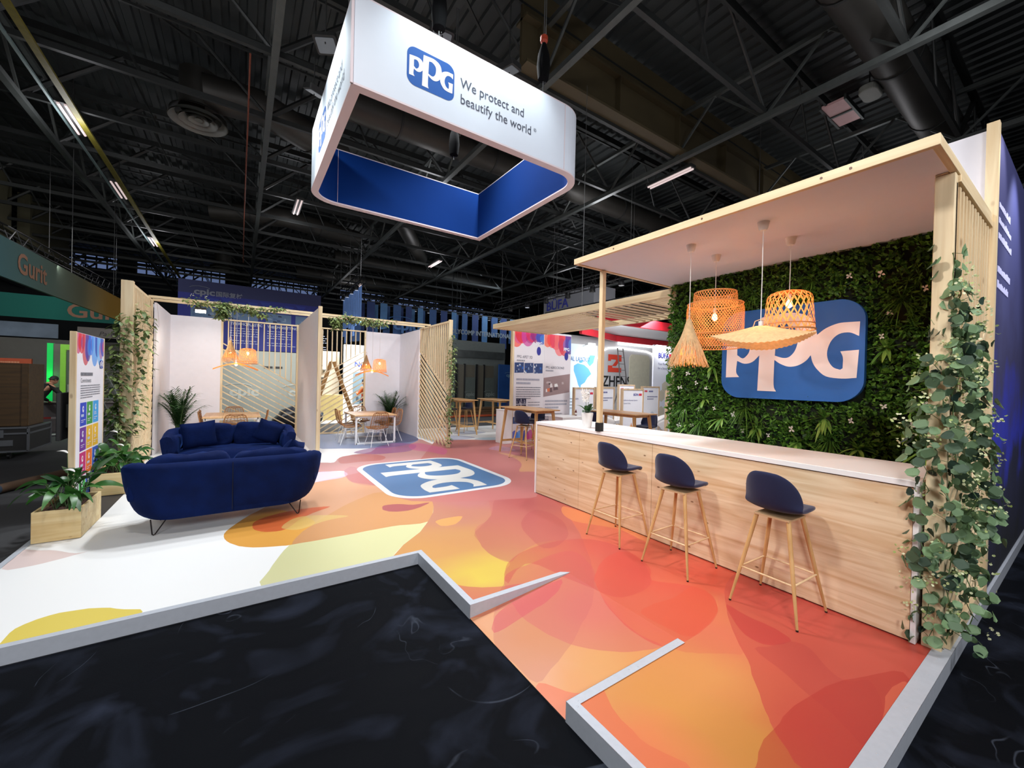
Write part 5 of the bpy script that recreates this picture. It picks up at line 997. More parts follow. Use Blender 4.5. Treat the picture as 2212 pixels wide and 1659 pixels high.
# ================================================================== garlands
ivy = leafmat('ivy_leaf', (30, 60, 28), (150, 168, 100), .5, .2); euc = leafmat('eucalyptus_leaf', (24, 48, 42), (126, 158, 112), .55, .2); blos = leafmat('cream_blossom', (170, 190, 110), (230, 232, 196), .6, .3)
def disc(mb, p, nrm, r, n=8, el=1.12):
    nrm = V(nrm).normalized(); u = nrm.cross(V((.3+p[1]*7 % 1, .2+p[2]*9 % 1, p[0]*5 % 1))).normalized(); v = nrm.cross(u)
    mb.poly([V(p)+(u*cos(2*pi*k/n)*el+v*sin(2*pi*k/n))*r+nrm*(.18*r*cos(4*pi*k/n)) for k in range(n)])
def garland(name, label, strands, R, n, lr, lm, seed, blossoms=0, cat='garland', heart=False):
    t = thing(name, label, cat, strands[0][0]); rr = random.Random(seed); ms = MB(); ml = MB(); mf = MB()
    for st in strands:
        pts = []
        for a, b in zip(st, st[1:]):
            for i in range(12): s = i/12; pts.append(V(a).lerp(V(b), s)+V((rr.uniform(-1, 1), rr.uniform(-1, 1), 0))*R*.25)
        ms.tube(pts, .0028, 4)
        for k in range(int(n/len(strands))):
            p = rr.choice(pts); a = rr.uniform(0, 2*pi)
            off = V((cos(a), sin(a), rr.uniform(-.8, .6)))*R*rr.random()**.6
            q = p+off
            if rr.random() < .25: ms.tube([p, q], .0016, 3)
            nn = V((cos(a), sin(a), rr.uniform(-.3, .9)))
            if heart: blade(ml, q, (cos(a), sin(a), rr.uniform(-1.2, .1)), lr*2.3*rr.uniform(.7, 1.2), lr*1.7, .2, fold=.2, n=4)
            else: disc(ml, q, nn, lr*rr.uniform(.65, 1.15))
        for k in range(int(blossoms/len(strands))):
            p = rr.choice(pts)+V((rr.uniform(-1, 1), rr.uniform(-1, 1), rr.uniform(-1, 1)))*R*.9
            for j in range(9): disc(mf, p+V((rr.uniform(-1, 1), rr.uniform(-1, 1), rr.uniform(-1, 1)))*.035, (rr.uniform(-1, 1), rr.uniform(-1, 1), rr.uniform(0, 1)), .009, 5)
    ms.build('stems', stm, t); ml.build('leaves', lm, t, smooth='all' if heart else False)
    if blossoms: mf.build('blossoms', blos, t)
    return t
garland('eucalyptus_garland', 'eucalyptus garland with cream blossoms hanging down the post at the right end of the bar',
        [[(3.98, .60, 2.72), (3.95, .56, 1.9), (3.95, .58, 1.1), (3.97, .58, .02)], [(4.05, .57, 2.5), (4.12, .52, 1.8), (4.15, .50, 1.0), (4.08, .5, .03)], [(4.15, .54, 2.2), (4.32, .50, 1.5), (4.34, .48, 1.0), (4.2, .5, .3)], [(3.95, .66, 2.0), (3.90, .70, 1.5), (3.90, .68, .7), (3.93, .66, .05)]],
        .115, 560, .036, euc, 11, 170)
garland('ivy_garland', 'ivy garland hanging down the front post of the left slatted screen', [[(-1.60, 9.40, 2.75), (-1.66, 9.36, 1.9), (-1.72, 9.36, 1.1), (-1.6, 9.36, .45)], [(-1.5, 9.5, 2.95), (-1.45, 9.7, 2.5), (-1.5, 9.6, 1.6), (-1.55, 9.45, .7)], [(-1.7, 9.38, 2.6), (-1.78, 9.36, 1.7), (-1.75, 9.34, .6)]], .15, 700, .040, ivy, 12, 60, heart=True)
garland('ivy_garland', 'thin ivy garland hanging down the end post of the middle slatted screen', [[(4.58, 9.62, 2.95), (4.5, 9.60, 2.2), (4.56, 9.60, 1.3), (4.52, 9.60, .03)], [(4.6, 9.62, 2.6), (4.6, 9.58, 1.8), (4.5, 9.6, .7)]], .09, 380, .032, ivy, 13, heart=True)
garland('ivy_garland', 'ivy garland wound along the battens above the left meeting room', [[(-1.0, 11.05, 3.38), (-.3, 11.05, 3.36), (.3, 11.1, 3.34), (.85, 11.05, 3.38)], [(-.9, 11.4, 3.36), (.1, 11.4, 3.32), (.5, 11.4, 3.2)], [(-.32, 11.0, 3.36), (-.4, 11.0, 3.02)]], .12, 800, .034, ivy, 14, 10, heart=True)
garland('ivy_garland', 'ivy garland wound along the battens above the right meeting room', [[(2.1, 11.05, 3.36), (2.7, 11.05, 3.32), (3.5, 11.1, 3.34)], [(2.2, 11.4, 3.3), (3.4, 11.4, 3.28)], [(2.0, 11.1, 3.3), (2.02, 11.1, 3.05)]], .12, 640, .034, ivy, 15, 10, heart=True)
# ================================================================== meeting tables and rattan chairs
rattan = mat('rattan', (160, 110, 64), .55, var=.12, scale=40)
def rchair(label):
    t = thing('rattan_chair', label, 'chair', (0, 0, 0), group='rattan chairs around the meeting tables')
    # side rail outline: seat front (+x) to back top
    prof = [(.24, .46, .20), (.18, .475, .22), (.06, .455, .235), (-.08, .44, .24), (-.17, .46, .235), (-.22, .54, .235), (-.25, .66, .225), (-.275, .78, .205), (-.285, .84, .18), (-.29, .87, .12)]
    mb = MB()
    L = [V((x, -w, z+.03)) for x, z, w in prof]; R = [V((x, w, z+.03)) for x, z, w in prof]
    mb.tube(L+[V((-.292, 0, .905))]+R[::-1]+[V((.262, .12, .485)), V((.266, 0, .48)), V((.262, -.12, .485))], .011, 6, closed=True); mb.build('rim', rattan, t, smooth=True)
    mb = MB()
    for k in (-.75, -.45, -.15, .15, .45, .75):
        mb.tube([V((x+.02*(1-abs(k)), w*k, z+.03*abs(k)-.012*(1-abs(k)))) for x, z, w in prof], .005, 5)
    for i in range(26):
        s = i/25*(len(prof)-1); a = int(min(s, len(prof)-2)); q = s-a
        x, z, w = [prof[a][j]*(1-q)+prof[a+1][j]*q for j in range(3)]
        bow = .05*sin(i*.9)
        mb.tube([V((x+.03*(1-abs(k)**2), w*k, z+.03*abs(k)-.014*(1-abs(k))+bow*(1-abs(k))*(1 if a > 4 else .1))) for k in (-1, -.6, -.2, .2, .6, 1)], .0042, 4)
    mb.build('woven_shell', rattan, t)
    for sx in (-1, 1):
        for sy in (-1, 1):
            mb = MB(); mb.tube([(sx*.12, sy*.13, .44), (sx*.24+(-.02), sy*.235, .008)], .008, 7); lg = mb.build('leg', whitemetal, t, smooth=True)
    mb = MB(); mb.tube([(-.13, -.14, .43), (.13, -.14, .43), (.13, .14, .43), (-.13, .14, .43)], .007, 6, closed=True); mb.tube([(-.15, -.155, .36), (.15, .155, .36)], .005, 5); mb.tube([(-.15, .155, .36), (.15, -.155, .36)], .005, 5); mb.build('seat_frame', whitemetal, t)
    return t
c0 = rchair('rattan chair at the near end of the left meeting table, behind the sofa'); c0.location = (-.08, 11.15, 0); c0.rotation_euler[2] = pi/2
for x, y, rz, lb in ((-.14, 13.22, -pi/2, 'rattan chair at the far end of the left meeting table'), (-.52, 11.85, .0, 'front one of two rattan chairs on the left side of the left meeting table'), (-.54, 12.45, .05, 'rear one of two rattan chairs on the left side of the left meeting table'), (.30, 12.0, pi, 'rattan chair on the right side of the left meeting table'),
                     (2.98, 10.75, pi/2+.1, 'rattan chair at the near end of the right meeting table'), (3.05, 12.75, -pi/2, 'rattan chair at the far end of the right meeting table'), (2.46, 11.35, -.15, 'front one of two rattan chairs on the left side of the right meeting table'), (2.48, 11.9, .0, 'rear one of two rattan chairs on the left side of the right meeting table'), (3.56, 11.45, pi+.05, 'front one of two rattan chairs on the right side of the right meeting table'), (3.56, 12.0, pi-.05, 'rear one of two rattan chairs on the right side of the right meeting table')):
    dup(c0, (x, y, 0), rz, lb)
def mtable(label, x0, x1, y0, y1):
    t = thing('meeting_table', label, 'table', ((x0+x1)/2, (y0+y1)/2, 0), group='pine topped meeting tables')
    n = 3
    mb = MB()
    for i in range(n): mb.box(x0+(x1-x0)*i/n+.002, x0+(x1-x0)*(i+1)/n-.002, y0, y1, .755, .785)
    mb.build('table_top', wood('table_oak', 'y', (218, 180, 132), (200, 156, 106), knots=0, rough=.35), t, bevel=.003)
    for y in (y0+.06, y1-.06):
        mb = MB(); q = .045
        mb.beam((x0+.05, y, .002), (x0+.05, y, .755), q, q); mb.beam((x1-.05, y, .002), (x1-.05, y, .755), q, q); mb.beam((x0+.05, y, .025), (x1-.05, y, .025), q, q); mb.beam((x0+.05, y, .73), (x1-.05, y, .73), q, q)
        mb.build('leg_frame', whitemetal, t, bevel=.002)
    return t
mtable('pine topped meeting table in the left meeting room', -.73, .42, 11.55, 13.0)
mtable('oak topped meeting table in the right meeting room', 2.5, 3.62, 11.05, 12.45)
# ================================================================== information totem
PAL = [(232, 60, 40), (238, 120, 40), (214, 30, 60), (200, 40, 110), (130, 30, 110), (40, 60, 160), (30, 110, 210), (90, 170, 230), (20, 40, 130)]
def drops(w, h, n, seed, pal, y0, depth=.16, rl=.75):
    rr = random.Random(seed); out = []
    for k in range(n):
        x = w*(k+.5)/n+rr.uniform(-.2, .2)*w/n; d = depth*rr.uniform(.6, 1.1); r = w/n*rr.uniform(rl, rl*1.5)
        pts = [(x-r, h+.01), (x-r, h-d+r*1.3)]+[(x+r*cos(t), h-d+r*1.3*(1+sin(t))-.0*r) for t in [pi+pi*i/10 for i in range(1, 10)]]+[(x+r, h-d+r*1.3), (x+r, h+.01)]
        out.append((pal[k % len(pal)], .82, pts)); out.append((pal[(k+2) % len(pal)], .5, ell(x+r*.4, h-d*.45, r*.7, d*.33, 14)))
    return out
def lines(mb, F, x, y, w, rows, dy, hgt=.010, c=(110, 110, 118), seed=1):
    rr = random.Random(seed); c = lin(c)
    for r in range(rows):
        u = x; ww = w if r < rows-1 else w*.6
        while u < x+ww-.02:
            l = min(rr.uniform(.02, .06), x+ww-u); yy = y-r*dy
            mb.poly([F(u, yy), F(u+l, yy), F(u+l, yy+hgt), F(u, yy+hgt)], 0, c); u += l+.009
t = thing('information_totem', 'pine-framed information totem with coloured tiles at the left edge', 'totem', (-1.78, 8.0, -.0))
mb = MB(); mb.box(-1.812, -1.752, 7.38, 7.42, 0, 2.29); mb.build('frame', pine['z'], t, bevel=.003)
mb = MB(); mb.box(-1.812, -1.752, 8.63, 8.67, 0, 2.29); mb.build('frame', pine['z'], t, bevel=.003)
mb = MB(); mb.box(-1.812, -1.757, 7.42, 8.63, 0, 2.285); mb.build('panel', white_board, t)
def Ft(u, v, l=.0): return (-1.7545+.0+l, 7.42+u, v)
mb = MB(); lay = drops(1.21, 2.28, 9, 4, [(200, 40, 110), (214, 30, 50), (200, 40, 60), (60, 50, 150), (30, 110, 220), (70, 150, 230), (40, 60, 170), (110, 180, 235), (50, 70, 180)], 0, .42)
TC = [[(40, 70, 190), (60, 150, 70), (60, 160, 225)], [(110, 50, 150), (225, 175, 40), (235, 185, 40)], [(190, 40, 110), (235, 115, 40), (50, 90, 190)], [(60, 170, 80), (40, 80, 190), (40, 60, 180)]]
for r in range(4):
    for c in range(3):
        u0 = .16+c*.28; v1 = 1.36-r*.335; lay.append((TC[r][c], 1, [(u0, v1-.315), (u0+.265, v1-.315), (u0+.265, v1), (u0, v1)]))
        lay.append(((235, 235, 240), .9, ell(u0+.13, v1-.09, .035, .045, 10))); lay.append((TC[r][c], 1, ell(u0+.14, v1-.085, .018, .02, 8)))
lay.append(((40, 70, 190), 1, ell(.75, .12, .16, .16, 16)))
print_on(mb, Ft, 1.21, 2.28, lay, base=lin((232, 230, 236))); mb.build('printed_face', prnt_m, t)
mb = MB(); F2 = lambda u, v: Ft(u, v, .003)
MT = lambda u, v: Matrix.Translation((-1.7515, 7.42+u, v)) @ Matrix.Rotation(pi/2, 4, 'Z') @ RX
lines(mb, F2, .16, 1.72, .9, 1, .05, .045, (120, 122, 130), 2); mb.text('Commitments', .085, MT(.16, 1.63), 0, lin((110, 112, 120)), sx=.9)
lines(mb, F2, .16, 1.58, .88, 6, .032, .012, (120, 122, 132), 3)
for r in range(3):
    for c in range(3):
        if (r, c) in ((0, 2), (1, 2)): mb.text({(0, 2): '30%', (1, 2): '50%'}[(r, c)], .07, MT(.2+c*.28, 1.36-r*.335-.2), 0, lin((235, 235, 240)))
        else: lines(mb, F2, .2+c*.28, 1.36-r*.335-.19, .17, 1, .05, .035, (200, 215, 235), r*3+c)
        lines(mb, F2, .2+c*.28, 1.36-r*.335-.24, .17, 2, .025, .009, (225, 225, 235), r*3+c+9)
mb.build('lettering', prnt_m, t)
mb = MB(); logo(mb, lambda u, v, l: (-1.7495+l, 8.42+u*.16, 1.83+v*.16), 0, lin((230, 230, 240)), lin((50, 80, 170))); mb.build('logo', prnt_m, t)
t = thing('flat_screen', 'black flat screen hung on the outer side of the information totem', 'screen', (-1.88, 7.9, 1.2))
mb = MB(); mb.box(-1.905, -1.865, 7.32, 8.5, .90, 1.50); mb.build('screen', black, t, bevel=.006)
mb = MB(); mb.box(-1.93, -1.905, 7.6, 8.2, 1.0, 1.4); mb.build('back_cover', black, t, bevel=.01); mb = MB(); mb.box(-1.865, -1.812, 7.5, 8.1, 1.05, 1.35); mb.build('wall_mount', dark_steel, t)
# ================================================================== pergola and poster wall
t = thing('pergola', 'pine slatted pergola roof beside the green wall, over the high tables', 'pergola', (6.3, 6.3, 3.2))
for a, ax in (((5.40, 5.45, 3.72, 8.95, 3.13, 3.25), 'y'), ((7.2, 7.25, 3.72, 8.95, 3.13, 3.25), 'y'), ((5.45, 7.2, 8.90, 8.95, 3.13, 3.25), 'x'), ((5.45, 7.2, 3.72, 3.77, 3.13, 3.25), 'x')):
    mb = MB(); mb.box(*a); mb.build('frame_beam', pine[ax], t, bevel=.003)
mb = MB(); x = 5.47
while x < 7.18: mb.box(x, x+.05, 3.77, 4.30, 3.15, 3.18); x += .078
mb.build('slats', pine['y'], t)
mb = MB()
for i in range(9): y = 4.33+.18*i; mb.box(5.45, 7.2, y, y+.07, 3.15, 3.168)
mb.build('cross_slats', pine['x'], t)
mb = MB(); x = 5.47; i = 0
while x < 7.18: mb.box(x, x+.05, 5.87+.02*i, 8.9, 3.15, 3.18); x += .078; i += 1
mb.build('slats', pine['y'], t)
t = thing('poster_wall', 'white wall with two printed posters, each headed by coloured drops', 'poster wall', (7.6, 9.65, 0))
mb = MB(); mb.box(6.52, 8.72, 9.60, 9.68, 0.002, 3.3); mb.build('panel', white_board, t)
mb = MB(); mb.box(6.46, 6.52, 9.59, 9.69, 0.002, 3.34); mb.build('post', pine['z'], t, bevel=.003)
def Fp(x0, z0, l=0): return lambda u, v: (x0+u, 9.596-l, z0+v)
W1, H1 = 1.08, 3.2
P1 = [(235, 70, 40), (220, 40, 50), (200, 60, 150), (215, 40, 90), (150, 30, 110), (50, 70, 170), (30, 100, 200), (60, 140, 215), (30, 80, 180)]
P2 = [(235, 90, 45), (240, 70, 60), (225, 60, 90), (235, 110, 110), (215, 50, 70), (60, 50, 150), (50, 120, 210), (90, 150, 220), (50, 90, 190)]
def photo(lay, u0, v0, w, h, cols, seed, sk=0):
    rr = random.Random(seed); q = lambda u, v: (u0+u*w, v0+v*h+sk*u*w)
    lay.append((cols[0], 1, [q(0, 0), q(1, 0), q(1, 1), q(0, 1)]))
    for k in range(9):
        a, b = rr.uniform(0, .8), rr.uniform(0, .75); c, d = rr.uniform(.06, .2), rr.uniform(.06, .24)
        lay.append((cols[1+k % (len(cols)-1)], .9, [q(a, b), q(min(1, a+c), b), q(min(1, a+c*.7), min(1, b+d)), q(a, min(1, b+d))]))
lay = drops(W1, H1, 6, 21, P1, 0, .50, 1.0)
blues = [(50, 70, 120), (220, 225, 235), (20, 30, 70), (40, 100, 190), (150, 170, 200)]
for i in range(3): photo(lay, .02+i*.35, 1.98, .33, .30, blues, 30+i, .05)
for i in range(4): photo(lay, .10+.19*(i % 2), 1.08-.19*(i//2), .17, .17, [(40, 40, 70), (210, 205, 215), (90, 80, 110)], 40+i)
for i in range(5): photo(lay, .0+i*.21, .50, .2, .20, blues, 50+i)
for k, c in enumerate([(40, 70, 190), (70, 150, 230), (40, 60, 170), (200, 60, 140), (225, 40, 60), (220, 40, 90)]): lay.append((c, .85, ell(.08+.19*k, .05, .15, .26, 14)))
mb = MB(); print_on(mb, Fp(6.53, .05), W1, H1, lay, base=lin((222, 216, 220))); mb.build('poster', prnt_m, t)
lay = drops(W1, H1, 6, 22, P2, 0, .60, 1.0)
photo(lay, -.0, 1.28, 1.06, .58, [(150, 125, 125), (225, 215, 215), (90, 70, 75), (190, 170, 170), (60, 45, 50), (210, 110, 70), (235, 232, 230)], 60, .14)
mb = MB(); print_on(mb, Fp(7.63, .05), W1, H1, lay, base=lin((220, 212, 216))); mb.build('poster', prnt_m, t)
mb = MB(); gx = lin((110, 112, 125)); MTp = lambda x, z: Matrix.Translation((x, 9.591, z)) @ RX
mb.text('PPG APET 3D', .115, MTp(6.62, 2.47), 0, gx, sx=.85); lines(mb, Fp(0, 0, .006), 6.62, 2.38, .5, 1, .05, .04, (150, 150, 160), 5)
lines(mb, Fp(0, 0, .006), 6.62, 1.82, .85, 2, .11, .055, (160, 160, 175), 6); lines(mb, Fp(0, 0, .006), 6.62, 1.60, .9, 6, .065, .022, (110, 110, 122), 7)
lines(mb, Fp(0, 0, .006), 7.05, 1.16, .45, 4, .08, .02, (120, 120, 130), 8); lines(mb, Fp(0, 0, .006), 6.7, .42, .8, 1, .08, .02, (120, 120, 130), 9)
mb.text('PPG AEROCRON®', .105, MTp(7.7, 2.20), 0, gx, sx=.85); lines(mb, Fp(0, 0, .006), 7.7, 2.12, .5, 1, .05, .035, (150, 150, 160), 10)
lines(mb, Fp(0, 0, .006), 7.7, 1.18, .9, 3, .10, .05, (160, 160, 172), 11); lines(mb, Fp(0, 0, .006), 7.7, .80, .7, 5, .085, .022, (120, 120, 130), 12)
for x, z in ((7.30, 2.88), (8.40, 2.78)):
    mb.text('PPG', .14, MTp(x, z), 0, lin((235, 235, 245)), bold=.004)
    mb.poly([(x+.12+.08*cos(a), 9.592, z-.17+.13*sin(a)) for a in [2*pi*i/16 for i in range(16)]], 0, lin((50, 50, 140)))
mb.build('lettering', prnt_m, t)
t = thing('low_cabinet', 'low white cabinet in front of the second poster', 'cabinet', (8.25, 9.1, 0))
mb = MB(); mb.box(7.78, 8.72, 8.85, 9.5, .002, .74); mb.build('body', white_gloss, t, bevel=.004)
mb = MB(); mb.box(7.76, 8.74, 8.83, 9.52, .74, .77); mb.build('top', white_gloss, t, bevel=.003)
t = thing('pedestal', 'tall white pedestal at the left end of the poster wall', 'pedestal', (6.35, 9.9, 0))
mb = MB(); mb.box(6.18, 6.44, 9.5, 9.95, .002, .95); mb.build('body', white_gloss, t, bevel=.004)
mb = MB(); mb.box(6.17, 6.45, 9.49, 9.96, .95, .965); mb.build('top', white_gloss, t)
t = thing('small_bottle', 'small dark bottle with a red label standing on the low white cabinet', 'bottle', (8.62, 9.2, .77))
mb = MB(); mb.lathe([(.03, 0), (.034, .01), (.034, .11), (.014, .15), (.014, .18)], 14, (8.62, 9.2, .77)); mb.build('glass', mat('bottle_red', (90, 24, 30), .2), t, smooth=True)
mb = MB(); mb.lathe([(.035, .03), (.035, .09)], 14, (8.62, 9.2, .77), caps=False); mb.build('paper_label', mat('paper', (225, 220, 215), .7), t, smooth=True)
# ================================================================== stand behind: blue wall and counter of the fibre maker
stand_w = mat('stand_white', (168, 172, 164), .7, var=.02); dkblue = mat('print_blue', (1, 1, 1), .6, var=0, attr=True)
t = thing('blue_banner_wall', 'tall dark blue printed wall behind the left meeting room', 'banner wall', (.4, 18, 2.7))
lay = [((16, 28, 118), 1, [(-.1, -.1), (4.7, -.1), (4.7, 1.9), (-.1, 1.9)])]
for i, u in enumerate((.35, 1.5, 2.6, 3.6)): photo(lay, u, 1.02, .85, .42, [(84, 108, 140), (120, 140, 165), (44, 58, 100), (22, 30, 60), (64, 88, 130)], 70+i)
for k in range(10): lay.append(((24, 46, 140), .8, [(.4+k*.4, 1.75+.05*(k % 3)), (.75+k*.4, 1.73+.05*(k % 3)), (.68+k*.4, 1.6+.05*(k % 3)), (.48+k*.4, 1.62+.05*(k % 3))]))
mb = MB(); print_on(mb, lambda u, v: (-1.85+u, 18, 2.72+v), 4.5, 2.36, lay, base=lin((20, 28, 78))); mb.box(-1.85, 2.65, 18.004, 18.2, 2.72, 5.08, 0, lin((40, 48, 90))); mb.build('fabric', dkblue, t)
MB1 = lambda x, z, s=1: Matrix.Translation((x, 17.99, z)) @ RX
pale = lin((110, 114, 128)); wht = lin((170, 178, 200))
def cpic(mb, F3, x, z, s, c):
    mb.text('cpic', s, F3(x, z), 0, c, bold=s*.035, sx=1.25)
    M = F3(x, z); pts = [M @ V((s*(.55+1.0*cos(a)), s*(.62+.34*sin(a)), 0)) for a in [pi*.12+pi*.76*i/14 for i in range(15)]]
    mb.tube(pts, s*.03, 4, c=c)
mb = MB(); cpic(mb, MB1, -1.42, 4.60, .30, pale); mb.text('国际复材', .20, MB1(-.80, 4.60), 0, pale, bold=.004)
for x, tx, z in ((-.36, 'THERMOPLASTIC', 3.62), (.80, 'THERMOSETTING', 3.60), (2.0, 'ELECTRONIC', 3.56)):
    mb.text(tx, .13, MB1(x, z), 0, wht, bold=.003)
    rr = random.Random(int(x*10))
    for r in range(7):
        if r == 4: continue
        u = x
        while u < x+.85: l = rr.uniform(.05, .14); mb.box(u, u+l, 17.985, 17.99, z-.13-.09*r, z-.112-.09*r, 0, wht); u += l+.03
mb.build('lettering', dkblue, t)
t = thing('white_counter_wall', 'pale grey wall with two logos under the blue banner wall', 'wall panel', (.4, 18, 0))
mb = MB(); mb.box(-1.85, 2.62, 18.0, 18.2, FZ+.003, 2.70); mb.build('panel', stand_w, t)
mb = MB(); ccol = lin((196, 202, 196)); cpic(mb, MB1, -.35, 1.02, .46, ccol); cpic(mb, MB1, 1.55, 1.00, .46, ccol); mb.build('lettering', dkblue, t)
mb = MB()
for x in (.72, 1.05): mb.box(x, x+.28, 17.98, 18.0, 2.06, 2.14)
mb.build('air_slots', black, t)
t = thing('packed_bundle', 'dark bundle wrapped in clear film behind the left lattice screen', 'bundle', (1.7, 16.6, FZ))
mb = MB(); mb.grid(lambda u, v: (1.75+.8*cos(2*pi*u)*sin(pi*v)*(1+.25*noise.noise(V((u*4, v*4, 1)))), 16.4+.6*sin(2*pi*u)*sin(pi*v), FZ+.40-.40*cos(pi*v)+.06*noise.noise(V((cos(2*pi*u)*3, v*5, 2)))), 28, 14, cu=True); mb.build('film', mat('dark_film', (44, 46, 52), .2, var=.5, scale=4), t, smooth='all')
# neighbouring stand seen through the right lattice
t = thing('bright_stand', 'brightly lit white stand with blue lettering behind the right lattice screen', 'exhibition stand', (3.6, 19.5, FZ))
mb = MB(); mb.box(3.9, 6.6, 19.6, 19.8, FZ+.003, 3.3); mb.build('wall_panel', mat('bright_white', (232, 236, 240), .7, var=.01), t)
mb = MB(); mb.box(2.3, 3.9, 20.6, 20.8, FZ+.003, 3.0); mb.build('wall_panel', mat('warm_white', (226, 212, 186), .7, var=.01), t)
mb = MB(); mb.box(2.0, 6.6, 17.4, 20.7, FZ+.003, FZ+.04); mb.build('floor_panel', mat('bright_floor', (214, 216, 214), .5, var=.1, scale=2), t)
mb = MB(); mb.text('NGG', .34, Matrix.Translation((4.35, 19.58, 2.30)) @ RX, 0, lin((40, 60, 150)), bold=.006); mb.build('lettering', prnt_m, t)
mb = MB(); lay = []; photo(lay, 0, 0, .95, 1.5, [(120, 140, 150), (60, 70, 80), (190, 205, 215), (90, 120, 150), (30, 36, 44)], 90); print_on(mb, lambda u, v: (4.3+u, 19.58, .55+v), .95, 1.5, lay, base=lin((120, 140, 150))); mb.build('poster', prnt_m, t)
mb = MB(); mb.box(2.2, 3.7, 18.6, 19.1, FZ+.04, 1.02); mb.build('counter', mat('beige_counter', (206, 184, 120), .7), t)
mb = MB()
for z in (1.4, 1.75, 2.1): mb.box(2.3, 3.3, 20.3, 20.6, z, z+.03)
for k in range(7): mb.box(2.35+k*.13, 2.42+k*.13, 20.35, 20.5, 1.43+.35*(k % 2), 1.63+.35*(k % 2)+.05*(k % 3))
mb.build('shelf', mat('shelf_grey', (120, 120, 116), .7), t)
# wooden stepladder
t = thing('wooden_stepladder', 'wooden stepladder standing open behind the right lattice screen', 'ladder', (3.0, 16.2, FZ))
lw = wood('ladder_wood', 'z', (196, 148, 88), (168, 118, 62), knots=.2)
for sgn, x1 in ((-1, 2.05), (1, 3.75)):
    apex = 2.83
    for y in (16.0, 16.45):
        yo = (y-16.22)*.35
        mb = MB(); mb.beam((apex+sgn*.05, y-yo, 2.36), (x1, y+yo*.3, FZ+.004), .05, .075); mb.build('rail', lw, t, bevel=.004)
    for k in range(8):
        s = (k+1)/9; xa = apex+sgn*.05+(x1-apex-sgn*.05)*s; z = 2.36+(FZ-2.36)*s
        mb = MB(); mb.box(xa-.04, xa+.04, 16.05, 16.42, z-.012, z+.012); mb.build('step', lw, t)
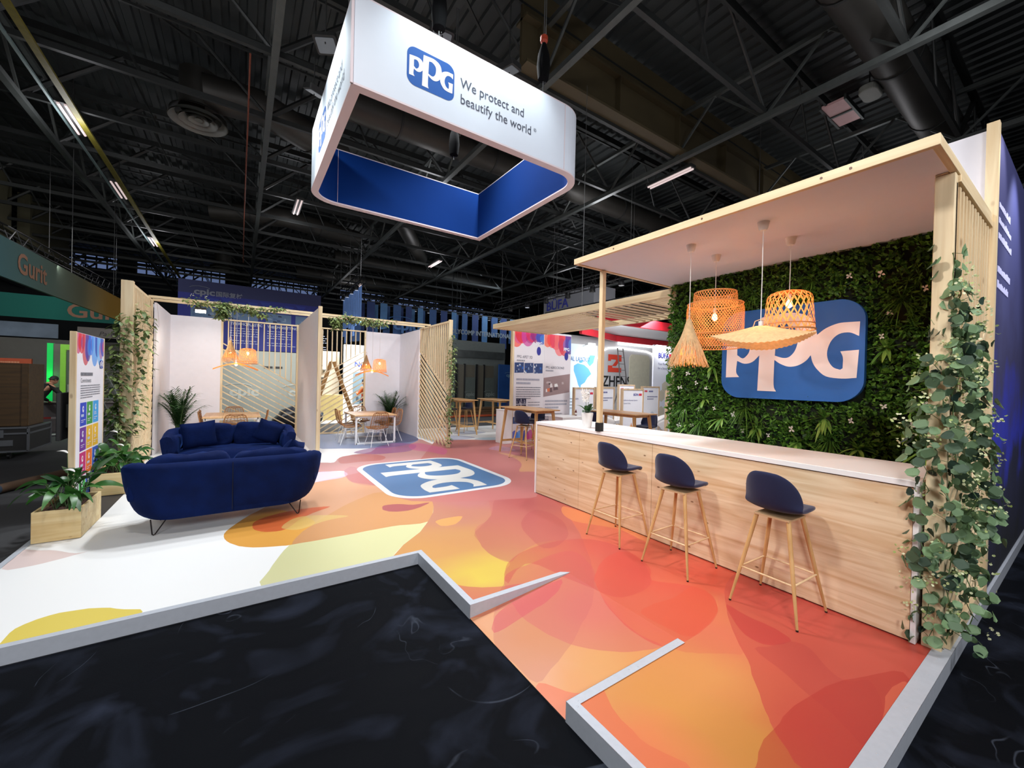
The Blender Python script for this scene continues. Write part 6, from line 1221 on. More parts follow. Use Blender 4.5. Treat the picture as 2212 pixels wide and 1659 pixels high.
# ================================================================== people
def person(label, joints, radii, hands, head, clothes, loc, face=(0, -1, 0), hairc=(24, 20, 20), extra=None):
    """joints: dict name->xyz ; one skinned body, clothing and hair as children"""
    t = thing('person', label, 'person', loc)
    skin = mat('skin', (178, 128, 100), .6, var=.03)
    def skinmesh(name, segs, m, sub=2):
        me = bpy.data.meshes.new(name); vs = []; idx = {}; es = []; rs = []
        for a, b in segs:
            for k in (a, b):
                if k not in idx: idx[k] = len(vs); vs.append(tuple(joints[k])); rs.append(radii[k])
            es.append((idx[a], idx[b]))
        me.from_pydata([(v[0]-loc[0], v[1]-loc[1], v[2]-loc[2]) for v in vs], es, [])
        o = bpy.data.objects.new(name, me); COL.objects.link(o); me.materials.append(m); o.parent = t
        sk = o.modifiers.new('skin', 'SKIN'); sk.use_smooth_shade = True
        bm = bmesh.new(); bm.from_mesh(me); ly = bm.verts.layers.skin.verify(); bm.verts.ensure_lookup_table()
        for i, v in enumerate(bm.verts): r = rs[i]; v[ly].radius = (r if isinstance(r, tuple) else (r, r)); v[ly].use_root = (i == 0)
        bm.to_mesh(me); bm.free()
        s = o.modifiers.new('sub', 'SUBSURF'); s.levels = s.render_levels = sub
        return o
    B = [('pelvis', 'waist'), ('waist', 'chest'), ('chest', 'neckb'), ('neckb', 'neck'), ('chest', 'shl'), ('shl', 'ell'), ('ell', 'wrl'), ('chest', 'shr'), ('shr', 'elr'), ('elr', 'wrr'),
         ('pelvis', 'hil'), ('hil', 'knl'), ('knl', 'anl'), ('anl', 'tol'), ('pelvis', 'hir'), ('hir', 'knr'), ('knr', 'anr'), ('anr', 'tor')]
    base = dict(radii)
    skinmesh('body', B, skin)
    for k in radii: radii[k] = (base[k]+.012) if not isinstance(base[k], tuple) else tuple(q+.03 for q in base[k])
    top = [('pelvis', 'waist'), ('waist', 'chest'), ('chest', 'neckb'), ('chest', 'shl'), ('shl', 'ell'), ('ell', 'wrl'), ('chest', 'shr'), ('shr', 'elr'), ('elr', 'wrr')]
    skinmesh('jacket', top, clothes[0])
    skinmesh('trousers', [('waist', 'pelvis'), ('pelvis', 'hil'), ('hil', 'knl'), ('knl', 'anl'), ('pelvis', 'hir'), ('hir', 'knr'), ('knr', 'anr')], clothes[1])
    for s in 'lr':
        skinmesh('shoe', [('an'+s, 'to'+s)], mat('shoe_black', (20, 20, 22), .6))
    radii.update(base)
    # head with nose, ears, hair
    hc = V(head); f = V(face).normalized(); rt = f.cross(V((0, 0, 1))).normalized(); upv = rt.cross(f)
    Mh = Matrix((rt, f, upv)).transposed().to_4x4(); Mh.translation = hc
    mb = MB(); mb.M = Mh
    mb.grid(lambda u, v: ((.075*sin(pi*v)**.8*cos(2*pi*u)), (.095*sin(pi*v)**.8*sin(2*pi*u)+.012*(1-v)), .118*-cos(pi*v)), 20, 14, cu=True)
    mb.grid(lambda u, v: (.014*cos(2*pi*u)*v, .092+.028*(1-v), -.012-.03*(1-v)+.02*sin(2*pi*u)*v), 8, 4, cu=True)
    for sx in (-1, 1): mb.grid(lambda u, v: (sx*(.074+.014*sin(pi*v)), .022*cos(2*pi*u)*sin(pi*v), .0+.03*-cos(pi*v)), 8, 6, cu=True)
    mb.tube([(0, 0, -.17), (0, 0, -.05)], .05, 12)
    mb.build('head', skin, t, smooth='all')
    mb = MB(); mb.M = Mh
    for sx in (-1, 1): mb.grid(lambda u, v: (sx*.030+.010*cos(2*pi*u)*sin(pi*v), .083+.008*sin(pi*v), .008+.007*-cos(pi*v)), 8, 5, cu=True)
    mb.build('eyes', mat('eye', (40, 32, 30), .3), t)
    mb = MB(); mb.M = Mh; mb.tube([(-.024, .086, -.056), (0, .094, -.054), (.024, .086, -.056)], .005, 5); mb.build('mouth', mat('lips', (140, 74, 66), .6), t)
    mb = MB(); mb.M = Mh @ Matrix.Translation((0, -.012, .016))
    mb.grid(lambda u, v: (.085*sin(pi*v)**.8*cos(2*pi*u), .100*sin(pi*v)**.8*sin(2*pi*u)-(.03 if v < .45 else 0), .120*-cos(pi*v) if v > .42 else .120*-cos(pi*.42)+.0), 20, 14, cu=True)
    mb.build('hair', mat('hair_dark', hairc, .7), t, smooth='all')
    # hands: palm, four unequal fingers and a thumb from the side
    for s, (dr, side) in hands.items():
        w_ = V(joints['wr'+s]); d = V(dr).normalized(); sd = V(side); sd = (sd-d*sd.dot(d)).normalized(); nn = d.cross(sd)
        mb = MB(); mb.hexa([w_+sd*a+nn*b+d*c for c, e in ((0, .024), (.085, .038)) for a, b in ((-e, -.012), (e, -.012), (e, .012), (-e, .012))])
        for k, L in enumerate((.068, .078, .072, .056)):
            q = w_+d*.083+sd*(-.028+.019*k); mb.tube([q, q+d*L*.5-nn*.008, q+d*L*.8-nn*.028, q+d*L*.92-nn*.045], [.0088, .0085, .0075, .006], 7)
        q = w_+d*.03-sd*.032; mb.tube([q, q-sd*.028+d*.028-nn*.008, q-sd*.034+d*.058-nn*.02], [.011, .0095, .0075], 7)
        mb.build('hand', skin, t, smooth=True)
    if extra: extra(t)
    return t
def bodyj(x, y, z0, S, lean, hd, arms, legs):
    """hd heading unit vector (facing), lean forward metres at the shoulders"""
    f = V((hd[0], hd[1], 0)).normalized(); r = V((f.y, -f.x, 0)); o = V((x, y, z0)); J = {}
    P = lambda a, b, c: tuple(o+r*a*S+f*b*S+V((0, 0, c*S)))
    J['pelvis'] = P(0, 0, .95); J['waist'] = P(0, lean*.35, 1.12); J['chest'] = P(0, lean*.8, 1.33); J['neckb'] = P(0, lean, 1.48); J['neck'] = P(0, lean*1.1, 1.55)
    for s, sg in (('r', 1), ('l', -1)):
        J['sh'+s] = P(.17*sg, lean*.95, 1.42); J['el'+s] = P(*arms[s][0]); J['wr'+s] = P(*arms[s][1])
        J['hi'+s] = P(.09*sg, 0, .90); J['kn'+s] = P(*legs[s][0]); J['an'+s] = P(*legs[s][1]); q = legs[s][1]; J['to'+s] = P(q[0], q[1]+.17, .03)
    Rr = dict(pelvis=(.15*S, .11*S), waist=(.135*S, .10*S), chest=(.16*S, .11*S), neckb=.07*S, neck=.052*S, shl=.066*S, shr=.066*S, ell=.045*S, elr=.045*S, wrl=.03*S, wrr=.03*S, hil=.095*S, hir=.095*S, knl=.062*S, knr=.062*S, anl=.042*S, anr=.042*S, tol=.032*S, tor=.032*S)
    return J, Rr, P
vest = mat('orange_vest', (226, 110, 50), .8, var=.05); red = mat('red_band', (214, 40, 60), .7); refl = mat('reflective_band', (200, 200, 196), .4)
J, Rr, P = bodyj(4.35, 17.4, FZ+.04, 1.0, .06, (-.5, .8), {'l': ((-.30, .10, 1.14), (-.16, .34, 1.20)), 'r': ((.30, .10, 1.14), (.14, .34, 1.22))}, {'l': ((-.10, .03, .50), (-.11, 0, .07)), 'r': ((.10, .03, .50), (.11, -.02, .07))})
def bands(t):
    mb = MB()
    for z in (1.06, 1.20):
        c = P(0, .03, z); mb.tube([(c[0]+.172*cos(a), c[1]+.14*sin(a), c[2]) for a in [2*pi*i/24 for i in range(24)]], .022, 6, closed=True)
    mb.build('reflective_band', refl, t, smooth=True)
    mb = MB(); mb.lathe([(.165, -.10), (.17, 0), (.165, .10)], 24, P(0, .03, 1.0), caps=False); mb.build('red_panel', red, t, smooth=True)
person('person in an orange and red high-visibility jacket seen from behind the right lattice', J, Rr, {'l': ((.4, .8, .2), (1, 0, 0)), 'r': ((-.4, .8, .2), (-1, 0, 0))}, P(0, .10, 1.67), (vest, mat('navy_trousers', (28, 32, 50), .8)), (4.35, 17.4, FZ+.04), (-.5, .8, -.25), extra=bands)
dk1 = mat('black_jumper', (20, 24, 22), .85)
J, Rr, P = bodyj(-5.02, 17.6, FZ, 1.0, .30, (.75, .66), {'l': ((-.28, .25, 1.12), (-.20, .42, .95)), 'r': ((.42, .36, 1.20), (.66, .50, 1.00))}, {'l': ((-.12, .12, .50), (-.12, -.10, .07)), 'r': ((.12, .05, .50), (.13, -.05, .07))})
person('person in black leaning forward over a counter beside the green light strip', J, Rr, {'l': ((.3, .6, -.6), (1, 0, 0)), 'r': ((.6, .1, -.5), (0, 1, 0))}, P(0, .42, 1.60), (dk1, mat('black_trousers', (26, 26, 28), .9)), (-5.02, 17.6, FZ), (.75, .6, -.5), (90, 84, 80))
# ================================================================== stands on the left
dim = lambda n, c, r=.7, **k: mat(n, c, r, **k)
def grad_print(name, cols, axis='y', scale=1, off=0):
    m, nt, p = nodes(name); L = nt.links; N = nt.nodes
    tc = N.new('ShaderNodeTexCoord'); sp = N.new('ShaderNodeSeparateXYZ'); L.new(tc.outputs['Object'], sp.inputs[0])
    a = N.new('ShaderNodeMath'); a.operation = 'MULTIPLY_ADD'; a.inputs[1].default_value = scale; a.inputs[2].default_value = off; L.new(sp.outputs['xyz'.index(axis)], a.inputs[0])
    r = N.new('ShaderNodeValToRGB'); e = r.color_ramp.elements
    e[0].color = (*lin(cols[0]), 1); e[1].color = (*lin(cols[-1]), 1)
    for i in range(1, len(cols)-1): x = e.new(i/(len(cols)-1)); x.color = (*lin(cols[i]), 1)
    L.new(a.outputs[0], r.inputs[0]); L.new(r.outputs[0], p.inputs['Base Color']); p.inputs['Roughness'].default_value = .8; return m
t = thing('hanging_banner', 'long hanging banner printed from teal to ochre with a brand name, nearest on the left', 'banner', (-4.0, 18, 4.1))
mb = MB(); mb.hexa([(-4.06, 10.9, 3.62), (-4.0, 10.9, 3.62), (-4.0, 23.5, 3.84), (-4.06, 23.5, 3.84), (-4.06, 10.9, 4.42), (-4.0, 10.9, 4.42), (-4.0, 23.5, 4.72), (-4.06, 23.5, 4.72)])
mb.build('fabric', grad_print('teal_ochre_print', [(50, 100, 110), (84, 110, 100), (110, 112, 84), (176, 134, 44), (190, 140, 40)], 'y', .08, .56), t)
mb = MB(); salm = lin((168, 120, 92))
MG = Matrix.Translation((-3.99, 13.05, 3.88)) @ Matrix.Rotation(pi/2, 4, 'Z') @ RX
mb.text('Gurit', .62, MG, 0, salm, bold=.012, sx=1.15); mb.build('lettering', dkblue, t)
for y in (12.2, 16.5, 21): mb = MB(); mb.tube([(-4.03, y, 4.4), (-4.03, y, 9.98)], .01, 5); mb.build('cable', dark_steel, t)
t = thing('hanging_banner', 'teal hanging banner with a large brand name, behind the ochre one', 'banner', (-7, 24, 4.3))
mb = MB(); mb.box(-10.5, -4.1, 24, 24.06, 3.86, 4.78); mb.build('fabric', grad_print('teal_print', [(26, 96, 88), (30, 122, 108), (26, 92, 84)], 'x', .16, .4), t)
mb = MB(); mb.text('Gurit', .78, Matrix.Translation((-6.0, 23.98, 4.02)) @ RX, 0, salm, bold=.014, sx=1.15); mb.build('lettering', dkblue, t)
t = thing('fascia_sign', 'grey fascia sign with italic black lettering at the left, below the ochre banner', 'sign', (-4.2, 22, 3.2))
mb = MB(); mb.box(-5.2, -2.6, 22, 22.1, 3.10, 3.48); mb.build('panel', dim('fascia_grey', (104, 98, 94)), t)
for x in (-5.1, -2.7): mb = MB(); mb.box(x-.04, x+.04, 22.02, 22.1, FZ+.003, 3.10); mb.build('post', dim('fascia_grey', (104, 98, 94)), t)
Msh = Matrix.Identity(4); Msh[0][1] = .25
mb = MB(); mb.text('Part of Polynt', .24, Matrix.Translation((-4.62, 21.99, 3.18)) @ RX @ Msh, 0, lin((34, 28, 30))); mb.build('lettering', dkblue, t)
t = thing('grey_stand_wall', 'long grey stand wall at the far left, under the teal banner', 'stand wall', (-8, 23, 1.5))
mb = MB(); mb.box(-13, -2.4, 23.2, 23.4, FZ+.003, 3.0); mb.build('panel', dim('grey_wall', (100, 98, 92), var=.04), t)
mb = MB(); mb.box(-13, -6.0, 23.15, 23.2, 3.05, 3.6); mb.build('window_band', dim('pale_band', (110, 124, 140), var=.3, scale=1.5), t)
t = thing('green_light_panel', 'grey display panel edged with a glowing green strip, left of the totem', 'display panel', (-4.6, 19, 1.4))
mb = MB(); mb.box(-5.02, -4.5, 19, 19.4, FZ+.003, 2.65); mb.build('panel', dim('panel_grey', (96, 90, 84)), t)
mb = MB(); mb.box(-5.15, -5.02, 18.96, 19.1, .8, 2.66); mb.build('light_strip', mat('green_strip', (10, 150, 50), .5, emit=(.0, .75, .15), es=.42), t)
light('POINT', 'green_strip_light', (-5.1, 18.7, 1.6), 6, (.1, 1, .25), .1)
t = thing('green_light_panel', 'display panel with a lime green frame and leaf pictures, touching the totem', 'display panel', (-4.6, 18.6, 1.4))
mb = MB(); lm = mat('lime_strip', (110, 170, 50), .5, emit=(.25, .6, .06), es=.22); mb.box(-4.74, -4.62, 18.5, 18.6, .78, 2.62); mb.box(-4.62, -3.9, 18.5, 18.6, 2.45, 2.62); mb.build('light_strip', lm, t)
mb = MB(); lay = []; photo(lay, 0, 0, .6, 1.6, [(84, 96, 84), (60, 120, 50), (120, 124, 110), (40, 80, 36), (150, 155, 150)], 101); print_on(mb, lambda u, v: (-4.62+u, 18.55, .8+v), .7, 1.6, lay, base=lin((80, 90, 80))); mb.build('picture_panel', dkblue, t)
t = thing('reception_counter', 'low grey counter under the green lit panels', 'counter', (-4.5, 18, .4))
mb = MB(); mb.box(-5.9, -3.3, 18.1, 18.5, FZ+.003, .78); mb.build('body', dim('counter_grey', (98, 92, 92)), t)
mb = MB(); mb.box(-5.95, -3.25, 18.05, 18.5, .78, .81); mb.build('top', dim('counter_top', (120, 112, 108)), t)
t = thing('orange_sign', 'orange sign panel above the wooden crate at the left edge', 'sign', (-7.6, 20, 2))
mb = MB(); mb.box(-8.0, -5.75, 19.9, 20, 1.75, 2.15); mb.build('panel', dim('orange_panel', (170, 70, 40)), t)
mb = MB(); lines(mb, lambda u, v: (u, 19.89, v), -6.9, 2.0, .9, 2, .12, .05, (200, 130, 100), 4); mb.build('lettering', dkblue, t)
t = thing('wooden_crate', 'large wooden crate standing on the flight case at the left edge', 'crate', (-4.7, 13.6, .55))
cw = wood('crate_ply', 'x', (92, 66, 34), (70, 50, 26), knots=.4)
mb = MB(); mb.box(-5.45, -3.84, 13.2, 14.0, .56, 1.92); mb.build('body', cw, t, bevel=.006)
mb = MB()
for x in (-5.25, -4.6, -3.9): mb.box(x-.04, x+.04, 13.17, 13.2, .56, 1.92)
mb.build('batten', cw, t)
mb = MB(); mb.grid(lambda u, v: (-5.4+1.1*u, 13.02+.14*v, .57+.30*sin(pi*u)*sin(pi*v)+.03*noise.noise(V((u*5, v*5, 0)))), 20, 10); o = mb.build('blue_tarpaulin', dim('tarp', (34, 40, 52), .5), None, smooth='all'); tag(o, 'dark blue tarpaulin bunched on the flight case in front of the crate', 'tarpaulin')
t = thing('flight_case', 'black flight case with metal edges on castors at the left edge', 'flight case', (-4.7, 13.4, FZ))
x0, x1, y0, y1, z0, z1 = -5.7, -3.74, 12.85, 14.05, .06, .555
mb = MB(); mb.box(x0, x1, y0, y1, z0, z1); mb.build('body', dim('case_black', (34, 32, 31), .6), t)
mb = MB(); q = .035
for (a, b) in (((x0, y0, z1), (x1, y0, z1)), ((x0, y0, z0), (x1, y0, z0)), ((x1, y0, z0), (x1, y0, z1)), ((x1, y0, z1), (x1, y1, z1)), ((x1, y0, z0), (x1, y1, z0)), ((x0, y0, z1-.12), (x1, y0, z1-.12)), ((x1, y1, z0), (x1, y1, z1)), ((x1, y0, z1-.12), (x1, y1, z1-.12))): mb.beam(a, b, q, q)
mb.build('edge_profile', dim('case_edge', (110, 112, 116), .4, metal=.4), t)
for x in (-4.15, -4.95):
    mb = MB(); mb.box(x-.07, x+.07, y0-.022, y0, z1-.2, z1-.04); mb.box(x-.03, x+.03, y0-.035, y0-.02, z1-.16, z1-.09); mb.build('latch', dim('case_edge', (110, 112, 116)), t)
mb = MB(); mb.box(-4.15, -3.95, y0-.02, y0, .18, .30); mb.build('handle', dim('case_edge', (110, 112, 116)), t)
for x, y in ((-4.05, 13.0), (-4.05, 13.9), (-5.4, 13.0)):
    mb = MB(); mb.tube([(x-.02, y, FZ+.06), (x+.02, y, FZ+.06)], .058, 14); mb.box(x-.03, x+.03, y-.03, y+.03, FZ+.1, z0); mb.build('castor', black, t)
t = thing('cardboard_tube', 'brown cardboard tube with a plastic-wrapped end lying on the hall floor beside the planter', 'tube', (-2.9, 10.4, FZ))
a, b = V((-3.05, 9.3, FZ+.075)), V((-2.25, 11.1, FZ+.075))
mb = MB(); mb.tube([a, b], .07, 16); mb.build('tube_wall', dim('kraft', (84, 62, 44)), t, smooth=True)
mb = MB(); mb.tube([a+(a-b).normalized()*.16, a+(a-b).normalized()*.02, a+(b-a).normalized()*.05], [.05, .077, .075], 12); mb.build('plastic_wrap', dim('wrap', (60, 70, 84), .2), t, smooth=True)
t = thing('barrier_tape', 'red and white barrier tape stretched across the aisle at the left', 'barrier tape', (-4.4, 14.6, .7))
mb = MB(); rd, wt = lin((150, 40, 36)), lin((150, 140, 138)); N = 18
for i in range(N):
    u = i/N; v = (i+1)/N; z = lambda s: .62-.14*sin(pi*s); X = lambda s: -5.9+3.8*s; Y = lambda s: 15.4+1.0*s
    mb.poly([(X(u), Y(u), z(u)), (X(v), Y(v), z(v)), (X(v), Y(v), z(v)+.05), (X(u), Y(u), z(u)+.05)], 0, rd if i % 2 else wt)
mb.build('tape', dkblue, t)
t = thing('aluminium_ladder', 'aluminium ladder leaning behind the ivy at the left', 'ladder', (-3.0, 16, FZ))
al = dim('ladder_alu', (130, 134, 130), .4, metal=.3)
for dx in (0, .38):
    mb = MB(); mb.beam((-4.0+dx, 16.9, 2.3), (-2.9+dx, 16.2, FZ), .03, .06); mb.build('rail', al, t)
for k in range(8): s = (k+.6)/8.4; mb = MB(); mb.tube([(-4.0+1.1*s, 16.9-.7*s, 2.3+(FZ-2.3)*s), (-3.62+1.1*s, 16.9-.7*s, 2.3+(FZ-2.3)*s)], .014, 6); mb.build('rung', al, t)
t = thing('skirting_tube', 'pale tube lying along the foot of the grey counter at the left', 'tube', (-4, 16.6, FZ))
mb = MB(); mb.tube([(-5.4, 16.4, FZ+.04), (-2.6, 18.0, FZ+.04)], .035, 8); mb.build('tube_wall', al, t)
# black lighting truss over the left stands
def truss(name, label, a, b, lamps=()):
    t = thing(name, label, 'lighting truss', tuple((V(a)+V(b))/2)); a = V(a); b = V(b); d = (b-a).normalized(); r = d.cross(V((0, 0, 1))).normalized()*.17; u = V((0, 0, .17)); L = (b-a).length; n = int(L/.36)
    mb = MB()
    for s in (r+u, r-u, -r+u, -r-u): mb.tube([a+s, b+s], .022, 6)
    for i in range(n):
        p = a+d*L*i/n; q = a+d*L*(i+1)/n; e = 1 if i % 2 else -1
        mb.tube([p+r+u*e, q+r-u*e], .011, 4); mb.tube([p-r+u*e, q-r-u*e], .011, 4); mb.tube([p+r*e-u, q-r*e-u], .011, 4)
    mb.build('lattice', dim('truss_black', (26, 26, 28), .5, metal=.3), t)
    for s in (.06, .5, .94): mb = MB(); p = a+d*L*s; mb.tube([p+u, (p.x, p.y, 9.98)], .008, 4); mb.build('suspension_cable', chainm, t)
    for k, (s, em) in enumerate(lamps):
        p = a+d*L*s-u*2.0; mb = MB(); mb.lathe([(.05, .22), (.09, .16), (.11, 0), (.10, -.02)], 10, p); sh = mb.build('spotlight', black, t, smooth=True)
        mb = MB(); mb.lathe([(.001, -.021), (.095, -.021)], 10, p, caps=False); mb.build('lens', em, sh)
    return t
warm = mat('warm_lens', (255, 210, 190), .3, emit=(1, .62, .5), es=2.2); cool = mat('cool_lens', (190, 200, 220), .3, emit=(.8, .86, 1), es=.55); off = mat('lamp_off', (60, 60, 62), .3)
truss('lighting_truss', 'black lighting truss running away above the ochre banner at the left', (-5.4, 11, 5.2), (-4.9, 27, 5.6), [(.16, warm), (.30, warm), (.45, warm), (.62, warm), (.8, warm)])
truss('lighting_truss', 'black lighting truss above the blue ribbons behind the right meeting room', (4.5, 23.6, 6.25), (19, 23.6, 6.25), [(.05+.06*k, cool) for k in range(15)])
truss('lighting_truss', 'black lighting truss running away at the left of the blue ribbons', (4.4, 18.6, 6.2), (4.4, 23.6, 6.2), [(.2, cool), (.4, cool), (.6, cool), (.8, cool)])
truss('lighting_truss', 'upper black lighting truss behind the canopy, left of the green wall', (10.4, 8.2, 5.4), (10.4, 17, 5.4), [(.1, off), (.25, off), (.4, off), (.55, off), (.7, cool), (.85, off)])
truss('lighting_truss', 'lower black lighting truss seen between the canopy and the pergola', (12.5, 5.2, 5.0), (12.5, 15.5, 5.0), [(.15, off), (.3, cool), (.45, off), (.6, off), (.75, off)])
# hanging blue fabric ribbons
rb = [dim('ribbon_blue', (40, 74, 120), var=.1), dim('ribbon_navy', (26, 50, 100), var=.1), dim('ribbon_sky', (66, 108, 150), var=.1)]
rr = random.Random(5); k = 0
for nm, y, x0_, x1_ in (('front', 22.605, 4.8, 16.9), ('rear', 23.305, 5.1, 17.2)):
    t = thing('ribbon_rail', nm+' steel rail carrying the far blue ribbons', 'rail', (11, y, 5.97)); mb = MB(); mb.beam((x0_, y, 5.97), (x1_, y, 5.97), .03, .04); mb.build('bar', dark_steel, t)
    for x in (x0_+.3, 11, x1_-.3): mb = MB(); mb.tube([(x, y, 5.98), (x, y, 9.98)], .008, 5); mb.build('cable', dark_steel, t)
proto = None
for row, (yy, n) in enumerate(((22.6, 16), (23.3, 15))):
    for i in range(n):
        x = 4.9+.72*i+row*.36; L = rr.uniform(1.5, 2.7)*(1-.02*i)
        mb = MB(); z1 = 5.95; w_ = rr.uniform(.32, .46); sk = rr.uniform(-.12, .12)
        mb.hexa([(x, yy, z1-L), (x+w_, yy, z1-L+sk), (x+w_, yy+.01, z1-L+sk), (x, yy+.01, z1-L), (x, yy, z1), (x+w_, yy, z1), (x+w_, yy+.01, z1), (x, yy+.01, z1)])
        o = mb.build('hanging_ribbon', rb[(i+row) % 3], None); tag(o, 'blue fabric ribbon hanging in a row below the far lighting truss', 'ribbon', 'blue ribbons below the far truss')
for i in range(9):
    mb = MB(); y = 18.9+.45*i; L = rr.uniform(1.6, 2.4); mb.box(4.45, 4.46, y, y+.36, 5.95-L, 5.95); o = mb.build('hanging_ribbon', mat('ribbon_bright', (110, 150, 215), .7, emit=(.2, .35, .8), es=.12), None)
    tag(o, 'pale blue fabric ribbon in the row running away behind the right lattice', 'ribbon', 'blue ribbons in the row running away')
t = thing('hanging_lettering', 'pale hanging letters in front of the far blue ribbons', 'lettering', (9, 22.3, 5))
mb = MB(); gl = lin((120, 128, 132)); M0 = lambda x, z: Matrix.Translation((x, 22.3, z)) @ RX
mb.text('GONG POLYCOMP INTERNATIONAL', .40, M0(9.15, 4.62), 0, gl, sx=.86, bold=.01); mb.text('ORATION', .40, M0(9.15, 4.12), 0, gl, sx=.86, bold=.01); mb.text('26', .40, M0(9.15, 3.3), 0, gl, bold=.01); cpic(mb, M0, 7.0, 4.55, .75, lin((60, 100, 150))); mb.build('letters', dkblue, t)
# glass offices
for x in (9.5, 15.5): mb = MB(); mb.tube([(x, 22.3, 5.0), (x, 22.3, 9.98)], .006, 4); mb.build('cable', dark_steel, t)
t = thing('glass_office', 'dark glazed office with frosted logo panels behind the high tables', 'glazed partition', (11, 20, 1.2))
fr = dim('office_frame', (104, 112, 110)); gls = dim('frosted_glass', (88, 96, 92), .25); gl2 = dim('office_inside', (92, 88, 76), .4)
mb = MB(); mb.box(8.2, 13.0, 20.1, 20.4, FZ+.003, 4.0); mb.build('wall_panel', fr, t)
for i, x in enumerate((8.6, 9.85, 11.1)):
    mb = MB(); mb.box(x, x+1.1, 20.02, 20.08, FZ+.3, 2.65); mb.build('door_panel', gl2, t)
    mb = MB(); mb.box(x-.05, x+.03, 19.98, 20.1, FZ+.3, 2.7); mb.box(x+.42, x+.50, 19.98, 20.1, FZ+.3, 2.7); mb.build('dark_frame', black, t)
    mb = MB(); mb.box(x+.50, x+1.12, 19.97, 20.0, FZ+.3, 1.95); mb.build('frosted_panel', gls, t)
mb = MB(); M9 = lambda x, z: Matrix.Translation((x, 19.96, z)) @ RX; cpic(mb, M9, 9.15, .92, .26, lin((120, 128, 124))); cpic(mb, M9, 11.66, .92, .30, lin((124, 132, 128))); cpic(mb, M9, 10.4, .92, .26, lin((120, 128, 124))); mb.build('lettering', dkblue, t)
mb = MB(); mb.box(9.3, 12.9, 19.9, 20.1, 3.05, 3.45); mb.box(8.2, 9.2, 19.9, 20.1, 2.95, 3.1); mb.build('upper_window', dim('upper_glass', (60, 66, 66), .3, var=.3, scale=3), t)
t = thing('blue_display_panel', 'bright blue display panel with a pale logo, left of the poster wall', 'display panel', (13.2, 19.8, 1.4))
mb = MB(); mb.box(12.4, 14.6, 19.75, 19.85, FZ+.003, 2.75); mb.build('panel', mat('panel_blue', (24, 74, 140), .6, var=.15, scale=2), t)
mb = MB(); cpic(mb, lambda x, z: Matrix.Translation((x, 19.74, z)) @ RX, 12.9, 2.05, .26, lin((120, 160, 190))); mb.build('lettering', dkblue, t)
t = thing('timber_pallet', 'stack of timber and an orange pallet truck fork under the glazed office', 'pallet', (10.4, 18.6, FZ))
mb = MB()
for k in range(3): mb.box(8.4+.3*k, 12.2, 18.4, 18.8, FZ+.12+.13*k, FZ+.23+.13*k)
mb.build('boards', wood('dark_boards', 'x', (96, 70, 42), (70, 50, 30)), t)
mb = MB(); mb.box(8.0, 12.4, 18.25, 18.38, FZ+.02, FZ+.11); mb.build('orange_fork', dim('fork_orange', (180, 74, 34)), t)
t = thing('white_box_sign', 'white hanging box sign with blue lettering above the pergola', 'hanging sign', (14, 16, 6))
mb = MB(); mb.hexa([(14, 13.9, 5.35), (15.5, 13.9, 5.35), (15.5, 17.75, 5.35), (14, 17.75, 5.35), (14, 13.9, 6.55), (15.5, 13.9, 6.55), (15.5, 17.75, 6.55), (14, 17.75, 6.55)]); mb.build('box', dim('sign_grey', (150, 152, 158), var=.01), t)
for y in (14.3, 17.3): mb = MB(); mb.tube([(14.5, y, 6.5), (14.5, y, 9.98)], .008, 4); mb.build('cable', dark_steel, t)
mb = MB(); mb.text('BÜFA', .68, Matrix.Translation((13.98, 17.5, 5.72)) @ Matrix.Rotation(-pi/2, 4, 'Z') @ RX, 0, lin((50, 60, 170)), bold=.012, sx=1.1); mb.build('lettering', dkblue, t)
# ================================================================== neighbouring stand on the right, between poster wall and green wall
W = mat('stand_bright', (222, 224, 226), .6, var=.01); redm = mat('fascia_red', (196, 34, 48), .5)
t = thing('red_white_stand', 'white stand with red fascia beams and a company name, left of the green wall', 'exhibition stand', (15, 12, FZ))
mb = MB(); mb.box(11.9, 24, 13.6, 13.8, FZ+.01, 3.95); mb.build('back_wall', mat('stand_grey', (186, 186, 188), .6, var=.01), t)
mb = MB(); mb.beam((11.3, 11.9, 3.9), (15.0, 13.38, 3.98), .12, .28); mb.build('red_beam', redm, t)
mb = MB(); mb.box(15.0, 23, 13.3, 13.45, 3.84, 4.12); mb.build('red_beam', redm, t)
mb = MB(); mb.box(10.6, 22, 10.2, 10.35, 4.0, 4.34); mb.build('red_beam', redm, t)
mb = MB(); mb.box(10.8, 22, 10.35, 13.3, 4.14, 4.2); mb.build('ceiling_panel', W, t)
mb = MB(); mb.box(15.4, 23, 13.46, 13.58, 3.72, 3.86); mb.build('light_band', mat('light_band', (255, 255, 255), .4, emit=(.9, .95, 1), es=1.2), t)
mb = MB(); mb.tube([(14.05, 13.55, 2.95), (14.25, 13.55, 3.3), (14.7, 13.55, 3.5), (15.4, 13.55, 3.56), (17.6, 13.55, 3.5), (18.1, 13.55, 3.4), (18.25, 13.55, 3.15)], .04, 6); mb.build('light_tube', mat('light_tube', (255, 255, 255), .4, emit=(1, 1, 1), es=2.5), t)
mb = MB(); mb.prism(rrect(16.3, 17.9, .6, 3.3, .25, 5), 13.56, 13.59, ax='y'); mb.build('door_panel', mat('cream_panel', (206, 204, 182), .5), t)
M8 = lambda x, z: Matrix.Translation((x, 13.58, z)) @ RX
mb = MB(); mb.text('ZHENSHI', .72, M8(14.4, 1.66), 0, lin((20, 20, 22)), bold=.012, sx=.92); mb.build('lettering', prnt_m, t)
mb = MB(); rc = lin((206, 62, 40))
E_ = lambda u, v: (14.75+u, 13.57, 2.35+v)
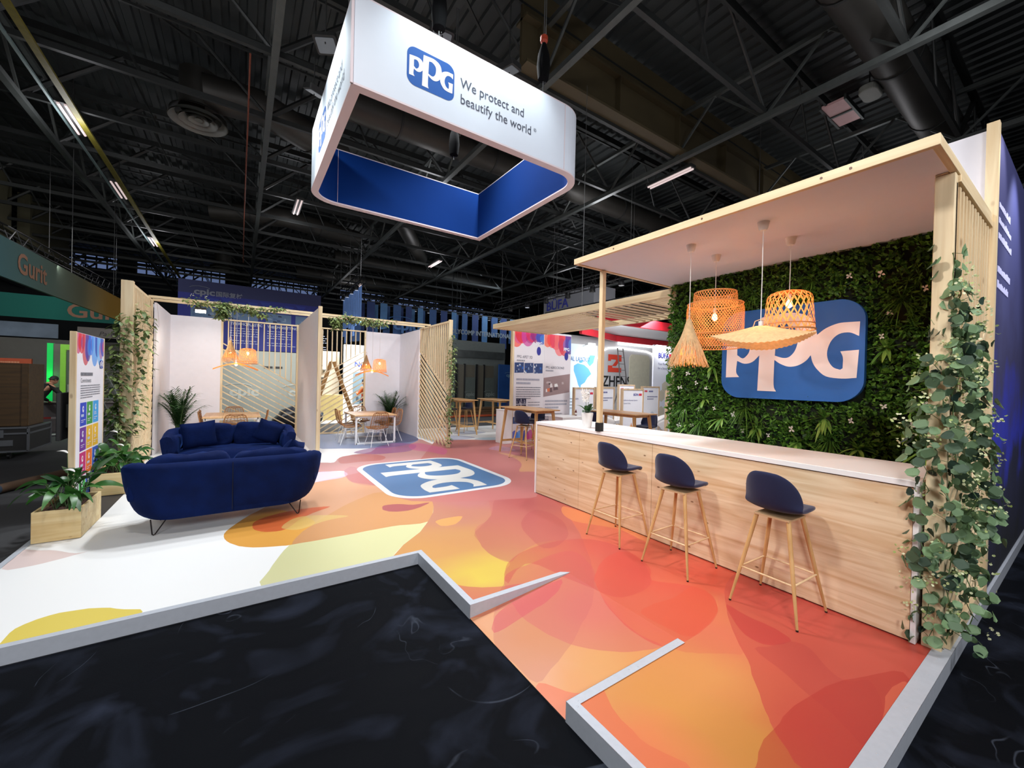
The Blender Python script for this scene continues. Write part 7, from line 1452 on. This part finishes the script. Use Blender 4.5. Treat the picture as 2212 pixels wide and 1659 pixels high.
for q in ([(0, .62), (.95, .62), (.95, .86), (0, .86)], [(0, 0), (.95, 0), (.95, .22), (0, .22)], [(.0, .22), (.30, .22), (.30, .30), (0, .30)], [(.28, .30), (.55, .30), (.80, .54), (.53, .54)], [(.0, .54), (.2, .54), (.2, .62), (0, .62)], [(.55, .54), (.95, .54), (.95, .62), (.55, .62)], [(.0, .30), (.3, .30), (.3, .32), (0, .32)]): mb.poly([E_(*p) for p in q], 0, rc)
mb.build('red_emblem', prnt_m, t)
mb = MB(); mb.box(9.5, 24, 5.0, 13.6, FZ+.003, FZ+.05); mb.build('floor_panel', mat('stand_floor', (200, 200, 204), .4), t)
t = thing('map_wall', 'white wall panel with a blue map of the Americas, lit from above', 'wall panel', (11.2, 12, 1.6))
lay = [((96, 170, 215), 1, q) for q in ([(.35, 1.95), (.55, 2.05), (.9, 2.0), (1.15, 1.85), (1.3, 1.65), (1.1, 1.5), (.95, 1.3), (.75, 1.2), (.7, 1.0), (.85, .95), (.75, 1.02), (.6, 1.2), (.5, 1.45), (.35, 1.75)], [(1.05, 2.1), (1.2, 2.4), (1.5, 2.4), (1.4, 2.1), (1.2, 1.95)], [(.9, .9), (1.15, .85), (1.35, .65), (1.2, .4), (1.05, .1), (.95, .35), (.85, .65)], [(-.1, 2.0), (.15, 1.95), (.1, 1.75), (-.1, 1.7)], [(.6, 2.15), (.85, 2.2), (.8, 2.08), (.65, 2.06)])]
mb = MB(); print_on(mb, lambda u, v: (10.35+u, 11.6, .5+v*1.0), 1.62, 2.75, lay, base=lin((216, 228, 238))); mb.box(10.35, 11.97, 11.604, 11.7, FZ+.05, 3.3, 0, lin((216, 228, 238)))
mb.build('panel', prnt_m, t)
mb = MB(); mb.text('GLOBAL LAYOUT', .25, Matrix.Translation((10.0, 11.59, 2.98-.35)) @ RX, 0, lin((50, 110, 170)), sx=.78); lines(mb, lambda u, v: (u, 11.59, v), 10.45, 1.15, .5, 4, .12, .03, (120, 130, 140), 6); lines(mb, lambda u, v: (u, 11.59, v), 10.95, 1.15, .4, 4, .12, .03, (120, 130, 140), 7); mb.build('lettering', prnt_m, t)
light('SPOT', 'map_wall_light', (11.1, 11.0, 3.5), 9, (.9, .97, 1), .05, (11.2, 11.6, 2.4), 1.4, .7)
t = thing('wall_spotlight', 'small white spotlight above the map wall', 'spotlight', (11.2, 11.2, 3.3))
mb = MB(); mb.tube([(11.2, 11.6, 3.25), (11.1, 11.2, 3.3)], .02, 6); mb.box(10.95, 11.35, 11.1, 11.25, 3.24, 3.32); mb.build('housing', whitemetal, t)
# hexagon board
t = thing('hexagon_board', 'white standing board with green and beige hexagons beside the green wall', 'display board', (13.6, 8.2, 1.6))
lay = []
def hexg(u, v, r, c): lay.append((c, 1, [(u+r*sin(pi/3*k), v+r*cos(pi/3*k)) for k in range(6)]))
G_, B_ = (50, 120, 30), (186, 178, 160)
for u, v, c in ((.95, 1.98, G_), (.72, 1.65, B_), (1.14, 1.65, B_), (.50, 1.32, B_), (.93, 1.32, G_), (1.14, 1.0, B_), (.5, .72, B_), (.72, .40, G_)): hexg(u, v, .225, c)
mb = MB(); print_on(mb, lambda u, v: (12.5+u, 9.3, .05+v), 1.6, 3.2, lay, base=lin((206, 208, 220))); mb.box(12.5, 14.1, 9.304, 9.36, FZ+.06, 3.25, 0, lin((206, 208, 220))); mb.build('panel', prnt_m, t)
M7 = lambda x, z: Matrix.Translation((x, 9.29, z)) @ RX
mb = MB(); mb.text('BÜFA', .26, M7(12.75, 2.78), 0, lin((40, 44, 130)), bold=.008); mb.text('Your Partner', .12, M7(12.75, 2.52), 0, lin((60, 60, 120))); mb.text('for a Sustainable', .12, M7(12.75, 2.36), 0, lin((60, 60, 120))); mb.poly([(13.4, 9.29, 2.80), (13.85, 9.29, 2.80), (13.85, 9.29, 2.95), (13.4, 9.29, 2.95)], 0, lin((200, 40, 60))); mb.build('lettering', prnt_m, t)
# framed boards
oakf = wood('frame_oak', 'z', (200, 172, 140), (176, 146, 112), knots=0)
def fboard(label, x, y, w, h, z0=-.05, txt=None, rz=0, fire=False):
    t = thing('framed_board', label, 'display board', (0, 0, 0), group='oak framed display boards')
    mb = MB(); mb.box(-w/2+.04, w/2-.04, -.01, .03, 0, h-.04); mb.build('panel', mat('board_face', (224, 222, 228), .5, var=.01), t)
    mb = MB(); mb.box(-w/2, -w/2+.045, -.03, .06, 0, h); mb.box(w/2-.045, w/2, -.03, .06, 0, h); mb.box(-w/2+.045, w/2-.045, -.03, .06, h-.045, h); mb.build('frame', oakf, t)
    mb = MB(); M6 = lambda a, z: Matrix.Translation((a, -.014, z)) @ RX
    if txt:
        mb.text('BÜFA', .10, M6(.02*w, h-.22), 0, lin((60, 60, 140)), bold=.003); mb.poly([(w*.28, -.014, h-.22), (w*.42, -.014, h-.22), (w*.42, -.014, h-.15), (w*.28, -.014, h-.15)], 0, lin((200, 50, 70)))
        mb.text(txt, .062, M6(-w*.42, h-.38), 0, lin((80, 80, 130)), sx=.85)
        mb.text('Optimal Safety', .062, M6(-w*.42, h-.47), 0, lin((130, 130, 150)), sx=.85) if fire else None
    else:
        mb.poly([(-w*.36, -.014, h-.2), (-w*.2, -.014, h-.2), (-w*.2, -.014, h-.14), (-w*.36, -.014, h-.14)], 0, lin((200, 60, 80)))
        lines(mb, lambda u, v: (u, -.015, v), -w*.12, h-.2, w*.4, 1, .05, .05, (90, 90, 140), 3); lines(mb, lambda u, v: (u, -.015, v), -w*.2, h-.38, w*.6, 2, .08, .035, (120, 120, 150), 5)
        mb.poly([(w*.1+.12*cos(a), -.014, h*.42+.16*sin(a)) for a in [2*pi*i/14 for i in range(14)]], 0, lin((196, 200, 210)))
    if fire:
        for k in range(7):
            x_ = -.14+.05*k; hh = .18+.16*((k*37) % 5)/5; mb.poly([(x_-.05, -.0145, .25), (x_+.05, -.0145, .25), (x_+.04, -.0145, .35+hh*.4), (x_-.01, -.0145, .35+hh), (x_-.045, -.0145, .35+hh*.5)], 0, lin([(236, 170, 60), (240, 200, 110), (220, 130, 50)][k % 3]))
    mb.build('lettering', prnt_m, t)
    t.location = (x, y, FZ+.05+z0*0); t.rotation_euler[2] = rz; return t
fboard('oak framed board about fire retardant systems with a flame picture, behind the high table', 10.1, 8.25, 1.0, 1.70, txt='BÜFA-Fire Retardant Systems', fire=True)
fboard('oak framed board with a pale glass picture, left of the flame board', 10.15, 9.45, .9, 1.72)
fboard('oak framed board partly hidden behind the orchid', 9.05, 9.3, .9, 1.70, txt='BÜFA')
fboard('small oak framed board far behind the flame board', 12.6, 10.6, .95, 1.82)
fboard('oak framed board with a ring picture, right of the flame board', 11.9, 8.95, .95, 1.78)
fboard('oak framed board cut off by the green wall', 10.75, 7.15, 1.0, 1.68, txt='UP-')
# white shell chairs
def shellchair(label):
    t = thing('shell_chair', label, 'chair', (0, 0, 0), group='white shell chairs on the right hand stand')
    mb = MB(); mb.grid(lambda u, v: ((.27*v)*cos(2*pi*u)*1.0, (.25*v)*sin(2*pi*u), .46-.02*(1-v)+(.34*max(0, v-.45)*(1.25-.75*cos(2*pi*u)) if 1 else 0)), 28, 9, cu=True)
    o = mb.build('seat_shell', white_gloss, t, smooth='all'); s = o.modifiers.new('s', 'SOLIDIFY'); s.thickness = .015
    for sx in (-1, 1):
        for sy in (-1, 1): mb = MB(); mb.tube([(sx*.1, sy*.1, .45), (sx*.23, sy*.22, .005)], [.013, .009], 8); mb.build('leg', oakm, t, smooth=True)
    return t
sc = shellchair('white shell chair on oak legs nearest the green wall, below the flame board'); sc.location = (10.9, 7.6, FZ+.05); sc.rotation_euler[2] = 1.2
dup(sc, (11.7, 8.5, FZ+.05), 2.5, 'white shell chair behind the flame board, below the ring picture')
dup(sc, (11.0, 9.6, FZ+.05), 3.4, 'white shell chair in front of the pale glass picture board')
dup(sc, (9.5, 8.7, FZ+.05), .3, 'white shell chair seen through the legs of the high table')
t = thing('white_round_table', 'white round table among the white shell chairs', 'table', (12.0, 7.6, FZ+.05))
mb = MB(); mb.lathe([(.001, .72), (.45, .72), (.45, .74), (.001, .74)], 32, (12.0, 7.6, FZ+.05), caps=False); mb.build('table_top', white_gloss, t)
for a in (.3, 1.87, 3.44, 5.0): mb = MB(); mb.tube([(12.0+.12*cos(a), 7.6+.12*sin(a), FZ+.77), (12.0+.33*cos(a), 7.6+.33*sin(a), FZ+.055)], [.02, .013], 8); mb.build('leg', dark_steel, t)
# aluminium ladders on the right
def aladder(label, x, y, h, lean, w):
    t = thing('stepladder', label, 'ladder', (x, y, FZ+.05))
    for s in (-1, 1):
        for e in (-1, 1):
            mb = MB(); mb.beam((x+s*w*.35, y+e*.03, FZ+.05+h*.5), (x+s*w*.62, y+e*.55, FZ+.055), .03, .05); mb.build('rail', al2, t)
        mb = MB(); mb.beam((x+s*w*.35, y-.03, FZ+.05+h*.45), (x+s*w*.28+lean, y-.03, FZ+.05+h), .028, .045); mb.build('rail', al2, t)
    for k in range(5):
        q = (k+1)/6; xx = w*(.35+.27*(1-q)); z = FZ+.05+h*.5*q; yy = .55-.52*q; mb = MB(); mb.tube([(x-xx, y-yy, z), (x+xx, y-yy, z)], .015, 6); mb.build('rung', al2, t)
    for k in range(6):
        q = (k+.5)/6; z = FZ+.05+h*(.5+.5*q); mb = MB(); mb.tube([(x-w*.33+lean*q, y-.03, z), (x+w*.33+lean*q, y-.03, z)], .015, 6); mb.build('rung', al2, t)
al2 = mat('grey_alu', (110, 106, 106), .4, .4)
aladder('tall aluminium stepladder in front of the red company emblem', 14.9, 12.7, 3.5, -.35, .66)
aladder('tall aluminium stepladder at the right of the cream door panel', 17.2, 12.5, 3.4, .3, .62)
# ================================================================== ducts, diffusers, ceiling lights
duct = mat('duct_metal', (58, 56, 52), .5, .4, var=.12, scale=2)
def ductp(label, pts, r):
    t = thing('air_duct', label, 'air duct', pts[0]); mb = MB()
    P0 = [V(p) for p in pts]; fine = []; rs = []
    for a, b in zip(P0, P0[1:]):
        n = max(2, int((b-a).length/.12))
        for i in range(n): fine.append(a.lerp(b, i/n)); rs.append(r*(1+.012*(i % 2)))
    fine.append(P0[-1]); rs.append(r)
    mb.tube(fine, rs, 20); mb.build('pipe', duct, t, smooth=True)
    for a, b in zip(P0, P0[1:]):
        L = (b-a).length; k = 1.5
        while k < L: p = a.lerp(b, k/L); d = (b-a).normalized()*.03; mb = MB(); mb.tube([p-d, p+d], r*1.06, 20); mb.build('joint_ring', dark_steel, t, smooth=True); k += 3.0
    return t
ductp('wide round air duct seen through the hanging sign, running to the right', [(2.0, 11.05, 8.8), (30, 11.2, 8.8)], .36)
ductp('round air duct above the bar canopy at the upper right', [(7.0, 2.65, 8.9), (26, 2.65, 8.9)], .42)
ductp('air duct with a taper leading to the big ceiling diffuser at the left', [(-.9, 12.9, 8.9), (.3, 12.9, 9.0), (2.6, 14.2, 9.0)], .42)
ductp('low air duct left of the hanging sign, far off', [(-1.2, 22.0, 8.9), (1.6, 21.4, 9.1), (5, 22.4, 9.1)], .42)
ductp('far air duct behind the lower corner of the hanging sign', [(4.4, 25.4, 8.8), (24, 25.4, 8.8)], .40)
ductp('farthest air duct low above the blue ribbons', [(3, 31, 8.9), (30, 31, 8.9)], .45)
ductp('slanting air duct below the corner of the hanging sign', [(5.0, 16.5, 8.9), (8.6, 22.5, 8.8)], .35)
def diffuser(label, x, y, z, R):
    t = thing('ceiling_diffuser', label, 'ceiling diffuser', (x, y, z)); m = dim('diffuser_grey', (112, 112, 106), .5)
    for k, (ra, rb) in enumerate(((R, R*.80), (R*.68, R*.48), (R*.38, R*.18))):
        mb = MB(); mb.lathe([(ra, 0+.02*k), (rb, .13+.02*k), (rb-.02, .13+.02*k), (ra-.02, -.01+.02*k)], 36, (x, y, z), caps=False); mb.build('cone_ring', m, t, smooth=True)
    mb = MB(); mb.lathe([(R*.95, .16), (R*.95, .17), (R*.66, .30), (R*.66, 1.2)], 30, (x, y, z), caps=False); mb.build('plenum', duct, t, smooth=True)
    mb = MB(); mb.lathe([(.001, .05), (R*.14, .05), (R*.05, .15)], 20, (x, y, z), caps=False); mb.build('centre_cone', m, t, smooth=True)
diffuser('large round ceiling diffuser at the upper left', -1.0, 13.1, 8.2, .62)
diffuser('smaller round ceiling diffuser far off above the blue banner wall', -.95, 31.0, 8.3, .8)
diffuser('round ceiling diffuser far off to the right of the first two', 9.6, 27.5, 8.3, .7)
tube_m = mat('hall_tube', (200, 180, 180), .4, emit=(1, .80, .78), es=.55)
def clight(label, x, y, z, L=1.3, ax='x', em=None):
    t = thing('ceiling_light', label, 'ceiling light', (x, y, z)); d = (L/2, .12) if ax == 'x' else (.12, L/2)
    mb = MB(); mb.box(x-d[0], x+d[0], y-d[1], y+d[1], z, z+.08); mb.build('housing', dark_steel, t)
    for s in (-.06, .06):
        mb = MB(); mb.tube([(x-d[0]*.95, y+s, z-.02), (x+d[0]*.95, y+s, z-.02)] if ax == 'x' else [(x+s, y-d[1]*.95, z-.02), (x+s, y+d[1]*.95, z-.02)], .028, 8); mb.build('tube', em or tube_m, t)
    mb = MB(); mb.tube([(x, y, z+.08), (x, y, 9.2)], .012, 5); mb.build('suspension', dark_steel, t)
for x, y, lb in ((-3.5, 14.2, 'lit twin tube ceiling light beside the yellow cable tray, nearest one'), (-3.5, 18.7, 'second lit tube ceiling light along the yellow cable tray'), (-3.5, 25, 'third lit tube ceiling light along the yellow cable tray'), (10.4, 7.35, 'lit tube ceiling light under the brown girder, above the canopy'), (1.6, 16.5, 'small lit ceiling light below the left corner of the hanging sign'), (8.4, 20, 'lit ceiling light right of the lower corner of the hanging sign'), (6.4, 28, 'far lit ceiling light above the blue ribbons')):
    clight(lb, x, y, 7.9, 1.5, 'y')
for x, y in ((-3.5, 14.2), (-3.5, 25), (10.4, 10.0), (1.6, 18.5), (8.4, 20), (6.4, 30), (-9, 19), (16, 4.5), (5.1, 12.6), (-1.5, 7), (16, 18), (9.0, 1.5)):
    light('POINT', 'hall_fill_light', (x, y, 7.6), HALL, (.95, .95, 1), .5)  # added ambient fill under the roof, mostly without fixtures
t = thing('roof_hatch', 'reddish lit roof hatch at the upper right above the canopy', 'roof hatch', (13.6, 4.2, 9.3))
mb = MB(); mb.box(13.0, 14.3, 4.0, 4.5, 9.4, 9.46); mb.build('pane', mat('hatch_glow', (150, 110, 110), .5, emit=(.8, .5, .5), es=.10), t)
mb = MB(); mb.box(12.95, 14.35, 3.95, 4.0, 9.36, 9.5); mb.box(12.95, 14.35, 4.5, 4.55, 9.36, 9.5); mb.box(13.6, 13.66, 4.0, 4.5, 9.36, 9.42); mb.build('frame', lattice, t)
t = thing('emergency_light', 'oval white hall lamp hanging above the right part of the canopy', 'hall lamp', (11.9, 3.2, 8.6))
mb = MB(); mb.prism(rrect(11.6, 12.2, 3.0, 3.35, .15, 5), 8.55, 8.7); mb.build('body', dim('oval_lamp', (120, 122, 116), .5), t, bevel=.02)
mb = MB(); mb.tube([(11.9, 3.2, 8.7), (11.9, 3.2, 9.9)], .015, 5); mb.build('suspension', dark_steel, t)
t = thing('orange_rope', 'long orange rope hanging from the roof left of the hanging sign', 'rope', (-.15, 9.6, 8))
mb = MB(); mb.tube([(.05, 9.55, 8.1), (.04, 12, 8.0), (.0, 19, 7.9), (0, 26, 7.8)], .018, 6); mb.build('strand', dim('rope_orange', (120, 58, 36)), t)
t = thing('suspension_cable', 'thin steel cable hanging behind the left end of the canopy', 'cable', (5.6, 5.8, 8))
mb = MB(); mb.tube([(6.0, 6.3, 8.1), (6.0, 6.3, 3.25)], .006, 5); mb.build('strand', chainm, t)
